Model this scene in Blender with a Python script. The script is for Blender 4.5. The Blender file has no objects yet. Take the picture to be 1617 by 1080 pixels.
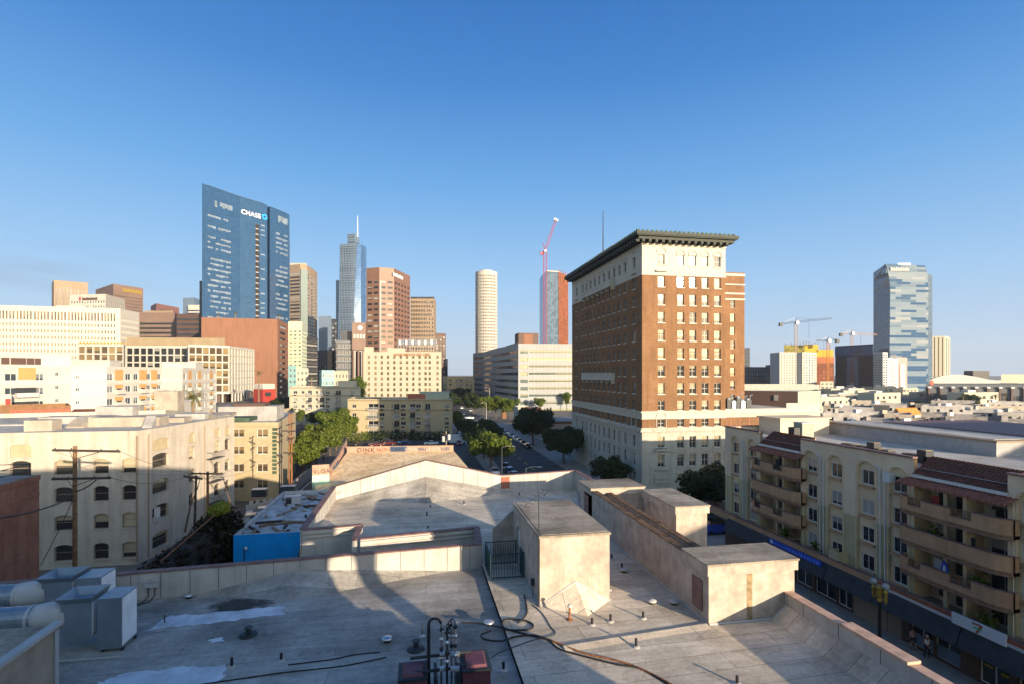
import bpy, bmesh, math, random
from mathutils import Vector, Matrix
random.seed(7)
R = math.radians
SC = bpy.context.scene
COL = SC.collection
# ------------------------------------------------------------------ camera, sky, sun, exposure
H = 22.5                       # eye height above the street
FPX, HY, CX = 826.0, 591.0, 808.5
YAW = R(10.5); SN, CS = math.sin(YAW), math.cos(YAW)
cam_d = bpy.data.cameras.new('camera'); cam = bpy.data.objects.new('camera', cam_d); COL.objects.link(cam)
cam.location = (0, 0, H); cam.rotation_euler = (R(90), 0, -YAW)
cam_d.sensor_width = 36; cam_d.lens = FPX/1617*36; cam_d.shift_y = 51/1617
cam_d.clip_start = 0.1; cam_d.clip_end = 20000
SC.camera = cam
SUN_DIR = Vector((.499, -.924, .183)).normalized()
SUN_EL = math.asin(SUN_DIR.z)
SUN_AZ = math.atan2(SUN_DIR.x, SUN_DIR.y)      # clockwise from +Y
w = bpy.data.worlds.new('World'); SC.world = w; w.use_nodes = True
nt = w.node_tree; nt.nodes.clear()
out = nt.nodes.new('ShaderNodeOutputWorld'); bg = nt.nodes.new('ShaderNodeBackground')
sky = nt.nodes.new('ShaderNodeTexSky'); sky.sky_type = 'NISHITA'; sky.sun_disc = False
sky.sun_elevation = SUN_EL; sky.sun_rotation = SUN_AZ
sky.altitude = 100; sky.air_density = 1.0; sky.dust_density = 0.6; sky.ozone_density = 3.0
bg.inputs['Strength'].default_value = 0.15
# a clear evening sky opposite the sun: the Sky Texture is cooled towards the blue the air shows there, with a thin cloud bank low on the left
def _n(ty, **k):
    n = nt.nodes.new(ty)
    for a, v in k.items(): setattr(n, a, v)
    return n
_tc = _n('ShaderNodeTexCoord'); _sp = _n('ShaderNodeSeparateXYZ'); nt.links.new(_tc.outputs['Generated'], _sp.inputs[0])
_rp = _n('ShaderNodeValToRGB'); _e = _rp.color_ramp.elements
_K = 1/(0.15*2**1.08)
_st = [(0.0, (.53, .635, .77)), (.05, (.49, .63, .815)), (.16, (.345, .575, .87)), (.33, (.145, .40, .79)), (.48, (.048, .235, .635)), (.62, (.016, .148, .50)), (1.0, (.012, .09, .38))]
while len(_e) < len(_st): _e.new(.5)
for q, (p, c) in zip(_e, _st): q.position = p; q.color = (*c, 1)
nt.links.new(_sp.outputs[2], _rp.inputs[0])
_mu = _n('ShaderNodeVectorMath', operation='SCALE'); nt.links.new(_rp.outputs[0], _mu.inputs[0]); _mu.inputs['Scale'].default_value = _K
_mx = _n('ShaderNodeMix', data_type='RGBA'); 
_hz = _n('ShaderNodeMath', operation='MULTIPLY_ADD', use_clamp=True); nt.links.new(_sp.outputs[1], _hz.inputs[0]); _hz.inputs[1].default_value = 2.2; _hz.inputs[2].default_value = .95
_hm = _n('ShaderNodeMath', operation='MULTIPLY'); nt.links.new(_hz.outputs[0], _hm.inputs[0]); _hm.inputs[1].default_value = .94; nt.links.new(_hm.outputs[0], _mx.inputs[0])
_ws = _n('ShaderNodeVectorMath', operation='MULTIPLY'); nt.links.new(sky.outputs[0], _ws.inputs[0]); _ws.inputs[1].default_value = (1.6, 1.36, 1.12)   # sky behind the camera lifted and warmed, added to fill the shadows
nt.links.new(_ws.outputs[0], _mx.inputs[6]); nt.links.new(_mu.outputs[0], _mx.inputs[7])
_sc = _n('ShaderNodeVectorMath', operation='MULTIPLY'); _sc.inputs[1].default_value = (5, 5, 34); nt.links.new(_tc.outputs['Generated'], _sc.inputs[0])
_no = _n('ShaderNodeTexNoise'); _no.inputs['Scale'].default_value = 1; _no.inputs['Detail'].default_value = 5; nt.links.new(_sc.outputs[0], _no.inputs['Vector'])
def _m(op, a, b):
    n = _n('ShaderNodeMath', operation=op, use_clamp=True)
    for i, v in enumerate((a, b)):
        if isinstance(v, (int, float)): n.inputs[i].default_value = v
        else: nt.links.new(v, n.inputs[i])
    return n.outputs[0]
_low = _m('SUBTRACT', 1, _m('MULTIPLY', _m('ABSOLUTE', _m('SUBTRACT', _sp.outputs[2], .12), 0), 9))
_left = _m('MULTIPLY', _m('SUBTRACT', -.38, _sp.outputs[0]), 4.0)
_cl = _m('MULTIPLY', _m('MULTIPLY', _low, _left), _m('MULTIPLY', _m('SUBTRACT', _no.outputs['Fac'], .42), 4))
_mc = _n('ShaderNodeMix', data_type='RGBA'); nt.links.new(_m('MULTIPLY', _cl, .75), _mc.inputs[0]); nt.links.new(_mx.outputs[2], _mc.inputs[6])
_mc.inputs[7].default_value = (.33*_K, .37*_K, .50*_K, 1)
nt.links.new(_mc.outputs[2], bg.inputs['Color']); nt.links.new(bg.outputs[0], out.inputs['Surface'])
sl = bpy.data.lights.new('sun', 'SUN'); sl.energy = 5.0; sl.angle = R(0.5); sl.color = (1.0, .81, .58)
so = bpy.data.objects.new('sun', sl); COL.objects.link(so); so.location = (60, -100, 80)
so.rotation_euler = SUN_DIR.to_track_quat('Z', 'Y').to_euler()
SC.view_settings.view_transform = 'Standard'; SC.view_settings.look = 'None'
SC.view_settings.gamma = 1; SC.view_settings.exposure = 1.08
SC.render.engine = 'CYCLES'
SC.cycles.max_bounces = 5; SC.cycles.transparent_max_bounces = 6
SC.cycles.sample_clamp_indirect = 4; SC.cycles.use_denoising = True

# ------------------------------------------------------------------ measuring: real distances from sight lines
def at(px, d):
    u = (px-CX)/FPX
    return (d*(SN+u*CS), d*(CS-u*SN))
def zat(py, d): return H-(py-HY)*d/FPX
def on_y(px, Y): return Y/(CS-(px-CX)/FPX*SN)
def on_x(px, X): return X/(SN+(px-CX)/FPX*CS)
def ground(px, py, z=0.0):
    d = (H-z)*FPX/(py-HY)
    return at(px, d)
def yx(px, X): return at(px, on_x(px, X))[1]
def xy(px, Y): return at(px, on_y(px, Y))[0]

# ------------------------------------------------------------------ materials
def srgb(r, g, b):
    f = lambda c: (c/255/12.92) if c/255 <= .04045 else ((c/255+.055)/1.055)**2.4
    return (f(r), f(g), f(b))
MATS = {}
class NT:
    def __init__(s, m): s.t = m.node_tree; s.n = s.t.nodes; s.l = s.t.links
    def new(s, ty, **k):
        n = s.n.new(ty)
        for a, v in k.items(): setattr(n, a, v)
        return n
    def link(s, a, b): s.l.new(a, b)
    def math(s, op, a, b=None):
        n = s.new('ShaderNodeMath', operation=op)
        for i, v in enumerate((a, b)):
            if v is None: continue
            if isinstance(v, (int, float)): n.inputs[i].default_value = v
            else: s.link(v, n.inputs[i])
        return n.outputs[0]
    def mix(s, fac, a, b, mode='MIX'):
        n = s.new('ShaderNodeMix', data_type='RGBA', blend_type=mode)
        for i, v in ((0, fac), (6, a), (7, b)):
            if isinstance(v, (int, float)): n.inputs[i].default_value = v
            elif isinstance(v, tuple): n.inputs[i].default_value = (*v, 1) if len(v) == 3 else v
            else: s.link(v, n.inputs[i])
        return n.outputs[2]
    def ramp(s, fac, pts):
        n = s.new('ShaderNodeValToRGB'); e = n.color_ramp.elements
        while len(e) < len(pts): e.new(.5)
        for q, (p, c) in zip(e, pts): q.position = p; q.color = (*c, 1) if len(c) == 3 else c
        s.link(fac, n.inputs[0]); return n.outputs[0]
    def noise(s, vec, scale, detail=4, rough=.6):
        n = s.new('ShaderNodeTexNoise'); n.inputs['Scale'].default_value = scale
        n.inputs['Detail'].default_value = detail; n.inputs['Roughness'].default_value = rough
        s.link(vec, n.inputs['Vector']); return n.outputs['Fac']
    def pos(s): return s.new('ShaderNodeNewGeometry').outputs['Position']
    def scale(s, vec, sc):
        n = s.new('ShaderNodeVectorMath', operation='MULTIPLY'); s.link(vec, n.inputs[0]); n.inputs[1].default_value = sc
        return n.outputs[0]
    def wallcoord(s):
        g = s.new('ShaderNodeNewGeometry')
        cr = s.new('ShaderNodeVectorMath', operation='CROSS_PRODUCT'); cr.inputs[0].default_value = (0, 0, 1)
        s.link(g.outputs['True Normal'], cr.inputs[1])
        dt = s.new('ShaderNodeVectorMath', operation='DOT_PRODUCT')
        s.link(cr.outputs[0], dt.inputs[0]); s.link(g.outputs['Position'], dt.inputs[1])
        sp = s.new('ShaderNodeSeparateXYZ'); s.link(g.outputs['Position'], sp.inputs[0])
        cb = s.new('ShaderNodeCombineXYZ'); s.link(dt.outputs['Value'], cb.inputs[0]); s.link(sp.outputs[2], cb.inputs[1])
        return cb.outputs[0]
def mat(name):
    m = bpy.data.materials.new(name); m.use_nodes = True; MATS[name] = m
    t = NT(m); b = t.n['Principled BSDF']
    return m, t, b
def plain(name, col, rough=.7, metal=0, var=.12, scale=1.5, spec=.3, streak=0.0):
    """painted / plastered / metal surface with weathering in world space"""
    m, t, b = mat(name)
    p = t.pos(); n = t.noise(p, scale); n2 = t.noise(p, scale*7, 3)
    lo = tuple(c*(1-var*1.6) for c in col); hi = tuple(min(1, c*(1+var)) for c in col)
    c = t.ramp(n, [(.3, lo), (.7, hi)])
    c = t.mix(t.math('MULTIPLY', n2, var), c, tuple(x*.5 for x in col))
    if streak:
        s = t.noise(t.scale(p, (2.2, 2.2, .18)), 1.0, 5, .7)
        c = t.mix(t.math('MULTIPLY', t.ramp(s, [(.48, (0, 0, 0)), (.75, (1, 1, 1))]), streak), c, tuple(x*.35 for x in col))
    t.link(c, b.inputs['Base Color']); b.inputs['Roughness'].default_value = rough
    b.inputs['Metallic'].default_value = metal; b.inputs['Specular IOR Level'].default_value = spec
    return m
def brick(name, col, col2, mortar, bw=.22, bh=.075, msize=.012, var=.25, big=.35):
    m, t, b = mat(name)
    wc = t.wallcoord()
    br = t.new('ShaderNodeTexBrick'); br.inputs['Scale'].default_value = 1; br.inputs['Brick Width'].default_value = bw
    br.inputs['Row Height'].default_value = bh; br.inputs['Mortar Size'].default_value = msize
    br.inputs['Color1'].default_value = (*col, 1); br.inputs['Color2'].default_value = (*col2, 1); br.inputs['Mortar'].default_value = (*mortar, 1)
    t.link(wc, br.inputs['Vector'])
    p = t.pos(); n = t.noise(p, big, 6, .7)
    k = t.ramp(n, [(.3, (1-var,)*3), (.7, (1+var*.6,)*3)])
    c = t.mix(1.0, br.outputs['Color'], k, 'MULTIPLY')
    st = t.noise(t.scale(p, (1.3, 1.3, .1)), 1.0, 5, .7)     # soot and rain runs
    c = t.mix(1.0, c, t.ramp(st, [(.36, (1.06, 1.06, 1.06)), (.55, (.94, .93, .92)), (.72, (.74, .72, .70))]), 'MULTIPLY')
    t.link(c, b.inputs['Base Color']); b.inputs['Roughness'].default_value = .85; b.inputs['Specular IOR Level'].default_value = .2
    return m
def curtain(name, col, line, cw, rh, ls=.06, rough=.12, spec=.8, metal=0.0, var=.35, patch=None):
    """curtain wall: glass panels of slightly different tint between thin mullions"""
    m, t, b = mat(name)
    wc = t.wallcoord()
    br = t.new('ShaderNodeTexBrick', offset=0.0); br.inputs['Scale'].default_value = 1
    br.inputs['Brick Width'].default_value = cw; br.inputs['Row Height'].default_value = rh; br.inputs['Mortar Size'].default_value = ls
    br.inputs['Color1'].default_value = (*[c*(1-var) for c in col], 1); br.inputs['Color2'].default_value = (*[min(1, c*(1+var)) for c in col], 1)
    br.inputs['Mortar'].default_value = (*line, 1); t.link(wc, br.inputs['Vector'])
    c = br.outputs['Color']
    if patch:
        sc, th, pc = patch
        n = t.noise(t.scale(wc, sc), 1.0, 2, .5)
        c = t.mix(t.ramp(n, [(th, (0, 0, 0)), (th+.02, (1, 1, 1))]), c, pc)
    t.link(c, b.inputs['Base Color'])
    b.inputs['Roughness'].default_value = rough; b.inputs['Specular IOR Level'].default_value = spec; b.inputs['Metallic'].default_value = metal
    return m
def siding(name, col, rh, dark=.8):
    return curtain(name, col, tuple(c*dark for c in col), 1000, rh, .05, .8, .2, 0, .05)
def pane(name, dark, light, share=.4, rough=.05, spec=.6, blind=True):
    """window pane: glass in front of a dark room or of a drawn blind, different for every window"""
    m, t, b = mat(name)
    oi = t.new('ShaderNodeObjectInfo'); r = oi.outputs['Random']
    tc = t.new('ShaderNodeTexCoord'); sp = t.new('ShaderNodeSeparateXYZ'); t.link(tc.outputs['Generated'], sp.inputs[0])
    r2 = t.math('FRACT', t.math('MULTIPLY', r, 7.31))
    isb = t.math('LESS_THAN', r, share)
    # blind pulled down to a different height in each window
    cover = t.math('GREATER_THAN', sp.outputs[2], t.math('MULTIPLY', r2, .75))
    fac = t.math('MULTIPLY', isb, cover) if blind else isb
    n = t.noise(t.pos(), 2.0, 2)
    c = t.mix(fac, t.mix(n, dark, tuple(x*1.9 for x in dark)), t.mix(r2, light, tuple(x*.65 for x in light)))
    t.link(c, b.inputs['Base Color']); b.inputs['Roughness'].default_value = rough; b.inputs['Specular IOR Level'].default_value = spec
    return m
def leaf(name, a, bcol, tr=.25):
    m, t, b = mat(name)
    g = t.new('ShaderNodeNewGeometry'); n = t.noise(t.pos(), .9, 3)
    c = t.mix(t.math('MULTIPLY', t.math('ADD', g.outputs['Random Per Island'], n), .55), a, bcol)
    t.link(c, b.inputs['Base Color']); b.inputs['Roughness'].default_value = .55; b.inputs['Specular IOR Level'].default_value = .25
    tl = t.new('ShaderNodeBsdfTranslucent'); t.link(c, tl.inputs['Color'])
    mx = t.new('ShaderNodeMixShader'); mx.inputs[0].default_value = tr
    t.link(b.outputs[0], mx.inputs[1]); t.link(tl.outputs[0], mx.inputs[2])
    t.link(mx.outputs[0], t.n['Material Output'].inputs['Surface'])
    return m
# walls
M_stucco = plain('stucco_roof_wall', (0.44, 0.37, 0.305), .9, var=.2, scale=1.6, streak=.45)
M_stucco_grey = plain('coated_parapet', (0.46, 0.43, 0.385), .85, var=.12, scale=.8, streak=.4)
M_coping = plain('red_brown_coping', (.20, .115, .10), .6, var=.25, scale=3)
M_coping_pale = plain('pale_coping', (0.55, 0.36, 0.26), .7, var=.2, scale=3)
M_cream = brick('painted_cream_brick', (.45, .405, .335), (.425, .38, .315), (.38, .34, .28), .6, .2, .012, .12, .5)
M_beige = plain('beige_stucco', (.39, .32, .2), .9, var=.08, streak=.2)
M_palecream = plain('pale_cream_stucco', (0.4, 0.375, 0.29), .9, var=.06, streak=.2)
M_redbrick = brick('red_brick', (.27, .10, .06), (.35, .135, .08), (.28, .18, .13), .3, .1, .012, .3, .6)
M_hotelbrick = brick('hotel_brick', (.225, .118, .056), (.175, .09, .041), (.20, .13, .085), .45, .15, .012, .22, .25)
M_stone = brick('hotel_stone', (.43, .41, .35), (.405, .385, .325), (.30, .28, .24), 1.4, .55, .02, .12, .4)
M_whitestone = plain('white_terracotta', (0.43, 0.41, 0.345), .7, var=.08, scale=1)
M_cornice = plain('dark_green_copper_cornice', (.02, .03, .022), .6, var=.4, scale=2)
M_coppergreen = plain('green_copper', (.06, .10, .062), .7, var=.4, scale=2)
M_white = plain('white_render', (0.41, 0.395, 0.355), .8, var=.06, scale=.4, streak=.1)
M_whitecool = plain('white_paint', (0.43, 0.425, 0.415), .7, var=.08, scale=.8, streak=.15)
M_orange = plain('orange_panel', (0.42, 0.24, 0.09), .8, var=.06)
M_podium = brick('brown_brick_podium', (.215, .108, .068), (.205, .103, .065), (.205, .11, .072), 3, 1.2, .02, .06, .03)
M_brownstone = plain('brown_granite', (0.17, 0.092, 0.06), .5, var=.08, scale=.1, spec=.4)
M_tan = plain('tan_concrete', (0.25, 0.19, 0.13), .8, var=.08, scale=.1)
M_tanpink = plain('pinkish_tan_stone', (0.17, 0.115, 0.09), .7, var=.08, scale=.1)
M_darkbrown = plain('dark_brown_cladding_and_shade', (0.085, 0.05, 0.04), .6, var=.1, scale=.1)
M_roofbox = plain('ochre_roof_screen', (0.25, 0.195, 0.12), .8, var=.12, scale=.2)
M_greygreen = plain('grey_green_panel', (0.3, 0.33, 0.27), .7, var=.08, scale=.2)
M_teal = plain('teal_panel', (.20, .36, .36), .6, var=.1, scale=.3)
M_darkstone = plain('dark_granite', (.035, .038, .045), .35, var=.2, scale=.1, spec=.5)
M_greyslab = plain('grey_blue_cladding', (0.12, 0.16, 0.215), .35, var=.08, scale=.05, spec=.6)
M_aptwall = plain('tan_apartment_stucco', (0.62, 0.47, 0.295), .9, var=.09, scale=.5, streak=.2)
M_aptgreen = plain('olive_apartment_stucco', (0.42, 0.36, 0.2), .9, var=.09, scale=.5, streak=.2)
M_aptlight = plain('pale_apartment_stucco', (0.66, 0.51, 0.35), .9, var=.08, scale=.5, streak=.15)
M_balcony = plain('brown_balcony_stucco', (0.44, 0.255, 0.14), .9, var=.12, scale=.7, streak=.4)
M_tile = plain('brown_roof_tile', (.15, .06, .042), .8, var=.3, scale=3)
M_redtile = plain('red_roof_tile', (.34, .11, .07), .8, var=.25, scale=3)
M_white_trim = plain('white_trim', (0.55, 0.54, 0.52), .5, var=.06)
M_awning = plain('charcoal_awning', (.032, .037, .042), .7, var=.2)
M_wood = plain('weathered_pole_wood', (.20, .115, .06), .9, var=.35, scale=4)
M_darkwood = plain('dark_wood', (.05, .04, .035), .9, var=.3, scale=4)
M_galv = plain('galvanised_duct', (0.24, 0.29, 0.335), .4, metal=.5, var=.12, scale=1.5, spec=.5)
M_steel = plain('bright_steel', (.6, .6, .6), .3, metal=.8, var=.1)
M_darkmetal = plain('dark_metal', (.035, .04, .045), .5, var=.3)
M_rust = plain('rusty_iron', (.26, .11, .05), .8, var=.4, scale=9)
M_tar = plain('black_rubber', (.02, .02, .022), .6, var=.3)
M_maroon = plain('maroon_metal', (.14, .05, .065), .5, var=.15)
M_blue = plain('bright_blue_paint', (.005, .30, .74), .6, var=.08, scale=.8, streak=.15)
M_bluesign = plain('blue_sign', (.02, .07, .42), .4, var=.05)
M_gold = plain('gilded_metal', (.45, .30, .05), .4, metal=.4, var=.15)
M_pinkwall = plain('pink_block_wall', (0.4, 0.25, 0.18), .9, var=.15)
M_concrete = plain('concrete', (.42, .38, .33), .9, var=.12, scale=.7)
M_sidewalk = brick('sidewalk', (.30, .27, .24), (.28, .25, .22), (.2, .18, .16), 1.5, 1.5, .03)
M_red = plain('red_paint', (0.33, 0.04, 0.03), .6, var=.15)
M_yellow = plain('yellow_formwork', (0.42, 0.28, 0.015), .7, var=.15)
M_orangecl = plain('orange_net', (0.34, 0.1, 0.03), .7, var=.2, scale=.2)
M_black = plain('black_paint', (.012, .012, .014), .5, var=.1)
M_cwhite = plain('pure_white', (0.55, 0.55, 0.55), .5, var=.02)
M_cblue = plain('logo_blue', (.03, .30, .75), .4, var=.02)
M_green = plain('logo_green', (.02, .35, .10), .4, var=.02)
M_skin = plain('skin', (.38, .22, .15), .6, var=.05)
M_shirt = plain('pink_cloth', (.55, .30, .30), .9, var=.1)
M_shirt2 = plain('white_cloth', (.75, .75, .74), .9, var=.06)
M_trousers = plain('dark_cloth', (.03, .03, .04), .9, var=.2)
M_pinkad = plain('pink_poster', (0.4, 0.22, 0.19), .5, var=.05)
M_bluead = plain('blue_poster', (.045, .075, .13), .5, var=.1)
# glass
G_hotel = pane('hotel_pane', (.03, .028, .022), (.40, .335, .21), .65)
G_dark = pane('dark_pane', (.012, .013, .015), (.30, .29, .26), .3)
G_cream = pane('cream_building_pane', (.02, .02, .02), (.42, .37, .25), .45)
G_bronze = pane('bronze_pane', (.045, .033, .02), (.22, .16, .08), .7, spec=.5)
G_shop = pane('shop_pane', (.008, .009, .010), (.05, .05, .05), .3, blind=False)
G_office = pane('office_pane', (.025, .035, .045), (.16, .18, .19), .4, .06, .8)
G_greenish = pane('greenish_pane', (.05, .07, .06), (.35, .34, .20), .6, .08, .8)
G_balc = pane('balcony_door_pane', (.02, .02, .02), (.40, .34, .26), .55)
C_chase = curtain('blue_curtain_wall', (.024, .066, .14), (.010, .03, .07), 2.6, 2.07, .09, .10, .9, var=.12)
C_grand = curtain('sky_blue_glass', (.06, .13, .26), (.10, .15, .22), 3, 4, .08, .06, 1.0, .35, .2)
C_grand2 = curtain('banded_glass', (.055, .09, .14), (.20, .225, .25), 1000, 4.2, .42, .2, .8, .0, .3)
C_jw = curtain('silver_glass', (.17, .21, .24), (.11, .15, .19), 1000, 3.6, .14, .45, .35, .0, .2, ((.03, .28, 1), .54, (.045, .085, .145)))
m, t, b = mat('streaked_glass'); wc = t.wallcoord()
br = t.new('ShaderNodeTexBrick', offset=.37); br.inputs['Scale'].default_value = 1; br.inputs['Brick Width'].default_value = 22; br.inputs['Row Height'].default_value = 3.4; br.inputs['Mortar Size'].default_value = .07
br.inputs['Color1'].default_value = (0, 0, 0, 1); br.inputs['Color2'].default_value = (1, 1, 1, 1); br.inputs['Mortar'].default_value = (.75, .75, .75, 1); t.link(wc, br.inputs['Vector'])
t.link(t.ramp(br.outputs['Color'], [(.2, (.03, .075, .15)), (.27, (.075, .12, .175)), (.5, (.17, .215, .25)), (.75, (.135, .185, .23)), (.92, (.23, .25, .265))]), b.inputs['Base Color'])
b.inputs['Roughness'].default_value = .7; b.inputs['Specular IOR Level'].default_value = .06; C_jw = m
C_jwside = curtain('dark_tower_glass', (.05, .075, .115), (.03, .045, .07), 3, 3.6, .12, .05, 1.0, .3, .25)
C_dark = curtain('dark_office_glass', (.02, .026, .036), (.012, .012, .015), 3, 3.8, .15, .5, .15, 0, .4)
C_site = curtain('new_glass_facade', (.085, .125, .17), (.06, .085, .12), 3.2, 3.4, .2, .7, .06, 0, .3)
C_sited = curtain('blue_side_glass', (.08, .16, .27), (.05, .08, .13), 3.2, 3.4, .16, .08, .9, .3, .3)
C_net = curtain('orange_floors', (.21, .068, .03), (.12, .045, .025), 4, 3.4, .5, .8, .2, 0, .4)
# vegetation
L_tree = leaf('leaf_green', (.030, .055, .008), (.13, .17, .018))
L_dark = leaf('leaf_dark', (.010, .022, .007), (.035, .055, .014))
L_lime = leaf('leaf_lime', (.10, .14, .012), (.32, .33, .03))
L_hedge = leaf('leaf_hedge', (.036, .062, .009), (.135, .165, .02))
L_vine = leaf('leaf_vine', (.010, .022, .007), (.035, .022, .010))
L_palm = leaf('palm_leaf', (.06, .07, .02), (.17, .16, .05))
M_trunk = plain('bark', (.12, .085, .06), .9, var=.3, scale=5)
M_palmtrunk = plain('palm_bark', (.22, .16, .10), .9, var=.3, scale=5)
# car paint takes each car's own colour
m, t, b = mat('car_paint'); oi = t.new('ShaderNodeObjectInfo'); t.link(oi.outputs['Color'], b.inputs['Base Color'])
b.inputs['Roughness'].default_value = .25; b.inputs['Coat Weight'].default_value = .5; M_car = m
M_carglass = plain('car_glass', (.012, .014, .017), .06, var=.05, spec=.8)
M_tyre = plain('tyre', (.015, .015, .015), .9, var=.1)
M_siding = siding('white_siding', (.41, .395, .36), 1.55)
M_lowwhite = plain('weathered_white', (.34, .325, .31), .85, var=.2, scale=.4, streak=.3)
M_lowcream = plain('weathered_cream', (.36, .31, .25), .85, var=.2, scale=.4, streak=.3)
M_lowgrey = plain('weathered_grey', (.22, .205, .20), .85, var=.25, scale=.4, streak=.3)
M_lamp = plain('lamp_glass', (.75, .74, .68), .2, var=.03)
def roofing(name, base, roll=1.0, length=9.0, seam=(.2, .18, .155), dirt=.5, rot=0.0, blotch=1.0):
    m, t, b = mat(name)
    p = t.pos(); mp = t.new('ShaderNodeMapping'); mp.inputs['Rotation'].default_value = (0, 0, rot); t.link(p, mp.inputs['Vector'])
    wob = t.noise(p, .6, 2)
    add = t.new('ShaderNodeVectorMath', operation='ADD'); cb = t.new('ShaderNodeCombineXYZ')
    t.link(t.math('MULTIPLY', wob, .06), cb.inputs[1]); t.link(mp.outputs[0], add.inputs[0]); t.link(cb.outputs[0], add.inputs[1])
    br = t.new('ShaderNodeTexBrick', offset=.37); br.inputs['Scale'].default_value = 1; br.inputs['Brick Width'].default_value = length
    br.inputs['Row Height'].default_value = roll; br.inputs['Mortar Size'].default_value = .011
    br.inputs['Color1'].default_value = (*[c*.86 for c in base], 1); br.inputs['Color2'].default_value = (*[c*1.1 for c in base], 1)
    br.inputs['Mortar'].default_value = (*seam, 1); t.link(add.outputs[0], br.inputs['Vector'])
    n = t.noise(p, .35, 7, .65); n2 = t.noise(p, 5, 5, .7); n3 = t.noise(t.scale(p, (.5, 2.5, 1)), .8, 5, .7)
    c = t.mix(1.0, br.outputs['Color'], t.ramp(n, [(.32, (1-dirt*blotch,)*3), (.62, (1.05,)*3)]), 'MULTIPLY')
    c = t.mix(1.0, c, t.ramp(n3, [(.35, (.82, .80, .78)), (.6, (1.04, 1.04, 1.04))]), 'MULTIPLY')
    c = t.mix(1.0, c, t.ramp(n2, [(.3, (.80,)*3), (.7, (1.08,)*3)]), 'MULTIPLY')
    pd = t.noise(p, .55, 3, .5)       # tide marks of dried puddles
    c = t.mix(1.0, c, t.ramp(pd, [(.555, (1, 1, 1)), (.572, (.80, .78, .75)), (.585, (.93, .92, .91)), (.7, (.86, .85, .84))]), 'MULTIPLY')
    sp2 = t.noise(p, 22, 2, .5)
    c = t.mix(1.0, c, t.ramp(sp2, [(.60, (1, 1, 1)), (.72, (.6, .57, .53))]), 'MULTIPLY')
    b2 = t.new('ShaderNodeTexBrick', offset=.5); b2.inputs['Scale'].default_value = 1; b2.inputs['Brick Width'].default_value = 3.1; b2.inputs['Row Height'].default_value = 2.3; b2.inputs['Mortar Size'].default_value = 0
    b2.inputs['Color1'].default_value = (.9, .9, .9, 1); b2.inputs['Color2'].default_value = (1.06, 1.055, 1.04, 1); t.link(add.outputs[0], b2.inputs['Vector']); c = t.mix(1.0, c, b2.outputs['Color'], 'MULTIPLY')
    t.link(c, b.inputs['Base Color']); b.inputs['Roughness'].default_value = .8; b.inputs['Specular IOR Level'].default_value = .25
    bp = t.new('ShaderNodeBump'); bp.inputs['Strength'].default_value = .35; bp.inputs['Distance'].default_value = .02
    t.link(n2, bp.inputs['Height']); t.link(bp.outputs[0], b.inputs['Normal'])
    return m
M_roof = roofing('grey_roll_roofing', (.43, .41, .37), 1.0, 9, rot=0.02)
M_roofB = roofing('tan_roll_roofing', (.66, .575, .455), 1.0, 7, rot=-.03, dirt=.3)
M_roofcap = roofing('penthouse_cap_sheet', (.42, .36, .28), .9, 4, rot=.1)
M_farroof = plain('pale_flat_roof', (0.46, 0.43, 0.38), .9, var=.2, scale=.3)
M_farroof_dark = plain('grey_flat_roof', (.30, .28, .26), .9, var=.25, scale=.3)
M_whitepatch = plain('silver_roof_paint', (.46, .47, .47), .7, var=.35, scale=1.2)
def worn(name, col, lo, hi):
    m = plain(name, col, .65, var=.2, scale=1.2); t = NT(m); b = t.n['Principled BSDF']
    tc = t.new('ShaderNodeTexCoord'); sp = t.new('ShaderNodeSeparateXYZ'); t.link(tc.outputs['Generated'], sp.inputs[0])
    f = lambda o: t.math('POWER', t.math('ABSOLUTE', t.math('SUBTRACT', o, .5)), 2)
    r = t.math('SQRT', t.math('ADD', f(sp.outputs[0]), f(sp.outputs[1])))
    v = t.math('ADD', t.math('MULTIPLY', r, 1.5), t.math('MULTIPLY', t.noise(t.pos(), 1.6, 6, .7), 1.0))
    a = t.ramp(v, [(lo, (1, 1, 1)), (hi, (0, 0, 0))]); t.link(a, b.inputs['Alpha']); return m
M_stain = worn('tar_stain', (.07, .058, .05), .7, 1.1)
M_wornwhite = worn('worn_silver_paint', (.60, .63, .66), 1.2, 1.34)
m, t, b = mat('asphalt'); p = t.pos()
c = t.ramp(t.noise(p, .12, 6, .7), [(.3, (.035, .034, .034)), (.7, (.062, .060, .058))])
c = t.mix(t.math('MULTIPLY', t.noise(p, 4, 4), .3), c, (.03, .03, .03))
t.link(c, b.inputs['Base Color']); b.inputs['Roughness'].default_value = .85; M_asphalt = m
m, t, b = mat('city_ground'); p = t.pos()
c = t.ramp(t.noise(p, .03, 6, .7), [(.3, (.09, .08, .07)), (.7, (.17, .15, .12))])
t.link(c, b.inputs['Base Color']); b.inputs['Roughness'].default_value = .95; M_ground = m
m, t, b = mat('dry_dirt'); p = t.pos()
c = t.ramp(t.noise(p, .18, 7, .7), [(.3, (.66, .42, .20)), (.55, (.86, .62, .34)), (.75, (.90, .72, .45))])
c = t.mix(t.math('MULTIPLY', t.ramp(t.noise(p, 1.1, 6), [(.5, (0, 0, 0)), (.62, (1, 1, 1))]), .5), c, (.30, .20, .08))
t.link(c, b.inputs['Base Color']); b.inputs['Roughness'].default_value = .95; M_dirt = m
M_mark = plain('road_paint', (.65, .64, .60), .7, var=.3, scale=2)
M_ymark = plain('yellow_road_paint', (.55, .36, .05), .7, var=.3, scale=2)

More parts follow.
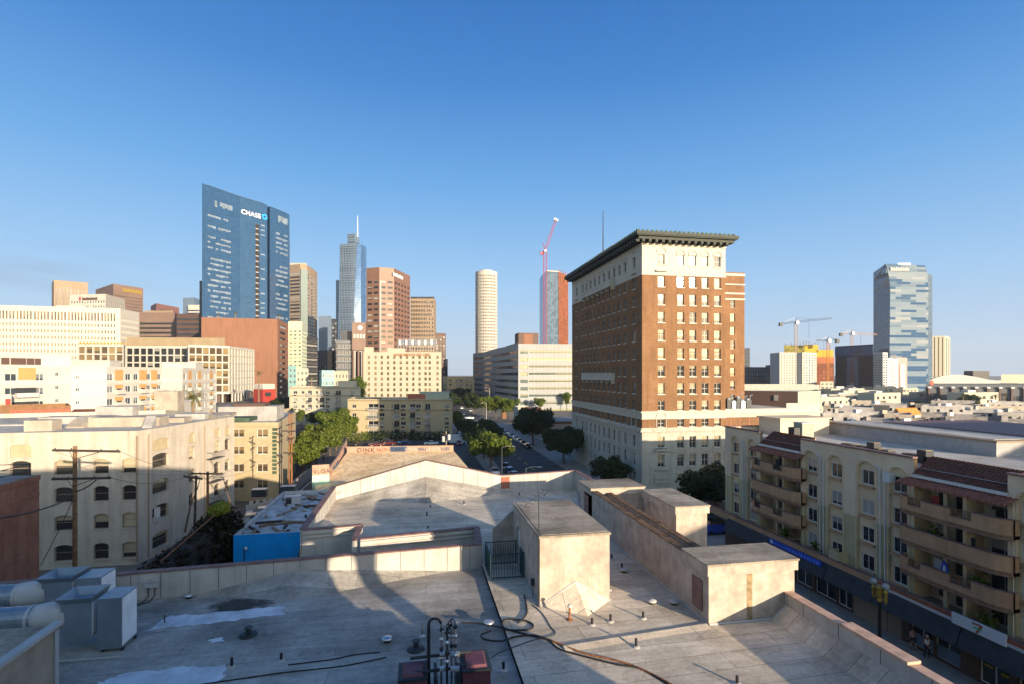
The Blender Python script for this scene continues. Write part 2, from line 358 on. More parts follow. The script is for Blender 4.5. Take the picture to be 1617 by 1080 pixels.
# ------------------------------------------------------------------ mesh building
class MB:
    def __init__(s): s.v = []; s.f = []; s.m = []
    def add(s, vs, fs, mi=0):
        o = len(s.v); s.v += [tuple(v) for v in vs]
        for f in fs: s.f.append([i+o for i in f]); s.m.append(mi)
    def quad(s, a, b, c, d, mi=0): s.add((a, b, c, d), [(0, 1, 2, 3)], mi)
    def box(s, x0, x1, y0, y1, z0, z1, mi=0, M=None, taper=0):
        k = taper
        vs = [(x0, y0, z0), (x1, y0, z0), (x1, y1, z0), (x0, y1, z0), (x0+k, y0+k, z1), (x1-k, y0+k, z1), (x1-k, y1-k, z1), (x0+k, y1-k, z1)]
        if M: vs = [M @ Vector(v) for v in vs]
        s.add(vs, [(0, 3, 2, 1), (4, 5, 6, 7), (0, 1, 5, 4), (1, 2, 6, 5), (2, 3, 7, 6), (3, 0, 4, 7)], mi)
    def prism(s, poly, z0, z1, mi=0, top=None, bottom=True):
        n = len(poly)
        zt = z1 if isinstance(z1, (list, tuple)) else [z1]*n
        vs = [(p[0], p[1], z0) for p in poly]+[(p[0], p[1], z) for p, z in zip(poly, zt)]
        s.add(vs, [(i, (i+1) % n, n+(i+1) % n, n+i) for i in range(n)], mi)
        s.add(vs[n:], [tuple(range(n))], mi if top is None else top)
        if bottom: s.add(vs[:n], [tuple(reversed(range(n)))], mi)
    def hull(s, a, b, mi=0):
        """two equal loops joined, both capped"""
        n = len(a); vs = list(a)+list(b)
        s.add(vs, [(i, (i+1) % n, n+(i+1) % n, n+i) for i in range(n)]+[tuple(reversed(range(n))), tuple(range(n, 2*n))], mi)
    def tube(s, path, r, n=8, mi=0, cap=True):
        path = [Vector(p) for p in path]; rs = r if isinstance(r, (list, tuple)) else [r]*len(path)
        rings = []; up = Vector((0, 0, 1))
        for i, p in enumerate(path):
            d = (path[min(i+1, len(path)-1)]-path[max(i-1, 0)]).normalized()
            a = d.cross(up)
            if a.length < .05: a = d.cross(Vector((1, 0, 0)))
            a.normalize(); b2 = d.cross(a)
            rings.append([p+(a*math.cos(2*math.pi*k/n)+b2*math.sin(2*math.pi*k/n))*rs[i] for k in range(n)])
        vs = [v for q in rings for v in q]; fs = []
        for i in range(len(path)-1):
            for k in range(n): fs.append((i*n+k, (i+1)*n+k, (i+1)*n+(k+1) % n, i*n+(k+1) % n))
        if cap: fs += [tuple(range(n)), tuple(reversed(range((len(path)-1)*n, len(path)*n)))]
        s.add(vs, fs, mi)
    def lathe(s, c, prof, n=16, mi=0):
        vs = []; fs = []
        for r, z in prof:
            for k in range(n): vs.append((c[0]+r*math.cos(2*math.pi*k/n), c[1]+r*math.sin(2*math.pi*k/n), c[2]+z))
        for i in range(len(prof)-1):
            for k in range(n): fs.append((i*n+k, i*n+(k+1) % n, (i+1)*n+(k+1) % n, (i+1)*n+k))
        fs += [tuple(reversed(range(n))), tuple(range((len(prof)-1)*n, len(prof)*n))]
        s.add(vs, fs, mi)
    def ball(s, c, rx, ry=None, rz=None, n=10, mi=0):
        ry = ry or rx; rz = rz or rx; prof = []
        vs = []; fs = []; m2 = max(4, n//2+1)
        for i in range(m2+1):
            a = math.pi*i/m2
            for k in range(n):
                b2 = 2*math.pi*k/n; q = max(.02, math.sin(a))
                vs.append((c[0]+rx*q*math.cos(b2), c[1]+ry*q*math.sin(b2), c[2]-rz*math.cos(a)))
        for i in range(m2):
            for k in range(n): fs.append((i*n+k, i*n+(k+1) % n, (i+1)*n+(k+1) % n, (i+1)*n+k))
        s.add(vs, fs, mi)
    def build(s, name, mats, parent=None, loc=None, smooth=False):
        if not isinstance(mats, (list, tuple)): mats = [mats]
        off = Vector(parent.location) if parent is not None and loc is None else Vector((0, 0, 0))
        pp = parent.parent if parent is not None and loc is None else None
        while pp is not None: off = off+Vector(pp.location); pp = pp.parent
        me = bpy.data.meshes.new(name)
        me.from_pydata([(v[0]-off.x, v[1]-off.y, v[2]-off.z) for v in s.v], [], s.f)
        for q in mats: me.materials.append(q)
        me.polygons.foreach_set('material_index', s.m)
        if smooth: me.polygons.foreach_set('use_smooth', [True]*len(me.polygons))
        me.update()
        o = bpy.data.objects.new(name, me); COL.objects.link(o)
        if parent is not None: o.parent = parent
        if loc is not None: o.location = loc
        return o
def tag(o, label=None, cat=None, group=None, kind=None):
    if label: o['label'] = label
    if cat: o['category'] = cat
    if group: o['group'] = group
    if kind: o['kind'] = kind
    return o
def thing(name, label, cat, loc=(0, 0, 0), group=None, rz=0):
    o = bpy.data.objects.new(name, None); COL.objects.link(o); o.empty_display_size = .5
    o.location = loc; o.rotation_euler = (0, 0, rz)
    return tag(o, label, cat, group)
def kids(o): return [c for c in bpy.data.objects if c.parent == o]
KID = {}
def remember(o):
    """list a prototype's parts once so that copies need no search"""
    KID[o.name] = [(c, [g for g in kids(c)]) for c in kids(o)]
    return o
def dup(root, loc, rz=0, label=None, scale=None, group=None, color=None):
    r = root.copy(); COL.objects.link(r); r.location = loc; r.rotation_euler = (0, 0, rz)
    if scale: r.scale = scale if isinstance(scale, tuple) else (scale,)*3
    if label: r['label'] = label
    if group: r['group'] = group
    for c, gs in KID[root.name]:
        cc = c.copy(); COL.objects.link(cc); cc.parent = r
        if color: cc.color = (*color, 1)
        for g in gs:
            gg = g.copy(); COL.objects.link(gg); gg.parent = cc
    return r
def text_mesh(parent, name, s, size, loc, rz, m, ext=.05, shear=0, align='LEFT', spacing=1.0, offset=0.0):
    cu = bpy.data.curves.new('t', 'FONT'); cu.body = s; cu.size = size; cu.extrude = ext; cu.shear = shear; cu.align_x = align
    cu.space_character = spacing; cu.offset = offset
    o = bpy.data.objects.new('t', cu); COL.objects.link(o)
    me = bpy.data.meshes.new_from_object(o.evaluated_get(bpy.context.evaluated_depsgraph_get()))
    bpy.data.objects.remove(o); bpy.data.curves.remove(cu)
    me.name = name; me.materials.clear(); me.materials.append(m)
    me.transform(Matrix.Rotation(R(90), 4, 'X'))
    q = bpy.data.objects.new(name, me); COL.objects.link(q)
    off = Vector(parent.location) if parent else Vector((0, 0, 0))
    if parent: q.parent = parent
    q.location = Vector(loc)-off; q.rotation_euler = (0, 0, rz)
    return q
# ------------------------------------------------------------------ walls with real openings
def frame_of(p0, p1):
    d = Vector((p1[0]-p0[0], p1[1]-p0[1])); L = d.length; d /= L
    o = Vector((d.y, -d.x))
    return d, o, L
def wpt(p0, d, o, u, out, z): return (p0[0]+d.x*u+o.x*out, p0[1]+d.y*u+o.y*out, z)
def wall(mb, p0, p1, z0, z1, ops=(), dep=.2, mi=0, rmi=None, out=0.0, arch=None):
    """one wall face seen from outside (p0 left, p1 right); ops = (u0,u1,za,zb[,rise]) become holes with reveals"""
    d, o, L = frame_of(p0, p1); rmi = mi if rmi is None else rmi
    us = sorted({0.0, L, *[round(q[0], 3) for q in ops], *[round(q[1], 3) for q in ops]})
    zs = sorted({z0, z1, *[round(q[2], 3) for q in ops], *[round(q[3], 3) for q in ops]})
    P = lambda u, z, k=0.0: wpt(p0, d, o, u, out-k, z)
    blocked = set()
    for q in ops:
        for i in range(len(us)-1):
            if us[i] >= q[0]-.002 and us[i+1] <= q[1]+.002:
                for j in range(len(zs)-1):
                    if zs[j] >= q[2]-.002 and zs[j+1] <= q[3]+.002: blocked.add((i, j))
    for j in range(len(zs)-1):
        i = 0
        while i < len(us)-1:
            if (i, j) in blocked: i += 1; continue
            k = i
            while k < len(us)-1 and (k, j) not in blocked: k += 1
            mb.quad(P(us[i], zs[j]), P(us[k], zs[j]), P(us[k], zs[j+1]), P(us[i], zs[j+1]), mi); i = k
    for q in ops:
        u0, u1, a, b = q[:4]; rise = q[4] if len(q) > 4 else 0
        mb.quad(P(u0, a), P(u0, a, dep), P(u0, b, dep), P(u0, b), rmi)
        mb.quad(P(u1, a, dep), P(u1, a), P(u1, b), P(u1, b, dep), rmi)
        if a > z0+.002: mb.quad(P(u0, a, dep), P(u0, a), P(u1, a), P(u1, a, dep), rmi)
        if b >= z1-.002: continue
        if not rise: mb.quad(P(u0, b), P(u0, b, dep), P(u1, b, dep), P(u1, b), rmi)
        else:
            n = 10; arc = []
            hw = (u1-u0)/2; rad = (hw*hw+rise*rise)/(2*rise); zc = b-rad; uc = (u0+u1)/2
            th = math.asin(min(1, hw/rad))
            if rise > hw-.001: th = math.pi/2
            for i in range(n+1):
                t_ = -th+2*th*i/n; arc.append((uc+rad*math.sin(t_), zc+rad*math.cos(t_)))
            for i in range(n):
                (ua, za), (ub, zb) = arc[i], arc[i+1]
                mb.quad(P(ua, za), P(ub, zb), P(ub, b), P(ua, b), mi)
                mb.quad(P(ub, zb), P(ua, za), P(ua, za, dep), P(ub, zb, dep), rmi)
_wt = {}
def win_mesh(w, h, fm, gm, fw, nv, nh, rise=0, sill=None):
    """frame with sash bars round a pane; origin at the bottom middle, in the plane of the frame"""
    key = (round(w, 2), round(h, 2), fm.name, gm.name, fw, nv, nh, rise, sill.name if sill else '')
    if key in _wt: return _wt[key]
    f = MB(); t_ = .05
    f.box(-w/2, -w/2+fw, -t_, 0, 0, h); f.box(w/2-fw, w/2, -t_, 0, 0, h)
    f.box(-w/2+fw, w/2-fw, -t_, 0, 0, fw); f.box(-w/2+fw, w/2-fw, -t_, 0, h-fw, h)
    for i in range(1, nv+1): x = -w/2+w*i/(nv+1); f.box(x-fw*.4, x+fw*.4, -t_*.8, 0, fw, h-fw)
    for i in range(1, nh+1): z = h*i/(nh+1); f.box(-w/2+fw, w/2-fw, -t_*.7, 0, z-fw*.4, z+fw*.4)
    g = MB(); g.quad((-w/2+fw*.5, -.006, fw*.5), (w/2-fw*.5, -.006, fw*.5), (w/2-fw*.5, -.006, h-fw*.5), (-w/2+fw*.5, -.006, h-fw*.5))
    g.quad((-w/2, .01, 0), (-w/2, .01, h), (w/2, .01, h), (w/2, .01, 0))
    mf = bpy.data.meshes.new('window'); mf.from_pydata(f.v, [], f.f); mf.materials.append(fm)
    mg = bpy.data.meshes.new('pane'); mg.from_pydata(g.v, [], g.f); mg.materials.append(gm)
    mj = bpy.data.meshes.new('window'); n = len(f.v)
    mj.from_pydata(f.v+g.v, [], f.f+[[i+n for i in q] for q in g.f]); mj.materials.append(fm); mj.materials.append(gm)
    mj.polygons.foreach_set('material_index', [0]*len(f.f)+[1]*len(g.f))
    _wt[key] = (mf, mg, mj, (f, g)); return _wt[key]
class Bld:
    def __init__(s, name, label, base, cat='building', group=None):
        s.root = thing(name, label, cat, (base[0], base[1], base[2] if len(base) > 2 else 0), group)
        s.wins = []; s.off = Vector(s.root.location)
    def part(s, mb, name, mats, parent=None, smooth=False): return mb.build(name, mats, parent or s.root, None, smooth)
    def win(s, p0, p1, u, z, w, h, spec, dep, out=0.0, name='window'):
        """remember a window; spec = (frame, glass, bar, nv, nh, split)"""
        d, o, L = frame_of(p0, p1); x, y, _ = wpt(p0, d, o, u, out-dep, 0)
        dist2 = x*x+y*y
        s.wins.append((w*h*abs(o.x*x+o.y*y)/dist2**1.5, x, y, z, math.atan2(d.y, d.x), w, h, spec, name))
    def face(s, mb, p0, p1, z0, z1, ops, spec, dep=.2, mi=0, rmi=None, out=0.0, name='window'):
        wall(mb, p0, p1, z0, z1, ops, dep, mi, rmi, out)
        for q in ops: s.win(p0, p1, (q[0]+q[1])/2, q[2], q[1]-q[0], q[3]-q[2], spec, dep-.001, out, name)
    def finish(s, limit=100):
        s.wins.sort(key=lambda q: -q[0]); rest = {}
        for i, (_, x, y, z, a, w_, h_, spec, name) in enumerate(s.wins):
            fm, gm, fw, nv, nh, split = spec
            mf, mg, mj, raw = win_mesh(w_, h_, fm, gm, fw, nv, nh)
            loc = Vector((x, y, z))-s.off
            if i < limit:
                o = bpy.data.objects.new(name, mf if split else mj); COL.objects.link(o); o.parent = s.root
                o.location = loc; o.rotation_euler = (0, 0, a)
                if split:
                    g = bpy.data.objects.new('pane', mg); COL.objects.link(g); g.parent = o
            else:
                mb, mats = rest.setdefault((fm.name, gm.name), (MB(), [fm, gm]))
                T = Matrix.Translation((x, y, z)) @ Matrix.Rotation(a, 4, 'Z')
                for k, q in enumerate(raw): mb.add([T @ Vector(v) for v in q.v], q.f, k)
        for mb, mats in rest.values():
            o = mb.build('window', mats, s.root); o['kind'] = 'stuff'
        return s.root
def grid(L, z0, z1, nc, nr, wf=.5, hf=.5, mu=(.03, .03), mz=(.02, .05), skip=None):
    """regular openings: nc columns by nr rows inside the margins (fractions)"""
    a, b = L*mu[0], L*(1-mu[1]); c, d = z0+(z1-z0)*mz[0], z1-(z1-z0)*mz[1]; ops = []
    pu, pz = (b-a)/nc, (d-c)/nr
    for j in range(nr):
        for i in range(nc):
            if skip and skip(i, j): continue
            u = a+pu*(i+.5); z = c+pz*(j+.5)
            ops.append((round(u-pu*wf/2, 2), round(u+pu*wf/2, 2), round(z-pz*hf/2, 2), round(z+pz*hf/2, 2)))
    return ops
def poly_back(front, depth):
    """footprint: the visible front line plus a back line set away from the viewpoint"""
    a, b = Vector(front[0]), Vector(front[-1]); m_ = (a+b)/2
    n = Vector((m_.x, m_.y)).normalized()*depth
    return [tuple(p) for p in front]+[tuple(b+n), tuple(a+n)]
def inset(poly, k):
    n = len(poly); r = []
    for i in range(n):
        p, a, b = Vector(poly[i]), Vector(poly[i-1]), Vector(poly[(i+1) % n])
        d1 = (p-a).normalized(); d2 = (b-p).normalized()
        n1 = Vector((-d1.y, d1.x)); n2 = Vector((-d2.y, d2.x)); m_ = (n1+n2)
        m_ = m_/max(.35, m_.dot(n1)) if m_.length > .01 else n1
        r.append(tuple(p+m_*k))
    return r
def roof_with_parapet(mb, poly, z, hgt=.8, th=.35, mi=0, rmi=1):
    """parapet ring standing on the wall heads and the roof sheet inside it; walls end at z"""
    ins = inset(poly, th); n = len(poly)
    for i in range(n):
        a, b, c, d = poly[i], poly[(i+1) % n], ins[(i+1) % n], ins[i]
        mb.quad((*a, z), (*b, z), (*c, z), (*d, z), mi)
        mb.quad((*d, z), (*c, z), (*c, z-hgt), (*d, z-hgt), mi)
    mb.add([(*p, z-hgt) for p in ins], [tuple(range(n))], rmi)
def simple_tower(name, label, front, z1, depth, wallm, spec, faces, z0=0.0, dep=.25, parapet=.8, roofm=None, limit=100, cat='building', group=None, back=True):
    """building of flat faces: faces = one list of openings (or None) for every front face"""
    b = Bld(name, label, (front[0][0], front[0][1], z0), cat, group)
    mb = MB(); poly = poly_back(front, depth); n = len(poly)
    for i in range(n):
        p0, p1 = poly[i], poly[(i+1) % n]
        ops = faces[i] if i < len(faces) and faces[i] else []
        L = (Vector(p1)-Vector(p0)).length
        if ops and callable(ops): ops = ops(L)
        b.face(mb, p0, p1, z0, z1, ops, spec, dep)
    b.part(mb, 'wall', wallm)
    r = MB(); roof_with_parapet(r, poly, z1, parapet, .35 if depth > 4 else .1, 0, 1)
    b.part(r, 'roof', [wallm if not isinstance(wallm, list) else wallm[0], roofm or M_farroof])
    b.poly = poly; b.z1 = z1
    return b
def roof_box(b, x0, x1, y0, y1, z0, z1, m_, name='roof_house'):
    q = MB(); q.box(x0, x1, y0, y1, z0, z1); q.box(x0-.15, x1+.15, y0-.15, y1+.15, z1, z1+.2)
    return b.part(q, name, m_)
# ------------------------------------------------------------------ ground, streets
def sheet(name, poly, z, m_):
    q = MB(); q.add([(p[0], p[1], z) for p in poly], [tuple(range(len(poly)))])
    o = q.build(name, m_); o['kind'] = 'structure'; return o
sheet('ground', [(-9000, -3000), (9000, -3000), (9000, 12000), (-9000, 12000)], 0.0, M_ground)
# main street runs away from the viewpoint along +Y, then swings left beyond the junction
sheet('road', [(20, -90), (35, -90), (35, 262), (28, 420), (2, 620), (-60, 900), (-82, 900), (-18, 620), (10, 420), (20, 262)], .03, M_asphalt)
sheet('cross_road', [(35, 67), (400, 67), (400, 84), (35, 84)], .034, M_asphalt)
sheet('far_cross_road', [(-250, 240), (20, 240), (20, 258), (-250, 258)], .034, M_asphalt)
sheet('far_cross_road', [(35, 240), (400, 240), (400, 258), (35, 258)], .034, M_asphalt)
def pavement(name, x0, x1, y0, y1):
    q = MB(); q.box(x0, x1, y0, y1, -.2, .15); o = q.build(name, M_sidewalk); o['kind'] = 'structure'
pavement('pavement', 35, 40.35, -90, 66.5); pavement('pavement', 35, 41.3, 84.5, 239)
pavement('pavement', 15.7, 20, -90, 44.3); pavement('pavement', 16.2, 20, 44.3, 239); sheet('car_park', [(5, 44.6), (16.2, 44.6), (16.2, 200), (5, 200)], .02, M_asphalt)
pavement('pavement', 40.35, 60, 63.1, 66.5)
def stripes():
    for k in range(24):
        y = 48+k*8
        q = MB(); q.quad((27.35, y, .036), (27.5, y, .036), (27.5, y+4, .036), (27.35, y+4, .036)); q.quad((27.7, y, .036), (27.85, y, .036), (27.85, y+4, .036), (27.7, y+4, .036))
        if k == 0: allq = q
        else: allq.add(q.v, q.f)
    o = allq.build('road_marking', M_ymark); o['kind'] = 'structure'
    q = MB()
    for k in range(13):
        x = 20.6+k*1.1; q.quad((x, 85, .038), (x+.5, 85, .038), (x+.5, 88.5, .038), (x, 88.5, .038)); q.quad((x, 234, .038), (x+.5, 234, .038), (x+.5, 238, .038), (x, 238, .038))
    for k in range(14):
        y = 95+k*6.5; q.quad((33, y, .038), (34.9, y, .038), (34.9, y+.12, .038), (33, y+.12, .038))
    o = q.build('road_marking', M_mark); o['kind'] = 'structure'
stripes()
# rise of the ground towards the left, carrying the white grid building
q = MB()
q.add([(-420, 150, -.2), (-60, 150, -.2), (-30, 150, -.2), (-420, 235, 6.5), (-95, 235, 6.5), (-45, 235, -.2), (-420, 900, 8), (-110, 900, 8), (-50, 900, -.2)],
      [(0, 1, 4, 3), (1, 2, 5, 4), (3, 4, 7, 6), (4, 5, 8, 7)])
o = q.build('hill', M_ground); o['kind'] = 'structure'
# ------------------------------------------------------------------ the camera's own building: it throws the long shadows
def camera_building():
    b = Bld('apartment_block', 'tall block behind the viewpoint with an arched corner opening', (0, -8, 0))
    q = MB(); zt = 25.4
    wall(q, (13.35, -1), (-9, -1), 0, 16.8); wall(q, (13.35, -1), (-9, -1), 16.8, zt, [(.48, 2.35, 16.8, 19.6, .9)], 1.0)
    q.box(-9, 10.8, -16, -2.0, 0, zt); q.box(10.8, 15.8, -16, -2.0, 0, 16.78)
    q.box(13.35, 15.8, -2, -1, 0, 16.78)
    q.box(10.8, 13.35, -16, -2.0, 19.8, zt)
    q.quad((-9, -1, zt), (13.35, -1, zt), (13.35, -2, zt), (-9, -2, zt)); q.quad((13.35, -1, 16.8), (13.35, -1, zt), (13.35, -2, zt), (13.35, -2, 16.8))
    q.quad((11, -1.0, 0), (13.35, -1.0, 0), (13.35, -2, 0), (11, -2, 0))
    q.box(-34, -9.02, -16, -2, 0, 21.6)
    b.part(q, 'wall', M_stucco); b.finish()
camera_building()
def shade_block(name, label, x0, x1, y0, y1, z, m_):
    b = simple_tower(name, label, [(x0, y1), (x0, y0), (x1, y0)], z, 1, m_, (M_white_trim, G_dark, .08, 1, 0, False), [])
    for o in kids(b.root): bpy.data.objects.remove(o)
    q = MB(); poly = [(x0, y0), (x1, y0), (x1, y1), (x0, y1)]
    p0, p1 = (x0, y1), (x0, y0); L = y1-y0
    b.face(q, p0, p1, 0, z, grid(L, 0, z, max(2, int(L/4)), int(z/3.2), .4, .5), (M_white_trim, G_dark, .08, 1, 0, False))
    p0, p1 = (x1, y1), (x0, y1); L = x1-x0
    b.face(q, p0, p1, 0, z, grid(L, 0, z, max(2, int(L/4)), int(z/3.2), .4, .5), (M_white_trim, G_dark, .08, 1, 0, False))
    wall(q, (x0, y0), (x1, y0), 0, z); wall(q, (x1, y0), (x1, y1), 0, z)
    b.part(q, 'wall', m_); r = MB(); roof_with_parapet(r, poly, z); b.part(r, 'roof', [m_, M_farroof]); b.finish(60)
shade_block('apartment_block', 'stucco block further back along the right pavement', 40.4, 72, -80, -6, 22.4, M_aptwall)
shade_block('office_block', 'taller block standing behind the street corner', 88, 128, -34, 0, 27.7, M_tan)
# ------------------------------------------------------------------ the flat-roofed building in front
RA, RB = 12.2, 12.4
def ribbon(mb, path, th, side, z0, cop, cw=.05, ch=.07, seam=1.2, panel=0, copm=1, seamm=2, gap=0):
    """upstand along a path [(x,y,ztop)]; side = +1 puts the thickness to the left of travel"""
    for i in range(len(path)-1):
        a, b = Vector(path[i][:2]), Vector(path[i+1][:2]); za, zb = path[i][2], path[i+1][2]
        d = (b-a); L = d.length; d /= L; n = Vector((-d.y, d.x))*side
        q = [a, b, b+n*th, a+n*th]
        if side < 0: q = [b, a, a+n*th, b+n*th]; zz = [zb, za, za, zb]
        else: zz = [za, zb, zb, za]
        mb.prism(q, z0, [z-ch for z in zz], panel)
        e = cw
        c = [a-n*e, b-n*e, b+n*(th+e), a+n*(th+e)]
        if side < 0: c = [b-n*e, a-n*e, a+n*(th+e), b+n*(th+e)]
        vs = [(p.x, p.y, z-ch+.004) for p, z in zip(c, zz)]+[(p.x, p.y, z) for p, z in zip(c, zz)]
        cop.add(vs, [(3, 2, 1, 0), (4, 5, 6, 7), (0, 1, 5, 4), (1, 2, 6, 5), (2, 3, 7, 6), (3, 0, 4, 7)], 0)
        k = seam*.6
        while k < L and seam:
            p = a+d*k; z = za+(zb-za)*k/L
            c2 = [p-n*.006-d*.01, p-n*.006+d*.01, p+d*.01, p-d*.01]
            if side < 0: c2 = c2[::-1]
            mb.prism(c2, z0, z-ch-.01, seamm); k += seam
def front_building():
    b = Bld('low_commercial_building', 'flat-roofed stucco building in the foreground with grey and tan roll roofing', (0, 10, 0))
    # carcass
    q = MB()
    q.prism([(-23, -.9), (3.5, -.9), (3.5, 27.75), (-23, 25.75)], 0, RA-.01)
    q.prism([(3.5, -.9), (15.42, -.9), (15.42, 21.3), (16.9, 21.3), (16.9, 34), (15.4, 44.5), (-6.6, 44.5), (-6.6, 32.2), (-3.2, 32.6), (-3.2, 29.9), (3.5, 30.6)], 0, RB-.01)
    b.part(q, 'wall', M_stucco)
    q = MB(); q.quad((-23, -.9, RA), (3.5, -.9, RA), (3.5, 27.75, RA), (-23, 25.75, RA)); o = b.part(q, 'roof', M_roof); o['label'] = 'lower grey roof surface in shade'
    q = MB(); q.add([(x, y, RB) for x, y in [(3.5, -.9), (15.42, -.9), (15.42, 21.3), (11.6, 21.3), (11.6, 36), (14, 44.3), (-6.4, 44.3), (-6.4, 32.3), (-3.1, 32.6), (-3.1, 30), (3.5, 30.6)]], [tuple(range(11))])
    q.quad((3.5, -.9, RA), (3.5, 30.6, RA), (3.5, 30.6, RB), (3.5, -.9, RB))
    # low welted ridge crossing the tan sheet
    a, c = Vector(ground(889, 1022, RB)), Vector(ground(1116, 986, RB)); d = (c-a).normalized(); n = Vector((-d.y, d.x))
    for s_, e in ((a, c),):
        v = [(*(s_-n*.35), RB+.002), (*(e-n*.35), RB+.002), (*e, RB+.07), (*s_, RB+.07), (*(s_+n*.35), RB+.002), (*(e+n*.35), RB+.002)]
        q.add(v, [(0, 1, 2, 3), (3, 2, 5, 4)])
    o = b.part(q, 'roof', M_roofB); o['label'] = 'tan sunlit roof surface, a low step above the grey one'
    # parapets and copings
    w_, cp = MB(), MB()
    ribbon(w_, [(-23, 25.8, 13.48), (3.5, 27.7, 13.5)], .25, 1, RA, cp, seamm=1)
    ribbon(w_, [(3.5, 27.9, 13.48), (3.72, 30.75, 13.5)], .25, 1, RA, cp, seam=0, seamm=1)
    ribbon(w_, [(-6.45, 32.1, 13.5), (-3.15, 32.5, 13.5)], .25, 1, 8, cp, seam=0, seamm=1)
    ribbon(w_, [(-3.1, 32.7, 13.46), (-3.15, 29.75, 13.46)], .25, -1, 9, cp, seam=0, seamm=1)
    ribbon(w_, [(-2.95, 29.75, 13.5), (3.7, 30.7, 13.5)], .25, 1, 9, cp, seam=0, seamm=1)
    for x0, y0, x1, y1 in ((-6.4, 32.06, -3.3, 32.44), (-2.95, 29.7, 3.45, 30.62)):   # moulding under the copings of the light well
        d = Vector((x1-x0, y1-y0)).normalized(); n = Vector((d.y, -d.x))
        for z, k in ((13.0, .06), (13.25, .1)):
            w_.prism([(x0+n.x*k, y0+n.y*k), (x1+n.x*k, y1+n.y*k), (x1, y1), (x0, y0)], z, z+.12, 0)
    ribbon(w_, [(-6.3, 32.3, 13.5), (-6.3, 44.2, 13.5)], .3, 1, RB, cp, seamm=1)
    ribbon(w_, [(-6.3, 44.2, 13.5), (.9, 44.2, 15.4), (7.3, 44.2, 13.9), (13.8, 44.2, 14.1)], .3, 1, RB, cp, seamm=1)
    ribbon(w_, [(13.8, 44.2, 14.1), (13.8, 36.3, 14.1)], .3, 1, RB, cp, seamm=1)
    # raised slopes that shed water off the parapets
    def cricket(ax, bx, fx, y_at, foot_y, base, apex, m_=0):
        A = (ax, y_at(ax), base+.003); B = (bx, y_at(bx), base+.003); F_ = (fx, foot_y, base+.003); P_ = (fx, y_at(fx), apex)
        w_.add([A, F_, P_, B], [(0, 1, 2), (1, 3, 2)], 2)
    y1 = lambda x: 25.79+(x+23)*1.9/26.5
    cricket(xy(300, 26), xy(716, 27.3), xy(462, 26.6), y1, 25.3, RA, 12.98)
    y2 = lambda x: 44.19
    cricket(-6.25, 8.4, .9, y2, 41.6, RB, 14.0)
    b.part(w_, 'parapet', [M_stucco_grey, M_tar, M_roof]); b.part(cp, 'coping', M_coping)
    # red access panel on the far parapet
    q = MB(); q.box(7.25, 7.95, 44.14, 44.19, 12.75, 13.75); b.part(q, 'access_panel', plain('rust_panel', (.30, .11, .07), .7))
    # right hand parapet with sloped cant
    q, cp = MB(), MB()
    ribbon(q, [(15.1, 19.3, 13.5), (15.1, -.9, 13.5)], .3, 1, RB, cp, seam=1.75, ch=.06, seamm=1)
    q.add([(15.097, 19.3, 12.95), (15.097, -.9, 12.95), (14.45, -.9, RB+.003), (14.45, 19.3, RB+.003)], [(0, 3, 2, 1)], 2)
    cp.box(15.0, 15.5, 13.7, 16.3, 13.5, 13.59)
    o = b.part(q, 'parapet', [M_stucco_grey, M_tar, M_roofB]); o['label'] = 'street-side parapet with sloped foot'
    b.part(cp, 'coping', M_coping_pale)['label'] = 'salmon coping of the street-side parapet'
    # stair house
    q = MB(); x0, x1, y0, y1_, zt = 5.35, 8.55, 22.2, 28.4, 15.36
    wall(q, (x0, y1_), (x0, y0), RB, zt, [(.9, 1.8, RB+.02, RB+2.1, .45)], .15); wall(q, (x0, y0), (x1, y0), RB, zt)
    wall(q, (x1, y0), (x1, y1_), RB, zt); wall(q, (x1, y1_), (x0, y1_), RB, zt)
    q.prism([(x0-1.15, 28.42), (x0-.0, 28.42), (x0-.0, 28.6), (x0-1.15, 28.6)], RB, [14.0, 15.0, 15.0, 14.0])
    sh = b.part(q, 'stair_house', M_stucco)
    q = MB(); q.box(x0-.05, x1+.05, y0-.05, y1_+.05, zt, zt+.1); q.box(x0+.1, x1-.1, y0+.1, y1_-.1, zt+.1, zt+.12)
    b.part(q, 'roof_cap', M_roofcap, sh)
    q = MB(); q.box(x0+.1, x0+.14, 26.62, 27.48, RB+.03, RB+2.0); q.box(x0+.06, x0+.1, 26.75, 27.35, RB+1.1, RB+1.8); b.part(q, 'door', M_white_trim, sh)
    q = MB(); A = Vector((6.95, y0-.004, 13.36)); F_ = Vector((*at(923, 22.0), RB)); F_ = Vector((7.1, 20.9, RB+.004))
    P0, P1 = Vector((x0+.02, y0-.004, RB+.004)), Vector((x1-.02, y0-.004, RB+.004))
    q.add([P0, F_, A, P1], [(0, 1, 2), (1, 3, 2)]); b.part(q, 'cricket', M_roofB, sh)
    q = MB()
    for a, c in ((P0, A), (A, P1)): q.tube([a+Vector((0, -.02, .01)), c+Vector((0, -.02, .01))], .035, 5)
    q.tube([(x0-.03, y0, RB+.03), (x0-.03, y1_, RB+.03)], .03, 5); q.tube([(x1+.03, y0, RB+.03), (x1+.03, y1_, RB+.03)], .04, 5)
    b.part(q, 'flashing', M_whitecool, sh)
    q = MB(); q.tube([(x0-.06, y0-.02, RB), (x0-.06, y0-.02, 15.5)], .035, 6); q.box(x0-.16, x0-.02, 23.2, 23.35, 12.9, 13.2); q.tube([(x0-.07, 23.28, RB), (x0-.07, 23.28, 12.9)], .02, 6)
    b.part(q, 'conduit', M_darkmetal, sh)
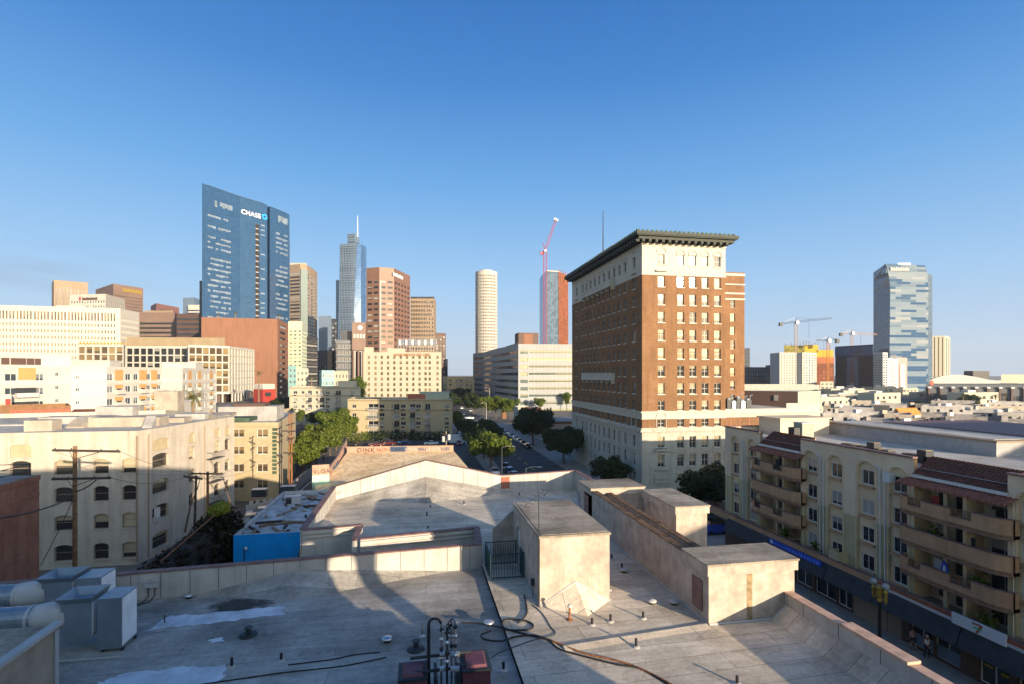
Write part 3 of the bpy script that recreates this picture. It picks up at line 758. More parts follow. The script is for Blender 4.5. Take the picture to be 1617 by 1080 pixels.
    # long wall with its plant-room blocks
    q = MB(); q.box(11.7, 12.0, 21.1, 35.2, RB, 14.66); q.box(12.75, 13.0, 21.1, 34.6, RB-2, 14.5); q.box(12.0, 12.75, 21.1, 34.6, RB, 14.3)
    lw = b.part(q, 'roof_wall', M_stucco)
    q = MB(); q.box(11.64, 12.06, 21.1, 35.2, 14.66, 14.71); q.box(12.7, 13.05, 21.1, 34.6, 14.5, 14.55); q.box(12.06, 12.7, 21.1, 34.6, 14.3, 14.32)
    b.part(q, 'stained_cap', plain('stained_cap', (.17, .10, .055), .9, var=.5, scale=2), lw)
    q = MB(); q.tube([(11.68, 19.3, RB+.03), (11.66, 36, RB+.03)], .045, 5); b.part(q, 'flashing', M_whitecool, lw)
    for i, (xa, xb, ya, yb, zt2, zb) in enumerate(((11.65, 15.55, 19.3, 21.15, 14.84, RB), (11.7, 15.35, 33.6, 36.2, 14.84, RB), (14.9, 16.85, 28.1, 32.5, 14.84, 0))):
        q = MB(); q.box(xa, xb, ya, yb, zb, zt2-.45); q.box(xa-.1, xb+.1, ya-.1, yb+.1, zt2-.45, zt2-.05)
        pb = b.part(q, 'plant_room', M_stucco)
        q = MB(); q.box(xa-.14, xb+.14, ya-.14, yb+.14, zt2-.05, zt2+.03); b.part(q, 'roof_cap', M_roofcap, pb)
        if i == 0:
            q = MB(); q.box(xa-.04, xa, 19.75, 20.55, 12.75, 14.0); b.part(q, 'hatch', M_coping, pb)
            q = MB(); q.box(13.35, 13.6, ya-.008, ya, RB, 14.35); b.part(q, 'rust_streak', plain('rust_streak', (.30, .22, .12), .9, var=.3, scale=4), pb)
            q = MB(); q.tube([(xa, ya-.03, RB+.03), (14.6, ya-.03, RB+.03), (15.05, ya-.03, RB+.5)], .05, 5); b.part(q, 'flashing', M_whitecool, pb)
        if i == 1:
            q = MB(); q.box(xa-.03, xa, 34.3, 35.2, 12.9, 14.2); b.part(q, 'hatch', M_coping, pb)
    # storey-high blocks towards the left foreground
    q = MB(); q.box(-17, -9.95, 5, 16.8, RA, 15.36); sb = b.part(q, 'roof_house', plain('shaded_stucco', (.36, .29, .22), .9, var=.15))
    q = MB(); q.box(-17.1, -9.85, 4.9, 16.9, 15.36, 15.42); b.part(q, 'roof_cap', M_roofcap, sb)
    q = MB(); q.box(-10.06, -9.82, 4.9, 16.93, 15.42, 15.52); q.box(-10.02, -9.9, 16.72, 16.88, RA, 15.36); b.part(q, 'white_trim', M_whitecool, sb)
    # painted repairs and stains on the grey roof
    def blob(name, pts, m_, z=.006, jit=.12):
        P_ = [Vector(ground(x, y, RA)) for x, y in pts]; r = []
        for i, p in enumerate(P_):
            n_ = P_[(i+1) % len(P_)]
            for k in range(6): r.append(p.lerp(n_, k/6)+Vector((random.uniform(-jit, jit), random.uniform(-jit, jit))))
        g = MB(); g.add([(p.x, p.y, RA+z) for p in r], [tuple(range(len(r)))]); return b.part(g, name, m_)
    blob('roof_patch', [(232, 995), (270, 972), (330, 968), (400, 960), (449, 957), (447, 970), (380, 978), (310, 986)], M_wornwhite)
    blob('roof_patch', [(155, 1078), (200, 1062), (300, 1052), (362, 1047), (350, 1072), (300, 1095), (160, 1100)], M_wornwhite)
    blob('roof_patch', [(330, 1010), (350, 1005), (352, 1012), (334, 1014)], M_wornwhite, jit=.04)
    blob('tar_stain', [(290, 966), (320, 942), (400, 936), (455, 940), (450, 960), (390, 975), (310, 976)], M_stain, .004, .1)
    blob('tar_stain', [(470, 940), (540, 925), (612, 913), (614, 916), (540, 929), (472, 944)], M_stain, .005, .04)
    b.finish()
    # railing round the stair head
    t = thing('safety_railing', 'dark teal metal railing enclosing the stair head beside the stair house', 'railing', (4.4, 25.5, RB))
    M_rail = plain('teal_rail', (.03, .075, .09), .5, var=.2)
    def run(a, c, h=1.25, n=12):
        g = MB(); a, c = Vector(a), Vector(c)
        for z in (.12, h): g.tube([(a.x, a.y, RB+z), (c.x, c.y, RB+z)], .03, 5)
        for i in range(n+1):
            p = a.lerp(c, i/n); g.box(p.x-.012, p.x+.012, p.y-.012, p.y+.012, RB+.0, RB+h)
        for p in (a, c): g.box(p.x-.03, p.x+.03, p.y-.03, p.y+.03, RB, RB+h+.05)
        g.build('rail_panel', M_rail, t)
    run((3.65, 25.4), (5.28, 25.4)); run((3.65, 27.4), (5.28, 27.4)); run((3.65, 25.45), (3.65, 27.35)); run((5.28, 25.45), (5.28, 26.2), n=5)
front_building()
# ------------------------------------------------------------------ things standing on that roof
def vents():
    spec = [  # px, base y, height px, kind, label
        (935, 986, 10, 'p', 'short dark vent pipe just below the orange capped pipe'),
        (964, 981, 11, 'p', 'dark vent pipe to the right of the orange capped pipe'),
        (1015.6, 976, 10, 'p', 'dark vent pipe nearest to the plant room door side'),
        (1004.5, 1021, 13, 'p', 'dark vent pipe on the near side of the welted roof ridge'),
        (1164, 1080, 13, 'p', 'dark vent pipe at the lower edge of the tan roof'),
        (982, 898, 9, 'p', 'dark vent pipe behind the flat cap beside the long wall'),
        (966, 882, 7, 'p', 'small vent pipe between the stair house and the long wall'),
        (899.5, 978, 21, 'o', 'rusty orange vent pipe with a pale cap before the stair house'),
        (795, 1057, 12, 'p', 'dark vent pipe right of the maroon fan boxes'),
        (961, 931, 9, 'p', 'stub of pipe against the stair house corner'),
        (657, 1025, 14, 's', 'dark stack with a flange left of the pipe rack'),
        (667, 1003, 14, 't', 'thin spike of pipe left of the pipe rack'),
        (613, 912, 6, 'p', 'small black vent at the foot of the near parapet'),
        (772, 987, 4, 'f', 'pale mushroom vent right of the pipe rack'),
        (611, 1013, 5, 'f', 'pale mushroom vent left of the pipe rack'),
        (392, 1003, 13, 's', 'dark stack with a flange in the middle of the grey roof'),
        (444, 1042, 11, 'p', 'small dark pipe at the right of the grey roof'),
        (366, 1052, 14, 'p', 'small dark pipe next to the large silver patch'),
        (260, 985, 11, 't', 'thin white based pipe in the silver roof paint'),
        (298, 944, 5, 'f', 'low dark vent at the foot of the parapet'),
        (679.5, 802, 5, 'p', 'dark vent left of centre on the far roof'),
        (674, 815, 7, 'p', 'dark vent nearest the light well on the far roof'),
        (732.6, 796, 6, 'p', 'pale vent near the centre of the far roof'),
        (676, 834, 4, 'p', 'vent close behind the light well coping'),
        (820, 782, 5, 'p', 'vent in the shadow before the red access panel'),
        (811, 774, 6, 's', 'flanged vent at the foot of the red access panel'),
        (985, 903, 4, 'f', 'flat broad vent cap beside the long wall'),
        (1029, 953, 4, 'f', 'white mushroom vent half in sun near the long wall'),
        (1064, 954, 5, 'f', 'grey mushroom vent in the shade of the plant room')]
    for px, py, hp, k, lab in spec:
        z = RB if (px > 770 or py < 850) else RA
        d = (H-z)*FPX/(py-HY); x, y = at(px, d); h = max(.18, hp*d/FPX*1.02)
        t = thing('vent_pipe', lab, 'vent', (x, y, z), 'vents on the flat roof')
        q = MB()
        if k in 'po':
            q.lathe((x, y, z), [(.09, 0), (.05, .04), (.05, h)], 10, 0)
            q.build('pipe', M_rust if k == 'o' else M_tar, t)
            q = MB(); q.lathe((x, y, z), [(.16, 0), (.12, .03), (.06, .05)], 10); q.build('flashing', M_rust if k == 'o' else M_stucco_grey, t)
            if k == 'o': q = MB(); q.lathe((x, y, z), [(.09, h-.04), (.1, h), (.06, h+.08)], 10); q.build('cap', M_whitecool, t)
        elif k == 's':
            q.lathe((x, y, z), [(.1, 0), (.1, h*.9), (.16, h*.92), (.16, h)], 10); q.build('pipe', M_darkmetal, t)
            q = MB(); q.lathe((x, y, z), [(.34, 0), (.3, .08), (.1, .12)], 12); q.build('flange', M_darkmetal, t)
        elif k == 't':
            q.lathe((x, y, z), [(.025, 0), (.025, h*1.3)], 6); q.build('pipe', M_darkmetal, t)
            q = MB(); q.lathe((x, y, z), [(.14, 0), (.03, .06)], 8); q.build('flashing', M_whitecool, t)
        else:
            q.lathe((x, y, z), [(.12, 0), (.12, .14)], 10); q.build('pipe', M_darkmetal, t)
            q = MB(); q.lathe((x, y, z), [(.21, .12), (.22, .15), (.14, .2), (.03, .22)], 14); q.build('cap', M_steel if px < 800 else M_whitecool, t, smooth=True)
vents()
M_bright = plain('white_sheet_metal', (.78, .79, .8), .5, var=.1)
def ducts():
    for (px0, px1, Y, zc, r, bx0, bx1, hx0, hx1, lab, bt) in (
        (-60, 86, 24.8, 13.45, .45, -13.65, -12.75, -14.9, -13.8, 'further round duct with its hood and box fan by the parapet', 14.15),
        (-60, 112, 22.3, 13.5, .43, -11.55, -10.75, -12.75, -11.75, 'nearer round duct ending in a hood and box fan', 14.2)):
        x0, x1 = xy(px0, Y), hx0+.1
        t = thing('duct_fan_unit', lab, 'ventilation', (bx0, Y, RA), 'galvanised fan units')
        q = MB(); n = 16; x = x0; path = [(x0, Y, zc), (x1, Y, zc)]
        k = int((x1-x0)/.3); pts = []; rs = []
        for i in range(k+1):
            xx = x0+(x1-x0)*i/k; pts += [(xx, Y, zc), (xx+.02, Y, zc), (xx+.05, Y, zc)]; rs += [r, r+.012, r]
        q.tube(pts, rs, 20); q.build('round_duct', M_galv, t, smooth=False)
        q = MB(); q.tube([(x1-1.15, Y, zc+.01), (x1-.95, Y, zc+.02), (x1-.45, Y, zc+.06), (x1, Y, zc+.1)], [r+.01, r+.03, r+.05, r+.06], 20); q.build('elbow', M_whitecool, t, smooth=True)
        q = MB()
        for xx in (x0+(x1-x0)*.3, x0+(x1-x0)*.62, x1-.5): q = MB(); q.tube([(xx, Y, zc), (xx+.09, Y, zc)], r+.025, 20); q.build('duct_band', M_whitecool, t)
        for xx in (x0+(x1-x0)*.45, x1-.8):
            q = MB(); q.box(xx-.04, xx+.04, Y-.03, Y+.03, RA, zc-r+.02); q.build('duct_post', M_darkmetal, t)
        # hood: rounded belly, open flared top
        prof = []; hw = (hx1-hx0)/2; cx = (hx0+hx1)/2; zb = RA+.35
        for i in range(13):
            a = math.pi+math.pi*i/12; prof.append((cx+hw*math.cos(a), zb+hw*.75+hw*.75*math.sin(a)))
        prof = [(hx0, bt-.12)]+prof+[(hx1, bt-.12)]
        q = MB(); A = [(p[0], Y-.45, p[1]) for p in prof]; B_ = [(p[0], Y+.55, p[1]) for p in prof]
        for i in range(len(prof)-1): q.quad(A[i], A[i+1], B_[i+1], B_[i], 1 if i > 6 else 0)
        q.add(A, [tuple(range(len(A)))]); q.add(B_, [tuple(reversed(range(len(B_))))])
        zt = bt-.12; e = .16
        inn = [(hx0+.03, Y-.42), (hx1-.03, Y-.42), (hx1-.03, Y+.52), (hx0+.03, Y+.52)]; outr = [(hx0-e, Y-.45-e), (hx1+e*.3, Y-.45-e), (hx1+e*.3, Y+.55+e), (hx0-e, Y+.55+e)]
        base = [(hx0, Y-.45), (hx1, Y-.45), (hx1, Y+.55), (hx0, Y+.55)]
        for i in range(4):
            j = (i+1) % 4
            q.quad((*base[i], zt), (*base[j], zt), (*outr[j], zt+.22), (*outr[i], zt+.22))
            q.quad((*outr[i], zt+.22), (*outr[j], zt+.22), (*inn[j], zt-.05), (*inn[i], zt-.05))
        q.add([(*p, zt-.05) for p in inn], [(0, 1, 2, 3)])
        q.build('hood', [M_galv, M_bright], t)
        q = MB(); q.box(bx0, bx1, Y-.5, Y+.6, RA+.12, bt); bx = q.build('fan_box', M_galv, t)
        q = MB(); q.box(bx1, bx1+.02, Y-.45, Y+.55, RA+.2, bt-.05); q.build('side_panel', M_bright, bx)
        q = MB(); q.box(bx0+.15, bx0+.8, Y-.52, Y-.5, RA+.35, RA+1.0); q.box(bx0+.05, bx1-.05, Y-.515, Y-.5, RA+1.15, RA+1.18); q.build('access_door', M_galv, bx)
        for dx, dy in ((.1, -.4), (.75, -.4), (.1, .5), (.75, .5)):
            q = MB(); q.box(bx0+dx, bx0+dx+.08, Y+dy-.04, Y+dy+.04, RA, RA+.12); q.build('leg', M_darkmetal, t)
    t = thing('cooling_box', 'pale metal box unit at the left end of the parapet', 'roof unit', (-21.3, 24.6, RA))
    q = MB(); q.box(-23, -19.5, 23.6, 25.5, RA+.1, 14.1); q.build('cabinet', M_galv, t)
    q = MB(); q.box(-23.1, -19.4, 23.5, 25.6, 14.1, 14.17); q.build('lid', M_maroon, t)
    for x in (-21.5, -20): q = MB(); q.box(x, x+.1, 23.7, 25.4, RA, RA+.1); q.build('leg', M_darkmetal, t)
    # two meter boxes on the near parapet
    for px, lab in ((227, 'left of the two white junction boxes on the parapet'), (237, 'right of the two white junction boxes on the parapet')):
        x = xy(px, 26.1); y = 25.79+(x+23)*1.9/26.5-.012
        t = thing('junction_box', lab, 'junction box', (x, y, 12.9), 'white junction boxes')
        q = MB(); q.box(x-.16, x+.16, y-.14, y, 12.78, 13.12); q.build('case', M_whitecool, t)
        q = MB(); q.box(x-.18, x+.18, y-.19, y-.14, 13.06, 13.1); q.build('hood', M_whitecool, t)
        q = MB(); q.tube([(x, y-.05, 12.78), (x, y-.05, 12.4), (x-.1, y-.3, RA+.03), (x-.6, y-.9, RA+.03)], .025, 6); q.build('conduit', M_darkmetal, t)
ducts()
def fan_box(px0, px1, yb, yf, z, lab):
    d0, d1 = (H-z)*FPX/(yf-HY), (H-z)*FPX/(yb-HY); a, c = Vector(at(px0, d0)), Vector(at(px1, d0)); e = Vector(at(px0, d1))
    x0, x1 = a.x, c.x; y0, y1 = a.y, a.y+(d1-d0)
    t = thing('exhaust_fan_box', lab, 'exhaust fan', ((x0+x1)/2, (y0+y1)/2, RA), 'maroon exhaust boxes')
    q = MB(); q.box(x0, x1, y0, y1, RA, z-.12); q.build('housing', M_maroon, t)
    q = MB(); q.box(x0-.04, x1+.04, y0-.04, y1+.04, z-.12, z-.05); q.build('rim', M_darkmetal, t)
    q = MB(); q.box(x0+.09, x1-.09, y0+.09, y1-.09, z-.05, z+.02, taper=.05); q.build('lid', M_maroon, t)
fan_box(630, 674, 1044, 1071, 13.3, 'left maroon metal exhaust box at the bottom edge')
fan_box(731, 776, 1026, 1056, 13.5, 'right maroon metal exhaust box, taller of the two')
def pipe_rack():
    x, y = at(702, 16.8)
    t = thing('pipe_rack', 'rack of silver and black valve pipes between the maroon boxes', 'pipework', (x, y, RA))
    P_ = lambda px, py, d: (*at(px, d), zat(py, d))
    q = MB(); q.tube([P_(677, 1085, 16.9), P_(677, 984, 16.9)], .055, 8)
    pts = [P_(677+9.5-9.5*math.cos(a), 984-8*math.sin(a), 16.9) for a in [math.pi*k/8 for k in range(9)]]; q.tube(pts, .045, 8); q.build('vent_riser', M_darkmetal, t)
    for y2, d in ((1034, 16.9), (1057, 16.2)):
        q = MB(); q.tube([P_(648, y2+5, d), P_(744, y2-6, d)], .05, 8); q.build('header_pipe', M_darkmetal, t)
        for px in (699, 716, 722):
            q = MB(); a = P_(px-4, y2-1, d-.05); c = P_(px+4, y2-2, d-.05); q.tube([a, c], .085, 10); q.build('flange', M_steel, t)
    for px, top, d in ((697, 984, 17.0), (713, 978, 16.9), (719, 977, 16.8), (706, 990, 16.6)):
        q = MB(); q.tube([P_(px, 1080, d), P_(px, top, d)], .035, 8); q.build('riser', M_steel if px != 706 else M_darkmetal, t)
        for k in range(4):
            yy = top+8+k*15+(px % 5); q = MB(); p = P_(px, yy, d-.05); q.ball(p, .07, n=8); q.build('valve', M_steel if k % 2 else M_darkmetal, t)
    for k in range(7):
        q = MB(); a0 = random.uniform(0, 6); cx, cy = 700+k*3.2, 990+random.uniform(-8, 12); r_ = random.uniform(4, 9)
        q.tube([P_(cx+r_*math.cos(a0+i*.5), cy+r_*.9*math.sin(a0+i*.5), 16.7+.03*i) for i in range(9)], .018, 6); q.build('loop_of_tube', M_tar if k % 3 else M_steel, t)
    for px in (688, 725):
        q = MB(); p = P_(px, 1045, 16.6); q.box(p[0]-.05, p[0]+.05, p[1]-.5, p[1]+.5, RA, RA+.9); q.build('support', M_darkmetal, t)
pipe_rack()
def cable(name, lab, pts, r, m_, z, cat='cable'):
    P_ = [Vector((*ground(px, py, z), z+r)) for px, py in pts]; path = []
    for i in range(len(P_)-1):
        p0, p1, p2, p3 = P_[max(i-1, 0)], P_[i], P_[i+1], P_[min(i+2, len(P_)-1)]
        for k in range(6):
            t = k/6; path.append(.5*((2*p1)+(p2-p0)*t+(2*p0-5*p1+4*p2-p3)*t*t+(3*p1-p0-3*p2+p3)*t**3))
    path.append(P_[-1]); q = MB(); q.tube(path, r, 6)
    tag(q.build(name, m_), lab, cat)
cable('roof_cable', 'thick black hose looping from the pipe rack over the roof step', [(728, 984), (755, 985), (790, 991), (800, 995), (833, 995), (842, 988), (830, 981), (800, 978), (793, 985), (798, 993), (830, 1002), (870, 1012)], .035, M_tar, RB)
cable('roof_cable', 'black hose curving back in a hook on the grey roof', [(775, 997), (760, 1003), (765, 1010), (790, 1013), (815, 1006), (845, 1004), (872, 1013)], .035, M_tar, RB+.02)
cable('roof_cable', 'brown hose running off towards the lower right', [(866, 1010), (890, 1020), (925, 1033), (965, 1042), (1000, 1052), (1035, 1068), (1075, 1090)], .035, M_rust, RB)
cable('roof_cable', 'second brown hose beside the long one', [(868, 1012), (885, 1026), (930, 1039), (975, 1050), (1010, 1056), (1045, 1075), (1068, 1090)], .03, M_tar, RB)
cable('roof_cable', 'grey conduit from the stair house to the hoses', [(828, 940), (832, 965), (826, 978), (818, 984)], .04, M_darkmetal, RB)
cable('roof_cable', 'thin lead run slanting from the stair house corner', [(840, 955), (856, 968), (870, 990), (877, 1000), (862, 1006), (838, 1012), (790, 1030), (775, 1040)], .018, M_darkmetal, RB)
cable('roof_cable', 'thin dark lead across the shaded grey roof', [(455, 1050), (520, 1042), (560, 1034), (600, 1030)], .022, M_tar, RA)
cable('roof_cable', 'long thin lead low on the grey roof', [(290, 1085), (380, 1072), (450, 1062), (540, 1052), (610, 1038)], .022, M_tar, RA)
cable('white_rail', 'loose white strip lying behind the left roof house', [(92, 1045), (192, 1038)], .035, M_whitecool, RA, 'strip')
def antenna():
    x, y = at(852, 22.9)
    t = thing('roof_antenna', 'bare mast with crooked aerial arms on the stair house', 'antenna', (x, y, 15.48))
    q = MB(); q.tube([(x, y+.15, 15.4), (x, y+.15, 17.35)], .02, 6); q.build('mast', M_darkmetal, t)
    q = MB(); q.tube([(x-.75, y-.3, 16.85), (x+.35, y+.4, 17.35)], .015, 5)
    for k in range(6):
        f = k/5; c = Vector((x-.75+1.1*f, y-.3+.7*f, 16.85+.5*f)); s_ = .35-.02*k
        q.tube([c+Vector((-s_*.5, s_*.8, 0)), c+Vector((s_*.5, -s_*.8, 0))], .009, 4)
    q.tube([(x+.2, y, 17.2), (x+.45, y+.3, 17.28)], .03, 5); q.build('aerial', M_darkmetal, t)
antenna()
# ------------------------------------------------------------------ the tall brick hotel on the corner
def hotel():
    X0, Y0 = 41.4, 91.0; XE = 58.4; YB = 135.0; AX = 79.5
    b = Bld('brick_hotel', 'tall brown brick hotel with cream stone base and dark overhanging cornice', (50, 113, 0))
    P = [(X0, YB), (X0, Y0), (XE, Y0)]
    rows = [(43.9, 1.95), (39.8, 1.95), (36.46, 2.0), (33.15, 2.0), (29.8, 2.0), (26.5, 2.0), (23.2, 2.0), (19.9, 2.0), (16.7, 1.8), (13.42, 1.45), (9.8, 2.2), (6.4, 2.3), (3.2, 1.5)]
    zones = [('stone_base', M_stone, 0, 12.6), ('brick_wall', M_hotelbrick, 12.6, 14.2), ('stone_band', M_whitestone, 14.2, 15.7), ('brick_wall', M_hotelbrick, 15.7, 40.9), ('upper_stone_wall', M_whitestone, 40.9, 47.3)]
    ul = [YB-yx(p, X0) for p in (910.5, 919.7, 925.8, 932.4, 939, 946.2, 953.7, 961.5, 969.6, 978, 987, 1001.2)]
    uf = [xy(p, Y0)-X0 for p in (1044.2, 1074.8, 1094, 1113.4, 1133)]
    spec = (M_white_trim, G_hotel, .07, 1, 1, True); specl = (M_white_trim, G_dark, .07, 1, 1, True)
    def ops(us, za, zb, ww):
        r = []
        for z, h in rows:
            if za <= z-h/2 and z+h/2 <= zb:
                for u in us: r.append((round(u-ww/2, 2), round(u+ww/2, 2), round(z-h/2, 2), round(z+h/2, 2)))
        return r
    sills = MB(); bmeshes = {}
    for nm, m_, za, zb in zones:
        q = MB()
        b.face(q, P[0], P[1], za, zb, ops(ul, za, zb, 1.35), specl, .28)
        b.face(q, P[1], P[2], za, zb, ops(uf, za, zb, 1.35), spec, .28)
        if nm == 'brick_wall': wall(q, P[2], (XE, YB), za, zb); wall(q, (XE, YB), P[0], za, zb)
        else: wall(q, P[2], (XE, YB), za, zb); wall(q, (XE, YB), P[0], za, zb)
        b.part(q, nm, m_)
    for (p0, p1, us) in ((P[0], P[1], ul), (P[1], P[2], uf)):
        d, o, L = frame_of(p0, p1)
        for z, h in rows:
            for u in us:
                a = [wpt(p0, d, o, u-.8, 0, 0), wpt(p0, d, o, u-.8, .12, 0), wpt(p0, d, o, u+.8, .12, 0), wpt(p0, d, o, u+.8, 0, 0)]
                sills.prism([(v[0], v[1]) for v in a], z-h/2-.2, z-h/2-.02)
    b.part(sills, 'window_sills', M_whitestone)['kind'] = 'stuff'
    # string courses
    def band(z0, z1, k, m_, name):
        q = MB(); q.prism([(X0-k, YB), (X0-k, Y0-k), (XE+k, Y0-k), (XE+k, Y0+.002), (X0-.002, Y0+.002), (X0-.002, YB)], z0, z1); return b.part(q, name, m_)
    band(11.85, 12.2, .45, M_stone, 'string_course'); band(12.2, 12.55, .25, M_stone, 'string_course')
    band(15.35, 15.68, .3, M_whitestone, 'string_course'); band(14.22, 14.4, .15, M_whitestone, 'string_course')
    band(46.5, 46.75, .15, M_whitestone, 'string_course'); band(8.0, 8.2, .12, M_stone, 'string_course'); band(40.92, 41.1, .1, M_whitestone, 'string_course')
    band(.0, 1.4, .15, M_stone, 'plinth')
    # hood moulds over the top windows and the framed corner windows
    def hood(p0, p1, u, z, rad, hgt):
        d, o, L = frame_of(p0, p1); q = MB()
        q.tube([wpt(p0, d, o, u+rad*math.cos(a), .05, z+rad*.9*math.sin(a)) for a in [math.pi*k/10 for k in range(11)]], .085, 5)
        for s_ in (-1, 1): q.tube([wpt(p0, d, o, u+s_*rad, .05, z+.02), wpt(p0, d, o, u+s_*rad, .05, z-hgt)], .085, 5)
        b.part(q, 'window_surround', M_whitestone)
    for u in uf[1:]: hood(P[1], P[2], u, 45.0, .85, .3)
    for u in ul[1:-1]: hood(P[0], P[1], u, 45.0, .85, .3)
    for p0, p1, u in ((P[1], P[2], uf[0]), (P[0], P[1], ul[0]), (P[0], P[1], ul[-1])):
        hood(p0, p1, u, 14.6, 1.0, 2.0); hood(p0, p1, u, 45.3, .95, .1)
        d, o, L = frame_of(p0, p1)
        for z0, z1, k, ww in ((40.3, 41.9, .45, 1.15), (7.7, 8.6, .5, 1.35), (4.4, 5.0, .3, 1.2)):
            a = [wpt(p0, d, o, u-ww, 0, 0), wpt(p0, d, o, u-ww, k, 0), wpt(p0, d, o, u+ww, k, 0), wpt(p0, d, o, u+ww, 0, 0)]
            q = MB(); q.prism([(v[0], v[1]) for v in a], z1-.3, z1); b.part(q, 'window_shelf', M_whitestone)
    # carved panels low on the corner
    q = MB(); d, o, L = frame_of(P[1], P[2])
    for u0, u1, za, zb in ((uf[0]-1.4, uf[0]+1.4, 2.2, 4.0), (uf[0]-1.2, uf[0]+1.2, 8.75, 8.95)):
        a = [wpt(P[1], d, o, u0, 0, 0), wpt(P[1], d, o, u0, .22, 0), wpt(P[1], d, o, u1, .22, 0), wpt(P[1], d, o, u1, 0, 0)]
        q.prism([(v[0], v[1]) for v in a], za, zb)
        for k in range(5): q.ball(wpt(P[1], d, o, u0+(u1-u0)*(k+.5)/5, .2, (za+zb)/2), .22, n=7)
    b.part(q, 'carved_panel', M_stone)
    # stone balconies
    def balcony(u0, u1, z, hgt, n):
        d, o, L = frame_of(P[0], P[1]); q = MB()
        pr = lambda a, c, k0, k1, za, zb: q.prism([wpt(P[0], d, o, a, k0, 0)[:2], wpt(P[0], d, o, a, k1, 0)[:2], wpt(P[0], d, o, c, k1, 0)[:2], wpt(P[0], d, o, c, k0, 0)[:2]], za, zb)
        pr(u0, u1, 0, 1.0, z, z+.25); pr(u0, u1, .85, 1.0, z+hgt-.2, z+hgt); pr(u0, u1, .85, 1.0, z+.25, z+.5)
        for i in range(n+1):
            u = u0+.15+(u1-u0-.3)*i/n; pr(u-.18, u+.18, .86, .99, z+.5, z+hgt-.2); pr(u-.15, u+.15, 0, .75, z-.7, z-.02)
        for u in (u0, u1-.15): pr(u, u+.15, 0, .85, z+.25, z+hgt)
        o_ = b.part(q, 'balcony', M_whitestone)
        q = MB(); pr(u0+.16, u1-.16, .9, .94, z+.5, z+hgt-.2); b.part(q, 'balcony_grille', M_stone, o_)
    balcony(YB-yx(926, X0)-.9, YB-yx(969, X0)+.6, 41.0, 1.5, 6); balcony(YB-yx(924, X0), YB-yx(971, X0), 21.3, 1.6, 6)
    # great cornice
    q = MB()
    q.box(X0-1.15, XE+1.15, Y0-1.15, YB+1, 47.3, 47.85); q.box(X0-1.75, XE+1.75, Y0-1.75, YB+1.6, 48.02, 48.55); q.box(X0-1.6, XE+1.6, Y0-1.6, YB+1.4, 47.85, 48.02)
    co = b.part(q, 'cornice', M_cornice)
    n = 34
    for i in range(n): y = Y0-.9+(YB-Y0)*i/n; q = MB(); q.box(X0-1.5, X0-.01, y, y+.5, 46.78, 47.29); b.part(q, 'bracket', M_cornice, co)
    for i in range(14): x = X0-.6+(XE-X0+.6)*i/13.6; q = MB(); q.box(x, x+.5, Y0-1.5, Y0-.01, 46.78, 47.29); b.part(q, 'bracket', M_cornice, co)
    q = MB()
    for i in range(22): x = X0-1.6+(XE-X0+3.0)*i/22; q.box(x, x+.45, Y0-1.7, Y0-1.4, 48.55, 48.85)
    for i in range(50): y = Y0-1.6+(YB-Y0+3)*i/50; q.box(X0-1.7, X0-1.4, y, y+.45, 48.55, 48.85)
    b.part(q, 'cresting', M_coppergreen, co)
    q = MB(); q.box(X0+.3, XE-.3, Y0+.3, YB-.3, 47.9, 48.6); b.part(q, 'roof', M_farroof)
    # rear wing that shows to the right of the main block
    q = MB(); wx = 80.3; wy = 117.0
    uw = [xy(1156.8, wy)-XE]
    b.face(q, (XE, wy), (wx, wy), 0, 47.6, ops(uw, 15, 44, 1.3), spec, .25); wall(q, (wx, wy), (wx, YB), 0, 47.6); wall(q, (wx, YB), (XE, YB), 0, 47.6)
    q.add([(XE, wy, 47.6), (wx, wy, 47.6), (wx, YB, 47.6), (XE, YB, 47.6)], [(0, 1, 2, 3)])
    q.box(XE+1, wx-9, wy+2, YB-3, 47.6, 50.2); b.part(q, 'rear_wing', M_hotelbrick)
    q = MB()
    for y0, y1 in ((432.7, 436.5), (449, 451), (463, 465.5), (472, 474.5)):
        z1, z0 = zat(y0, 129.3), zat(y1, 129.3); q.box(XE, wx+.12, wy-.12, wy-.002, z0, z1); q.box(wx+.002, wx+.12, wy-.002, YB, z0, z1)
    b.part(q, 'stone_band', M_whitestone)
    # low annex along the cross street
    q = MB(); pa = (XE, Y0+.4), (AX, Y0+.4)
    b.face(q, *pa, 0, 12.6, [(u-.65, u+.65, 8.7, 10.9) for u in (2.2, 5.2, 8.2, 11.2, 14.2, 17.2)]+[(u-.65, u+.65, 5.2, 7.5) for u in (2.2, 5.2, 8.2, 11.2, 14.2, 17.2)], spec, .25)
    wall(q, (AX, Y0+.4), (AX, 112), 0, 12.6); b.part(q, 'annex_base', M_stone)
    q = MB(); wall(q, *pa, 12.6, 14.3); wall(q, (AX, Y0+.4), (AX, 112), 12.6, 14.3); b.part(q, 'brick_wall', M_hotelbrick)
    q = MB(); q.box(XE, AX, Y0+.4, 112, 14.3, 14.9); q.box(XE, AX+.3, Y0+.1, 112, 14.9, 15.3); q.box(XE, AX, Y0+.4, Y0+.9, 15.3, 15.9); q.box(AX-7.6, AX, Y0+.4, Y0+.8, 15.9, 16.9)
    b.part(q, 'annex_parapet', M_whitestone)
    q = MB()
    for k in range(10): x = XE+1.2+k*2; q.box(x, x+.25, Y0+.36, Y0+.4, 12.7, 14.2)
    b.part(q, 'pilaster', M_redbrick)
    # roof house
    q = MB(); q.box(43.5, 50, 111, 124, 48.6, 51.4); b.part(q, 'roof_house', M_whitestone)
    b.finish(100)
    t = thing('radio_mast', 'thin tall mast on the hotel roof', 'mast', (47, 121, 48.6))
    x, y = at(952.3, 127); t.location = (x, y, 48.6)
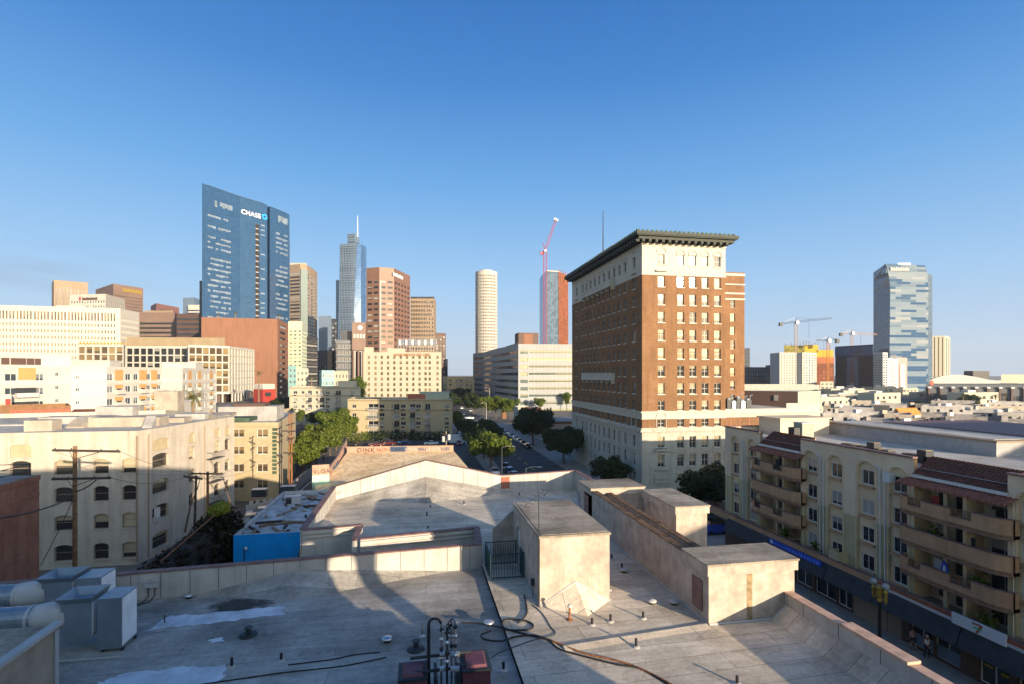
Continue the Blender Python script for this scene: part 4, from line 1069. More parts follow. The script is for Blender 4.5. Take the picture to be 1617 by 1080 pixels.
    q = MB(); q.tube([(x, y, 48.6), (x, y, zat(333, 127))], [.16, .07], 6); q.build('pole', M_darkmetal, t)
    q = MB(); q.box(x-.5, x+.5, y-.5, y+.5, 48.6, 49.2); q.build('base', M_concrete, t)
    # plant on the annex roof
    for k, (px, hh) in enumerate(((1150, 2.2), (1158, 1.8), (1165, 2.5), (1172, 1.9), (1180, 2.1))):
        x, y = at(px, 112); t = thing('roof_machine', ['grey cooling unit on the annex roof, %s' % w for w in ('first from the hotel wall', 'second from the hotel wall', 'middle one', 'last but one', 'last one')][k], 'roof unit', (x, y, 15), 'cooling units on the annex roof')
        q = MB(); q.box(x-.6, x+.6, y-.6, y+.6, 14.9, 15+hh); q.build('cabinet', M_galv if k % 2 else M_darkmetal, t)
        q = MB(); q.lathe((x, y, 15+hh), [(.5, 0), (.5, .3), (.35, .32)], 12); q.build('fan_cowl', M_galv, t)
        q = MB(); q.tube([(x+.7, y, 15), (x+.7, y, 16+hh), (x+1.2, y, 16+hh)], .12, 7); q.build('pipe', M_steel, t)
hotel()
# ------------------------------------------------------------------ the five-storey apartment house with shops on the right
def apartments():
    X = 40.4; YT, YN = 63.0, 14.0; ZT = 15.6; ZL = 4.15
    b = Bld('apartment_building', 'tan stucco apartment house with curved balconies above dark shopfront awnings', (50, 40, 0))
    U = lambda Y: YT-Y
    p0, p1 = (X, YT), (X, YN)
    bays = [(55.8, 49.2), (36.3, 29.4)]
    niches = [(60.8, 1.5), (57.4, 1.5), (47.75, 1.75), (44.55, 1.75), (40.95, 1.95), (37.75, 1.75), (28.0, 1.75), (24.5, 1.75), (20.5, 1.75)]
    spec = (M_white_trim, G_dark, .07, 1, 0, True)
    ops = [(U(y+wd/2), U(y-wd/2), ZL+.3, 14.55, wd*.48) for y, wd in niches]
    for ya, yb in ((YT, bays[0][0]), (bays[0][1], bays[1][0]), (bays[1][1], YN)):
        so_ = [(ya-(YT-o_[0]), ya-(YT-o_[1]), *o_[2:]) for o_ in ops if yb-.01 <= YT-o_[1] and YT-o_[0] <= ya+.01]
        q = MB(); wall(q, (X, ya), (X, yb), 9.3, ZT, [(o_[0], o_[1], 9.3, *o_[3:]) for o_ in so_], .2); b.part(q, 'wall', M_aptlight)
        q = MB(); wall(q, (X, ya), (X, yb), ZL, 9.3, [(o_[0], o_[1], o_[2], 9.3) for o_ in so_], .2); b.part(q, 'wall', M_aptgreen)['label'] = 'olive painted lower wall'
    # niche backs with the windows
    rows = [(13.15, 1.35), (10.45, 1.35), (7.95, 1.35), (5.4, 1.4)]
    sl = MB()
    for y, wd in niches:
        q = MB()
        pa, pb = (X+.2, y+wd/2+.02), (X+.2, y-wd/2-.02)
        oo = [(wd/2-.65, wd/2+.65, z-h/2, z+h/2) for z, h in rows]
        b.face(q, pa, pb, ZL, 14.7, oo, spec, .12)
        for z, h in rows: sl = MB(); sl.box(X-.06, X+.2, y-.8, y+.8, z-h/2-.28, z-h/2-.08); b.part(sl, 'window_ledge', M_balcony)
        b.part(q, 'niche_wall', M_aptwall)
    # arch mouldings and rain pipes
    for y, wd in niches:
        zc = 14.55-wd*.48; q = MB()
        q.tube([(X-.04, y+(wd/2+.14)*math.cos(a), zc+(wd*.48+.14)*math.sin(a)) for a in [math.pi*k/12 for k in range(13)]], .06, 5)
        for s_ in (-1, 1): q.tube([(X-.03, y+s_*(wd/2+.14), zc+.02), (X-.03, y+s_*(wd/2+.14), ZL+.2)], .05, 4)
        b.part(q, 'arch_moulding', M_aptlight)
    for y in (59.0, 46.4, 39.4, 26.3):
        q = MB(); q.tube([(X-.12, y+.5, 14.4), (X-.12, y, 14.2), (X-.12, y, ZL+.3)], .07, 6); q.tube([(X-.1, y-.45, 14.0), (X-.1, y-.45, ZL+.3)], .05, 6); b.part(q, 'rain_pipe', M_white_trim)
    # loggias
    XB = X+1.7
    dspec = (M_white_trim, G_balc, .06, 1, 0, True)
    floors = [4.15, 6.6, 9.05, 11.55]
    for a, c in bays:
        q = MB()
        for x_, y_ in ((0, a), (1, c)):
            v = [(X, y_), (XB, y_)] if x_ == 0 else [(XB, y_), (X, y_)]
            wall(q, v[0], v[1], ZL, 14.15)
        L = a-c; oo = []
        for f in floors:
            oo += [(.5, 1.5, f+.25, f+1.85), (1.9, 3.1, f+.05, f+2.0), (L-2.4, L-.5, f+.05, f+2.0)]
        b.face(q, (XB, a), (XB, c), ZL, 14.15, oo, dspec, .1, name='balcony_door')
        for f in floors[1:]: q.box(X+.02, XB, c, a, f-.22, f)
        q.box(X+.1, XB-.01, (a+c)/2-.6, (a+c)/2-.35, ZL, 14.1)
        q.box(X+.6, X+.8, a-2.2, a-1.9, ZL, 14.1)
        b.part(q, 'loggia_wall', M_aptwall)
    # balconies: curved stucco fronts with dark grilles in the notches
    k = 0
    for a, c in bays:
        for f in floors[1:]:
            q = MB(); y0, y1 = a+.75, c-.75; n = 22; fr = []
            for i in range(n+1):
                t_ = i/n; y = y0+(y1-y0)*t_; e = min(t_, 1-t_)*(y0-y1)
                bulge = .55+.5*min(1, max(0, e)/.9)**.6+.12*math.sin(math.pi*t_)
                fr.append((X-bulge, y))
            notch = (f != floors[2])
            def top(t_):
                if not notch: return f+1.05
                if .13 < t_ < .27 or .56 < t_ < .74: return f+.42
                return f+1.05 if (t_ <= .13 or t_ >= .74) else f+.95
            bot = f-.28
            for i in range(n):
                (xa, ya), (xb, yb) = fr[i], fr[i+1]; zt = top((i+.5)/n)
                q.prism([(xa, ya), (xb, yb), (xb+.15, yb), (xa+.15, ya)], bot, zt)
            loop = [(x, y) for x, y in fr]
            q.prism([(X, y0)]+loop+[(X, y1)], bot+.02, f-.02)
            for yy in (y0, y1): q.box(X-.6, X, min(yy, yy+(.15 if yy == y1 else -.15)), max(yy, yy+(.15 if yy == y1 else -.15)), bot, f+1.05)
            bo = b.part(q, 'balcony', M_balcony)
            g = MB()
            zl = None
            for i in range(n):
                (xa, ya), (xb, yb) = fr[i], fr[i+1]; zt = top((i+.5)/n)
                if zl is not None and zt != zl: b.part(g, 'balcony_coping', M_coping, bo); g = MB()
                zl = zt; g.prism([(xa-.05, ya), (xb-.05, yb), (xb+.2, yb), (xa+.2, ya)], zt+.003, zt+.07)
            b.part(g, 'balcony_coping', M_coping, bo); g = MB()
            for i in range(n): (xa, ya), (xb, yb) = fr[i], fr[i+1]; g.prism([(xa-.05, ya), (xb-.05, yb), (xb+.02, yb), (xa+.02, ya)], bot-.07, bot-.003)
            b.part(g, 'balcony_lip', M_coping, bo)
            if notch:
                for ta, tb in ((.13, .27), (.56, .74)):
                    g = MB()
                    for j in range(9):
                        t_ = ta+(tb-ta)*j/8; i = t_*n; i0 = int(i); x = fr[i0][0]+(fr[min(n, i0+1)][0]-fr[i0][0])*(i-i0); y = y0+(y1-y0)*t_
                        g.box(x+.05, x+.08, y-.015, y+.015, f+.49, f+1.02)
                    y_a, y_b = y0+(y1-y0)*ta, y0+(y1-y0)*tb; x = fr[int((ta+tb)/2*n)][0]
                    g.box(x+.05, x+.09, y_b, y_a, f+.98, f+1.04); b.part(g, 'grille', M_rust if k % 2 else M_darkmetal, bo)
            k += 1
    # mansards and scalloped canopies over the bays
    for a, c in bays:
        q = MB(); y0, y1 = a+.05, c-.05
        n = 10
        for i in range(n):
            f0, f1 = i/n, (i+1)/n; xa, xb = X-.15+1.9*f0, X-.15+1.9*f1; za, zb = 14.35+1.35*f0, 14.35+1.35*f1
            q.add([(xa, y0, za+.05), (xa, y1, za+.05), (xb, y1, zb+.0), (xb, y0, zb+.0)], [(0, 1, 2, 3)]); q.add([(xb, y0, zb), (xb, y1, zb), (xb, y1, zb+.05), (xb, y0, zb+.05)], [(0, 1, 2, 3)])
        m_n = int((y0-y1)/.3)
        for i in range(m_n): y = y1+(y0-y1)*(i+.5)/m_n; q.tube([(X-.15, y, 14.42), (X+1.75, y, 15.78)], .035, 4)
        q.add([(X-.15, y0, 14.35), (X+1.75, y0, 15.7), (X+1.75, y0, 14.35)], [(0, 1, 2)]); q.add([(X-.15, y1, 14.35), (X+1.75, y1, 14.35), (X+1.75, y1, 15.7)], [(0, 1, 2)])
        ro = b.part(q, 'mansard', M_tile)
        q = MB(); q.box(X-.2, X+.05, y1, y0, 14.1, 14.34); b.part(q, 'fascia', M_white_trim, ro)
        q = MB(); y0, y1 = a+.7, c-.7; n = int((y0-y1)/.32)
        for i in range(n):
            ya, yb = y0+(y1-y0)*i/n, y0+(y1-y0)*(i+1)/n; ym = (ya+yb)/2
            q.hull([(X-.01, ya, 14.0), (X-.01, ym, 14.09), (X-.01, yb, 14.0), (X-.01, ym, 13.94)], [(X-1.15, ya, 13.62), (X-1.15, ym, 13.75), (X-1.15, yb, 13.62), (X-1.15, ym, 13.5)])
        b.part(q, 'canopy', plain('faded_red_tile', (.25, .095, .065), .85, var=.3, scale=3) if a > 40 else MATS['faded_red_tile'])
    # copings, side walls, roof
    q = MB()
    segs = [(YT+.1, bays[0][0]), (bays[0][1], bays[1][0]), (bays[1][1], YN)]
    for a, c in segs: q.box(X-.14, X+.35, c, a, ZT, ZT+.14)
    q.box(X+.35, 80, YT-.25, YT+.1, ZT, ZT+.14); b.part(q, 'coping', M_coping)
    q = MB()
    wall(q, (80, YT), (X, YT), 0, ZT); wall(q, (X+.3, YT-.2), (80, YT-.2), 14.5, ZT); wall(q, (X, YN), (80, YN), 0, ZT)
    for a, c in segs: wall(q, (X+.3, c), (X+.3, a), 14.5, ZT)
    for a, c in bays: q.box(X+1.75, X+1.85, c, a, 14.3, 15.72)
    b.part(q, 'wall', M_aptlight)
    q = MB(); q.add([(X+.3, YN, 14.85), (80, YN, 14.85), (80, YT-.2, 14.85), (X+.3, YT-.2, 14.85)], [(0, 1, 2, 3)]); b.part(q, 'roof', M_farroof)
    q = MB(); q.box(53, 59, 39.5, 60.3, 14.85, 16.2); rr = b.part(q, 'raised_roof', plain('grey_upstand', (.36, .34, .33), .9)); q = MB(); q.box(52.85, 59.15, 39.35, 60.45, 16.2, 16.36); b.part(q, 'coping', M_tan, rr)
    q = MB(); q.box(53.6, 58.5, 40.1, 59.7, 16.36, 16.4); b.part(q, 'roof', M_farroof, rr)
    q = MB(); q.box(64, 79.5, 44, 62, 14.85, 15.9); rr = b.part(q, 'raised_roof', MATS['grey_upstand']); q = MB(); q.box(63.9, 79.6, 43.9, 62.1, 15.9, 16.0); b.part(q, 'coping', M_coping, rr)
    q = MB(); q.box(45.0, 52, 58.3, 62.5, 14.85, 16.9); q.box(44.8, 52.2, 58.1, 62.7, 16.9, 17.05); b.part(q, 'roof_house', M_aptlight)
    # ledge, awnings, shopfronts
    q = MB(); q.box(39.2, X, YN, YT+1.8, 3.95, ZL-.02); q.box(39.2, 39.4, YN, YT+1.8, ZL-.02, ZL+.65); b.part(q, 'ledge', M_balcony)
    q = MB(); q.box(39.14, 39.46, YN, YT+1.8, ZL+.65, ZL+.72); b.part(q, 'ledge_coping', M_coping)
    for ya, yb in ((60.5, 50.2), (50.1, 44.1), (44.0, 38.7), (38.6, 31.5), (31.4, 24.4), (24.3, YN)):
        q = MB(); q.hull([(X-.02, ya, 2.95), (X-.02, yb, 2.95), (X-.02, yb, 3.93), (X-.02, ya, 3.93)], [(38.55, ya, 2.8), (38.55, yb, 2.8), (39.17, yb, 4.25), (39.17, ya, 4.25)])
        b.part(q, 'awning', M_awning)
    q = MB(); fr = MB(); gl = MB()
    bays2 = [(50.0, 47.6, 'w'), (47.2, 44.4, 'w'), (44.3, 42.6, 'w'), (42.3, 38.8, 's'), (38.7, 37.4, 's'), (36.7, 34.7, 'w'), (34.6, 32.6, 'w'), (31.3, 29.3, 'd'), (28.8, 26.6, 'w'), (26.3, 23.5, 'w'), (23, 20, 'w')]
    so = [(U(a), U(c), .2 if k != 'w' else .25, 2.7) for a, c, k in bays2 if k != 's']
    wall(q, p0, p1, 0, 3.72, so, .3); b.part(q, 'shop_wall', plain('dark_shop_wall', (.10, .06, .04), .8))
    for a, c, k in bays2:
        if k == 's':
            g = MB(); n = 14
            for i in range(n): z = .15+2.55*i/n; g.box(X-.06, X-.02, c, a, z, z+2.55/n-.02)
            b.part(g, 'roller_shutter', M_tan); continue
        h = 2.7-(.2 if k != 'w' else .25); b.win(p0, p1, (U(a)+U(c))/2, .2 if k != 'w' else .25, a-c, h, (M_white_trim, G_shop, .08, 1, 0, True), .28, 0, 'shop_window' if k == 'w' else 'shop_door')
    g = MB(); g.box(X+.22, X+.25, 32.7, 36.6, .3, 1.25); b.part(g, 'frosted_panel', M_greyslab)
    for (ya, yb, za, zb, m_) in ((36.3, 35.9, 2.1, 2.45, M_cwhite), (34.9, 34.6, 1.8, 2.2, M_tan), (33.6, 33.2, 2.0, 2.4, M_cwhite), (30.0, 29.6, 1.9, 2.1, M_cwhite), (31.1, 30.5, 1.45, 1.6, M_yellow), (29.95, 29.45, 1.35, 1.5, M_yellow), (27.6, 26.9, 1.35, 2.25, M_whitecool), (28.5, 28.0, 1.9, 2.3, M_greyslab)):
        g = MB(); g.box(X+.2, X+.24, yb, ya, za, zb); b.part(g, 'window_poster', m_)
    g = MB()
    for k in range(6): g.box(X+.18, X+.198, 27.0+(k % 3)*.2, 27.12+(k % 3)*.2, 1.55+(k//3)*.35, 1.78+(k//3)*.35)
    b.part(g, 'poster_print', M_orangecl)
    # striped convenience shop fascia with its emblem
    g = [MB() for _ in range(3)]
    for j, (za, zb, mi) in enumerate(((4.27, 4.35, 2), (4.41, 4.49, 2), (4.51, 4.6, 1), (4.61, 4.74, 0))): g[mi].box(39.11, 39.196, YN, 38.5, za, zb)
    for q, m_, nm in zip(g, (M_redtile, M_orangecl, M_cwhite), ('red_stripe', 'orange_stripe', 'white_stripe')): b.part(q, nm, m_)
    q = MB(); q.box(39.0, 39.15, 28.5, 32.1, 4.2, 5.0); sg = b.part(q, 'shop_sign', M_cwhite)
    def plate(pts, m_, nm, x=38.985):
        g = MB(); A = [(x, y+2.6, z+.5) for y, z in pts]; B_ = [(x+.012, y+2.6, z+.5) for y, z in pts]; g.hull(A, B_); b.part(g, nm, m_, sg)
    plate([(28.05, 4.42), (27.35, 4.42), (27.35, 4.3), (28.05, 4.3)], M_redtile, 'emblem_bar'); plate([(27.55, 4.3), (27.35, 4.3), (27.55, 4.0), (27.72, 4.0)], M_orangecl, 'emblem_stroke')
    plate([(27.72, 3.98), (27.55, 3.98), (27.66, 3.74), (27.86, 3.74)], M_redtile, 'emblem_stroke'); plate([(28.0, 4.14), (27.4, 4.14), (27.4, 4.04), (28.0, 4.04)], M_green, 'emblem_word', 38.975)
    # blue shop sign
    q = MB(); q.box(38.85, 38.95, 44.6, 52.2, 3.75, 4.3); bs = b.part(q, 'shop_sign', M_bluesign)
    q = MB()
    for k in range(16): y = 44.9+k*.43; q.box(38.82, 38.848, y, y+random.uniform(.18, .3), 3.86, 3.86+random.choice((.22, .3)))
    b.part(q, 'sign_lettering', plain('sign_letter_blue', (.10, .22, .70), .4), bs)
    q = MB(); q.box(38.82, 38.848, 51.6, 51.95, 3.85, 4.2); b.part(q, 'sign_emblem', M_cwhite, bs)
    # terrace pieces
    q = MB(); q.box(39.35, 39.5, 43.0, 44.2, ZL+.1, ZL+1.5); q.box(39.5, X, 44.05, 44.2, ZL+.1, ZL+1.5); q.box(39.5, X, 43.0, 43.15, ZL+.1, ZL+1.5); b.part(q, 'terrace_screen', M_aptgreen)
    q = MB(); q.box(X-.4, X+.2, 38.2, 38.9, 13.2, 14.05); b.part(q, 'vent_hood', M_white_trim)
    b.finish(100)
    for y, z, lab in ((34.7, floors[2], 'pots and clutter on the middle balcony near the shop sign'), (31.2, floors[1], 'dark leafy pots on the lowest right balcony'), (51.5, ZL, 'leafy pots on the terrace under the left bay'), (46.9, ZL, 'bushy pot on the terrace beside the window'), (30.6, ZL, 'tall pot plant on the terrace under the right bay')):
        t = thing('potted_plant', lab, 'plant', (X+.2, y, z))
        q = MB(); q.lathe((X+.0, y, z+.02), [(.15, 0), (.2, .35), (.18, .36)], 10); q.build('pot', M_redtile, t)
        q = MB()
        for _ in range(90):
            c = Vector((X+random.gauss(0, .2), y+random.gauss(0, .3), z+.75+random.gauss(0, .25))); a = Vector([random.gauss(0, 1) for _ in 'abc']).normalized()*.13; c2 = a.cross(Vector([random.gauss(0, 1) for _ in 'abc'])).normalized()*.08
            q.quad(c-a-c2, c+a-c2, c+a+c2, c-a+c2)
        q.build('foliage', L_tree, t)
    for y, z, m_, lab in ((35.0, floors[3], M_red, 'red cloth covered table on the top right balcony'), (53.6, floors[3], M_darkmetal, 'dark folding chair on the top left balcony'), (32.3, floors[2], M_darkmetal, 'black grill and chair on the middle right balcony'), (34.8, floors[1], M_whitecool, 'white board leaning on the lowest right balcony'), (30.9, floors[3], M_tan, 'tan chair at the right end of the top right balcony'), (50.6, floors[2], M_wood, 'wooden chair on the middle left balcony')):
        t = thing('balcony_chair', lab, 'furniture', (X+.35, y, z)); q = MB(); q.box(X+.1, X+.6, y-.3, y+.3, z+.42, z+.5); q.build('seat', m_, t); q = MB(); q.box(X+.55, X+.62, y-.3, y+.3, z+.5, z+1.25); q.build('backrest', m_, t)
        for dx in (.12, .54):
            for dy in (-.27, .23): q = MB(); q.box(X+dx, X+dx+.04, y+dy, y+dy+.04, z, z+.42); q.build('leg', M_darkmetal, t)
    t = thing('surfboard', 'blue and white board leaning on the lowest right balcony', 'board', (X-.2, 33.6, floors[1]))
    q = MB(); A = []; n = 16
    for i in range(n): a = 2*math.pi*i/n; A.append((.0, .28*math.cos(a), .8+.75*math.sin(a)))
    q.hull([(X-.25, 33.6+y, floors[1]+z) for x, y, z in A], [(X-.19, 33.6+y, floors[1]+z) for x, y, z in A]); q.build('board', M_bluesign, t)
    q = MB(); q.hull([(X-.27, 33.6+y*.5, floors[1]+.75+(z-.8)*.6) for x, y, z in A], [(X-.252, 33.6+y*.5, floors[1]+.75+(z-.8)*.6) for x, y, z in A]); q.build('stripe', M_cwhite, t)
    # cooling units along the roof edge
    spots = [(1338, 'box'), (1346, 'box'), (1357, 'pale'), (1364, 'pale'), (1380, 'tall'), (1387, 'box'), (1402, 'box'), (1436, 'box'), (1446, 'box'), (1461, 'tall'), (1472, 'box')]
    names = 'first second third fourth fifth sixth seventh eighth ninth tenth eleventh'.split()
    for k, (px, kd) in enumerate(spots):
        d = on_x(px, 42.8); x, y = at(px, d); h = {'box': .6, 'pale': .6, 'tall': 1.1}[kd]
        t = thing('air_conditioner', '%s air conditioning unit from the left along the apartment roof edge' % names[k], 'air conditioner', (x, y, 14.85), 'air conditioners on the apartment roof')
        q = MB(); q.box(x-.4, x+.4, y-.42, y+.42, 14.95, 14.95+h); q.build('case', M_tan if kd == 'pale' else M_darkmetal, t)
        q = MB(); q.box(x-.35, x+.35, y-.36, y+.36, 14.95+h, 15.0+h); q.build('top_grille', M_roofbox, t)
        q = MB(); q.box(x-.5, x+.5, y-.5, y+.5, 14.85, 14.95); q.build('base', M_concrete, t)
    x, y = at(1269, 60); t = thing('roof_cabinet', 'tall pale green-white cabinet on the apartment roof', 'roof unit', (x, y, 14.85))
    q = MB(); q.box(x-.75, x+.75, y-.7, y+.7, 15.0, 17.0); q.build('case', M_greygreen, t); q = MB(); q.box(x-.85, x+.85, y-.8, y+.8, 17.0, 17.08); q.build('lid', M_white_trim, t)
    q = MB(); q.box(x-1.6, x-.76, y-.5, y+.5, 15.0, 16.5); q.build('fan_housing', M_darkmetal, t)
apartments()
# ------------------------------------------------------------------ left: cream brick lofts and neighbours
def lofts():
    Y0 = at(0, 59.5)[1]
    F0 = (-120, Y0); F1 = (xy(217, Y0), Y0); F2 = at(235, 63.8); F3 = at(323, 75.3); F4 = at(370, 83.2)
    zt = 15.85
    b = Bld('cream_brick_lofts', 'long cream painted brick building with arched windows', (-60, 85, 0))
    spec = (M_tan, G_cream, .07, 0, 1, True)
    q = MB(); poly = poly_back([F0, F1, F2, F3, F4], 26)
    rows = [(13.8, 1.45), (11.75, 1.75), (8.55, 1.8), (5.3, 1.8), (1.8, 1.9)]
    sl = MB()
    def arched(p0, p1, cols, dep=.35):
        d, o, L = frame_of(p0, p1); ops = []; blind = MB()
        for u, wd, rr in cols:
            for r in rr:
                z, h = rows[r]; op = (u-wd/2, u+wd/2, z-h/2, z+h/2, .28); ops.append(op)
                if r == 0:
                    g = MB(); v = [wpt(p0, d, o, u-wd/2, -dep+.2, 0), wpt(p0, d, o, u+wd/2, -dep+.2, 0)]
                    g.quad((*v[0][:2], op[2]), (*v[1][:2], op[2]), (*v[1][:2], op[3]), (*v[0][:2], op[3])); b.part(g, 'blocked_window', M_beige)
                else: b.win(p0, p1, u, op[2], wd, h, spec, dep-.02)
                a = [wpt(p0, d, o, u-wd/2-.1, 0, 0)[:2], wpt(p0, d, o, u-wd/2-.1, .1, 0)[:2], wpt(p0, d, o, u+wd/2+.1, .1, 0)[:2], wpt(p0, d, o, u+wd/2+.1, 0, 0)[:2]]
                g = MB(); g.prism(a, op[2]-.16, op[2]-.005); b.part(g, 'window_sill', M_cream)
        wall(q, p0, p1, 0, zt, ops, dep)
    U = lambda px: xy(px, Y0)-F0[0]
    arched(F0, F1, [(U(-60), 2.1, (0, 1, 2, 3, 4)), (U(32.6), 2.1, (0, 1, 2, 3, 4)), (U(101), 2.0, (1, 2, 3, 4)), (U(159.5), 1.6, (1, 2, 3, 4)), (U(204.3), 1.55, (1, 2, 3, 4))])
    wall(q, F1, F2, 0, zt)
    def along(p0, p1, px):
        a, c = Vector(p0), Vector(p1); r = Vector(at(px, 1)); d = c-a
        t = (a.x*r.y-a.y*r.x)/(d.y*r.x-d.x*r.y); return t*d.length
    arched(F2, F3, [(along(F2, F3, 253.8), along(F2, F3, 266.6)-along(F2, F3, 241), (0, 1, 2, 3, 4)), (along(F2, F3, 302.8), 1.3, (0, 1, 2, 3))])
    arched(F3, F4, [(along(F3, F4, 342.8), 1.5, (0, 1, 2, 3, 4)), (along(F3, F4, 359), 1.4, (0, 1, 2, 3, 4))])
    wall(q, F4, poly[5], 0, zt); wall(q, poly[5], poly[6], 0, zt); b.part(q, 'wall', M_cream)
    q = MB(); roof_with_parapet(q, poly, zt, .7, .35, 0, 1); b.part(q, 'roof', [M_cream, M_farroof])
    # roofscape: low skylight sheds and boxes
    k = 0
    for px, d, w_, dp, h in ((8, 75, 9, 5, .8), (60, 68, 3.2, 2, 1.4), (90, 78, 5, 3, 1.0), (118, 72, 2.2, 1.8, 1.1), (150, 82, 4.5, 3, .8), (196, 74, 9, 3, 1.3), (232, 72, 1.2, 1.2, 1.6), (262, 80, 5, 3, .7), (300, 86, 4.5, 3, .9), (345, 92, 4, 3, .6), (180, 94, 6, 4, 1.6), (262, 99, 4, 3, 4.2)):
        x, y = at(px, d); g = MB()
        if k % 3 == 0: g.hull([(x-w_/2, y, zt-.7), (x-w_/2, y+dp, zt-.7), (x-w_/2, y+dp, zt-.7+h), (x-w_/2, y, zt-.5)], [(x+w_/2, y, zt-.7), (x+w_/2, y+dp, zt-.7), (x+w_/2, y+dp, zt-.7+h), (x+w_/2, y, zt-.5)])
        else: g.box(x-w_/2, x+w_/2, y, y+dp, zt-.7, zt-.7+h)
        b.part(g, 'skylight' if k % 3 == 0 else 'roof_house', M_lowwhite if k % 2 == 0 else M_lowcream); k += 1
    for px in (218, 234, 324):
        if px == 324: x, y = F3; y -= .1
        elif px == 234: x, y = F2; y -= .1
        else: x, y = F1[0], Y0-.1
        g = MB(); g.tube([(x, y, .3), (x, y, zt-.6)], .1, 6); b.part(g, 'rain_pipe', M_tan)
    # fire escape on the receding face
    d, o, L = frame_of(F3, F4)
    for z in (10.2, 6.8, 3.6):
        g = MB(); u0, u1 = .3, 3.3
        P = lambda u, k_, zz: wpt(F3, d, o, u, k_, zz)
        g.prism([P(u0, 0, 0)[:2], P(u0, 1.1, 0)[:2], P(u1, 1.1, 0)[:2], P(u1, 0, 0)[:2]], z, z+.08)
        for i in range(11): g.tube([P(u0+(u1-u0)*i/10, 1.08, z), P(u0+(u1-u0)*i/10, 1.08, z+1)], .018, 4)
        g.tube([P(u0, 1.08, z+1), P(u1, 1.08, z+1)], .025, 4); g.tube([P(u0, .1, z+1), P(u0, 1.08, z+1)], .025, 4)
        g.tube([P(u0+.3, .5, z), P(u1-.3, .9, z-3.2)], .04, 4); b.part(g, 'fire_escape', M_darkmetal)
    # window box unit
    d, o, L = frame_of(F2, F3); u = along(F2, F3, 247.5); p = wpt(F2, d, o, u, .1, 0)
    g = MB(); g.box(p[0]-.35, p[0]+.3, p[1]-.45, p[1]+.1, 4.3, 4.8); b.part(g, 'window_cooler', M_whitecool)
    g = MB(); g.box(p[0]-.35, p[0]+.3, p[1]-.1, p[1]+.0, 4.8, 6.0); b.part(g, 'white_panel', M_cwhite)
    b.finish(100)
lofts()
def beige_block():
    F = [at(366, 93), at(440, 93.5), at(467, 121)]; zt = 14.0
    rows = [(12.1, 1.5), (9.05, 1.5), (5.9, 1.5), (3.0, 1.5)]
    def f0(L):
        k = L/74; return [(max(.05, (px-366)*k-.95), (px-366)*k+.95, z-h/2, z+h/2) for px in (376.5, 414) for z, h in rows]
    b = simple_tower('beige_flats', 'beige stucco flats with a green corner beside the cream lofts', F, zt, 16, M_beige, (M_white_trim, G_bronze, .1, 1, 0, True), [f0, None], dep=.2)
    d, o, L = frame_of(F[0], F[1])
    for z in (13.3, 4.4):
        q = MB(); q.prism([wpt(F[0], d, o, 0, 0, 0)[:2], wpt(F[0], d, o, 0, .25, 0)[:2], wpt(F[0], d, o, L, .25, 0)[:2], wpt(F[0], d, o, L, 0, 0)[:2]], z, z+.3); b.part(q, 'string_course', M_beige)
    q = MB()
    for k in range(12): z = 4.8+k*.7; q.prism([wpt(F[0], d, o, L*.87, 0, 0)[:2], wpt(F[0], d, o, L*.87, .1, 0)[:2], wpt(F[0], d, o, L*.96, .1, 0)[:2], wpt(F[0], d, o, L*.96, 0, 0)[:2]], z, z+.5)
    b.part(q, 'green_quoins', M_coppergreen)['kind'] = 'stuff'
    q = MB(); x, y = at(391, 105); q.box(x-5.5, x+5.5, y, y+6, 13, 16.1); b.part(q, 'roof_house', M_lowwhite)
    q = MB(); q.box(x-3, x+3, y+1, y+5, 16.1, 16.7); b.part(q, 'roof_screen', M_darkbrown)
    q = MB(); x, y = at(374, 95); q.box(x-2.4, x+2.4, y-1, y+4, 14, 14.7); b.part(q, 'green_canopy', M_coppergreen)
    b.finish()
    # low wall with a saw-tooth head in front of it
    x0, y0 = at(388, 84); x1, y1 = at(440, 88)
    q = MB(); n = 10
    for i in range(n):
        a = Vector((x0, y0)).lerp(Vector((x1, y1)), i/n); c = Vector((x0, y0)).lerp(Vector((x1, y1)), (i+1)/n)
        q.prism([a, c, c+Vector((0, .3)), a+Vector((0, .3))], 0, 1.5+.5*(i % 2))
    tag(q.build('yard_wall', M_concrete), 'low stepped yard wall in front of the beige flats', 'wall')
beige_block()
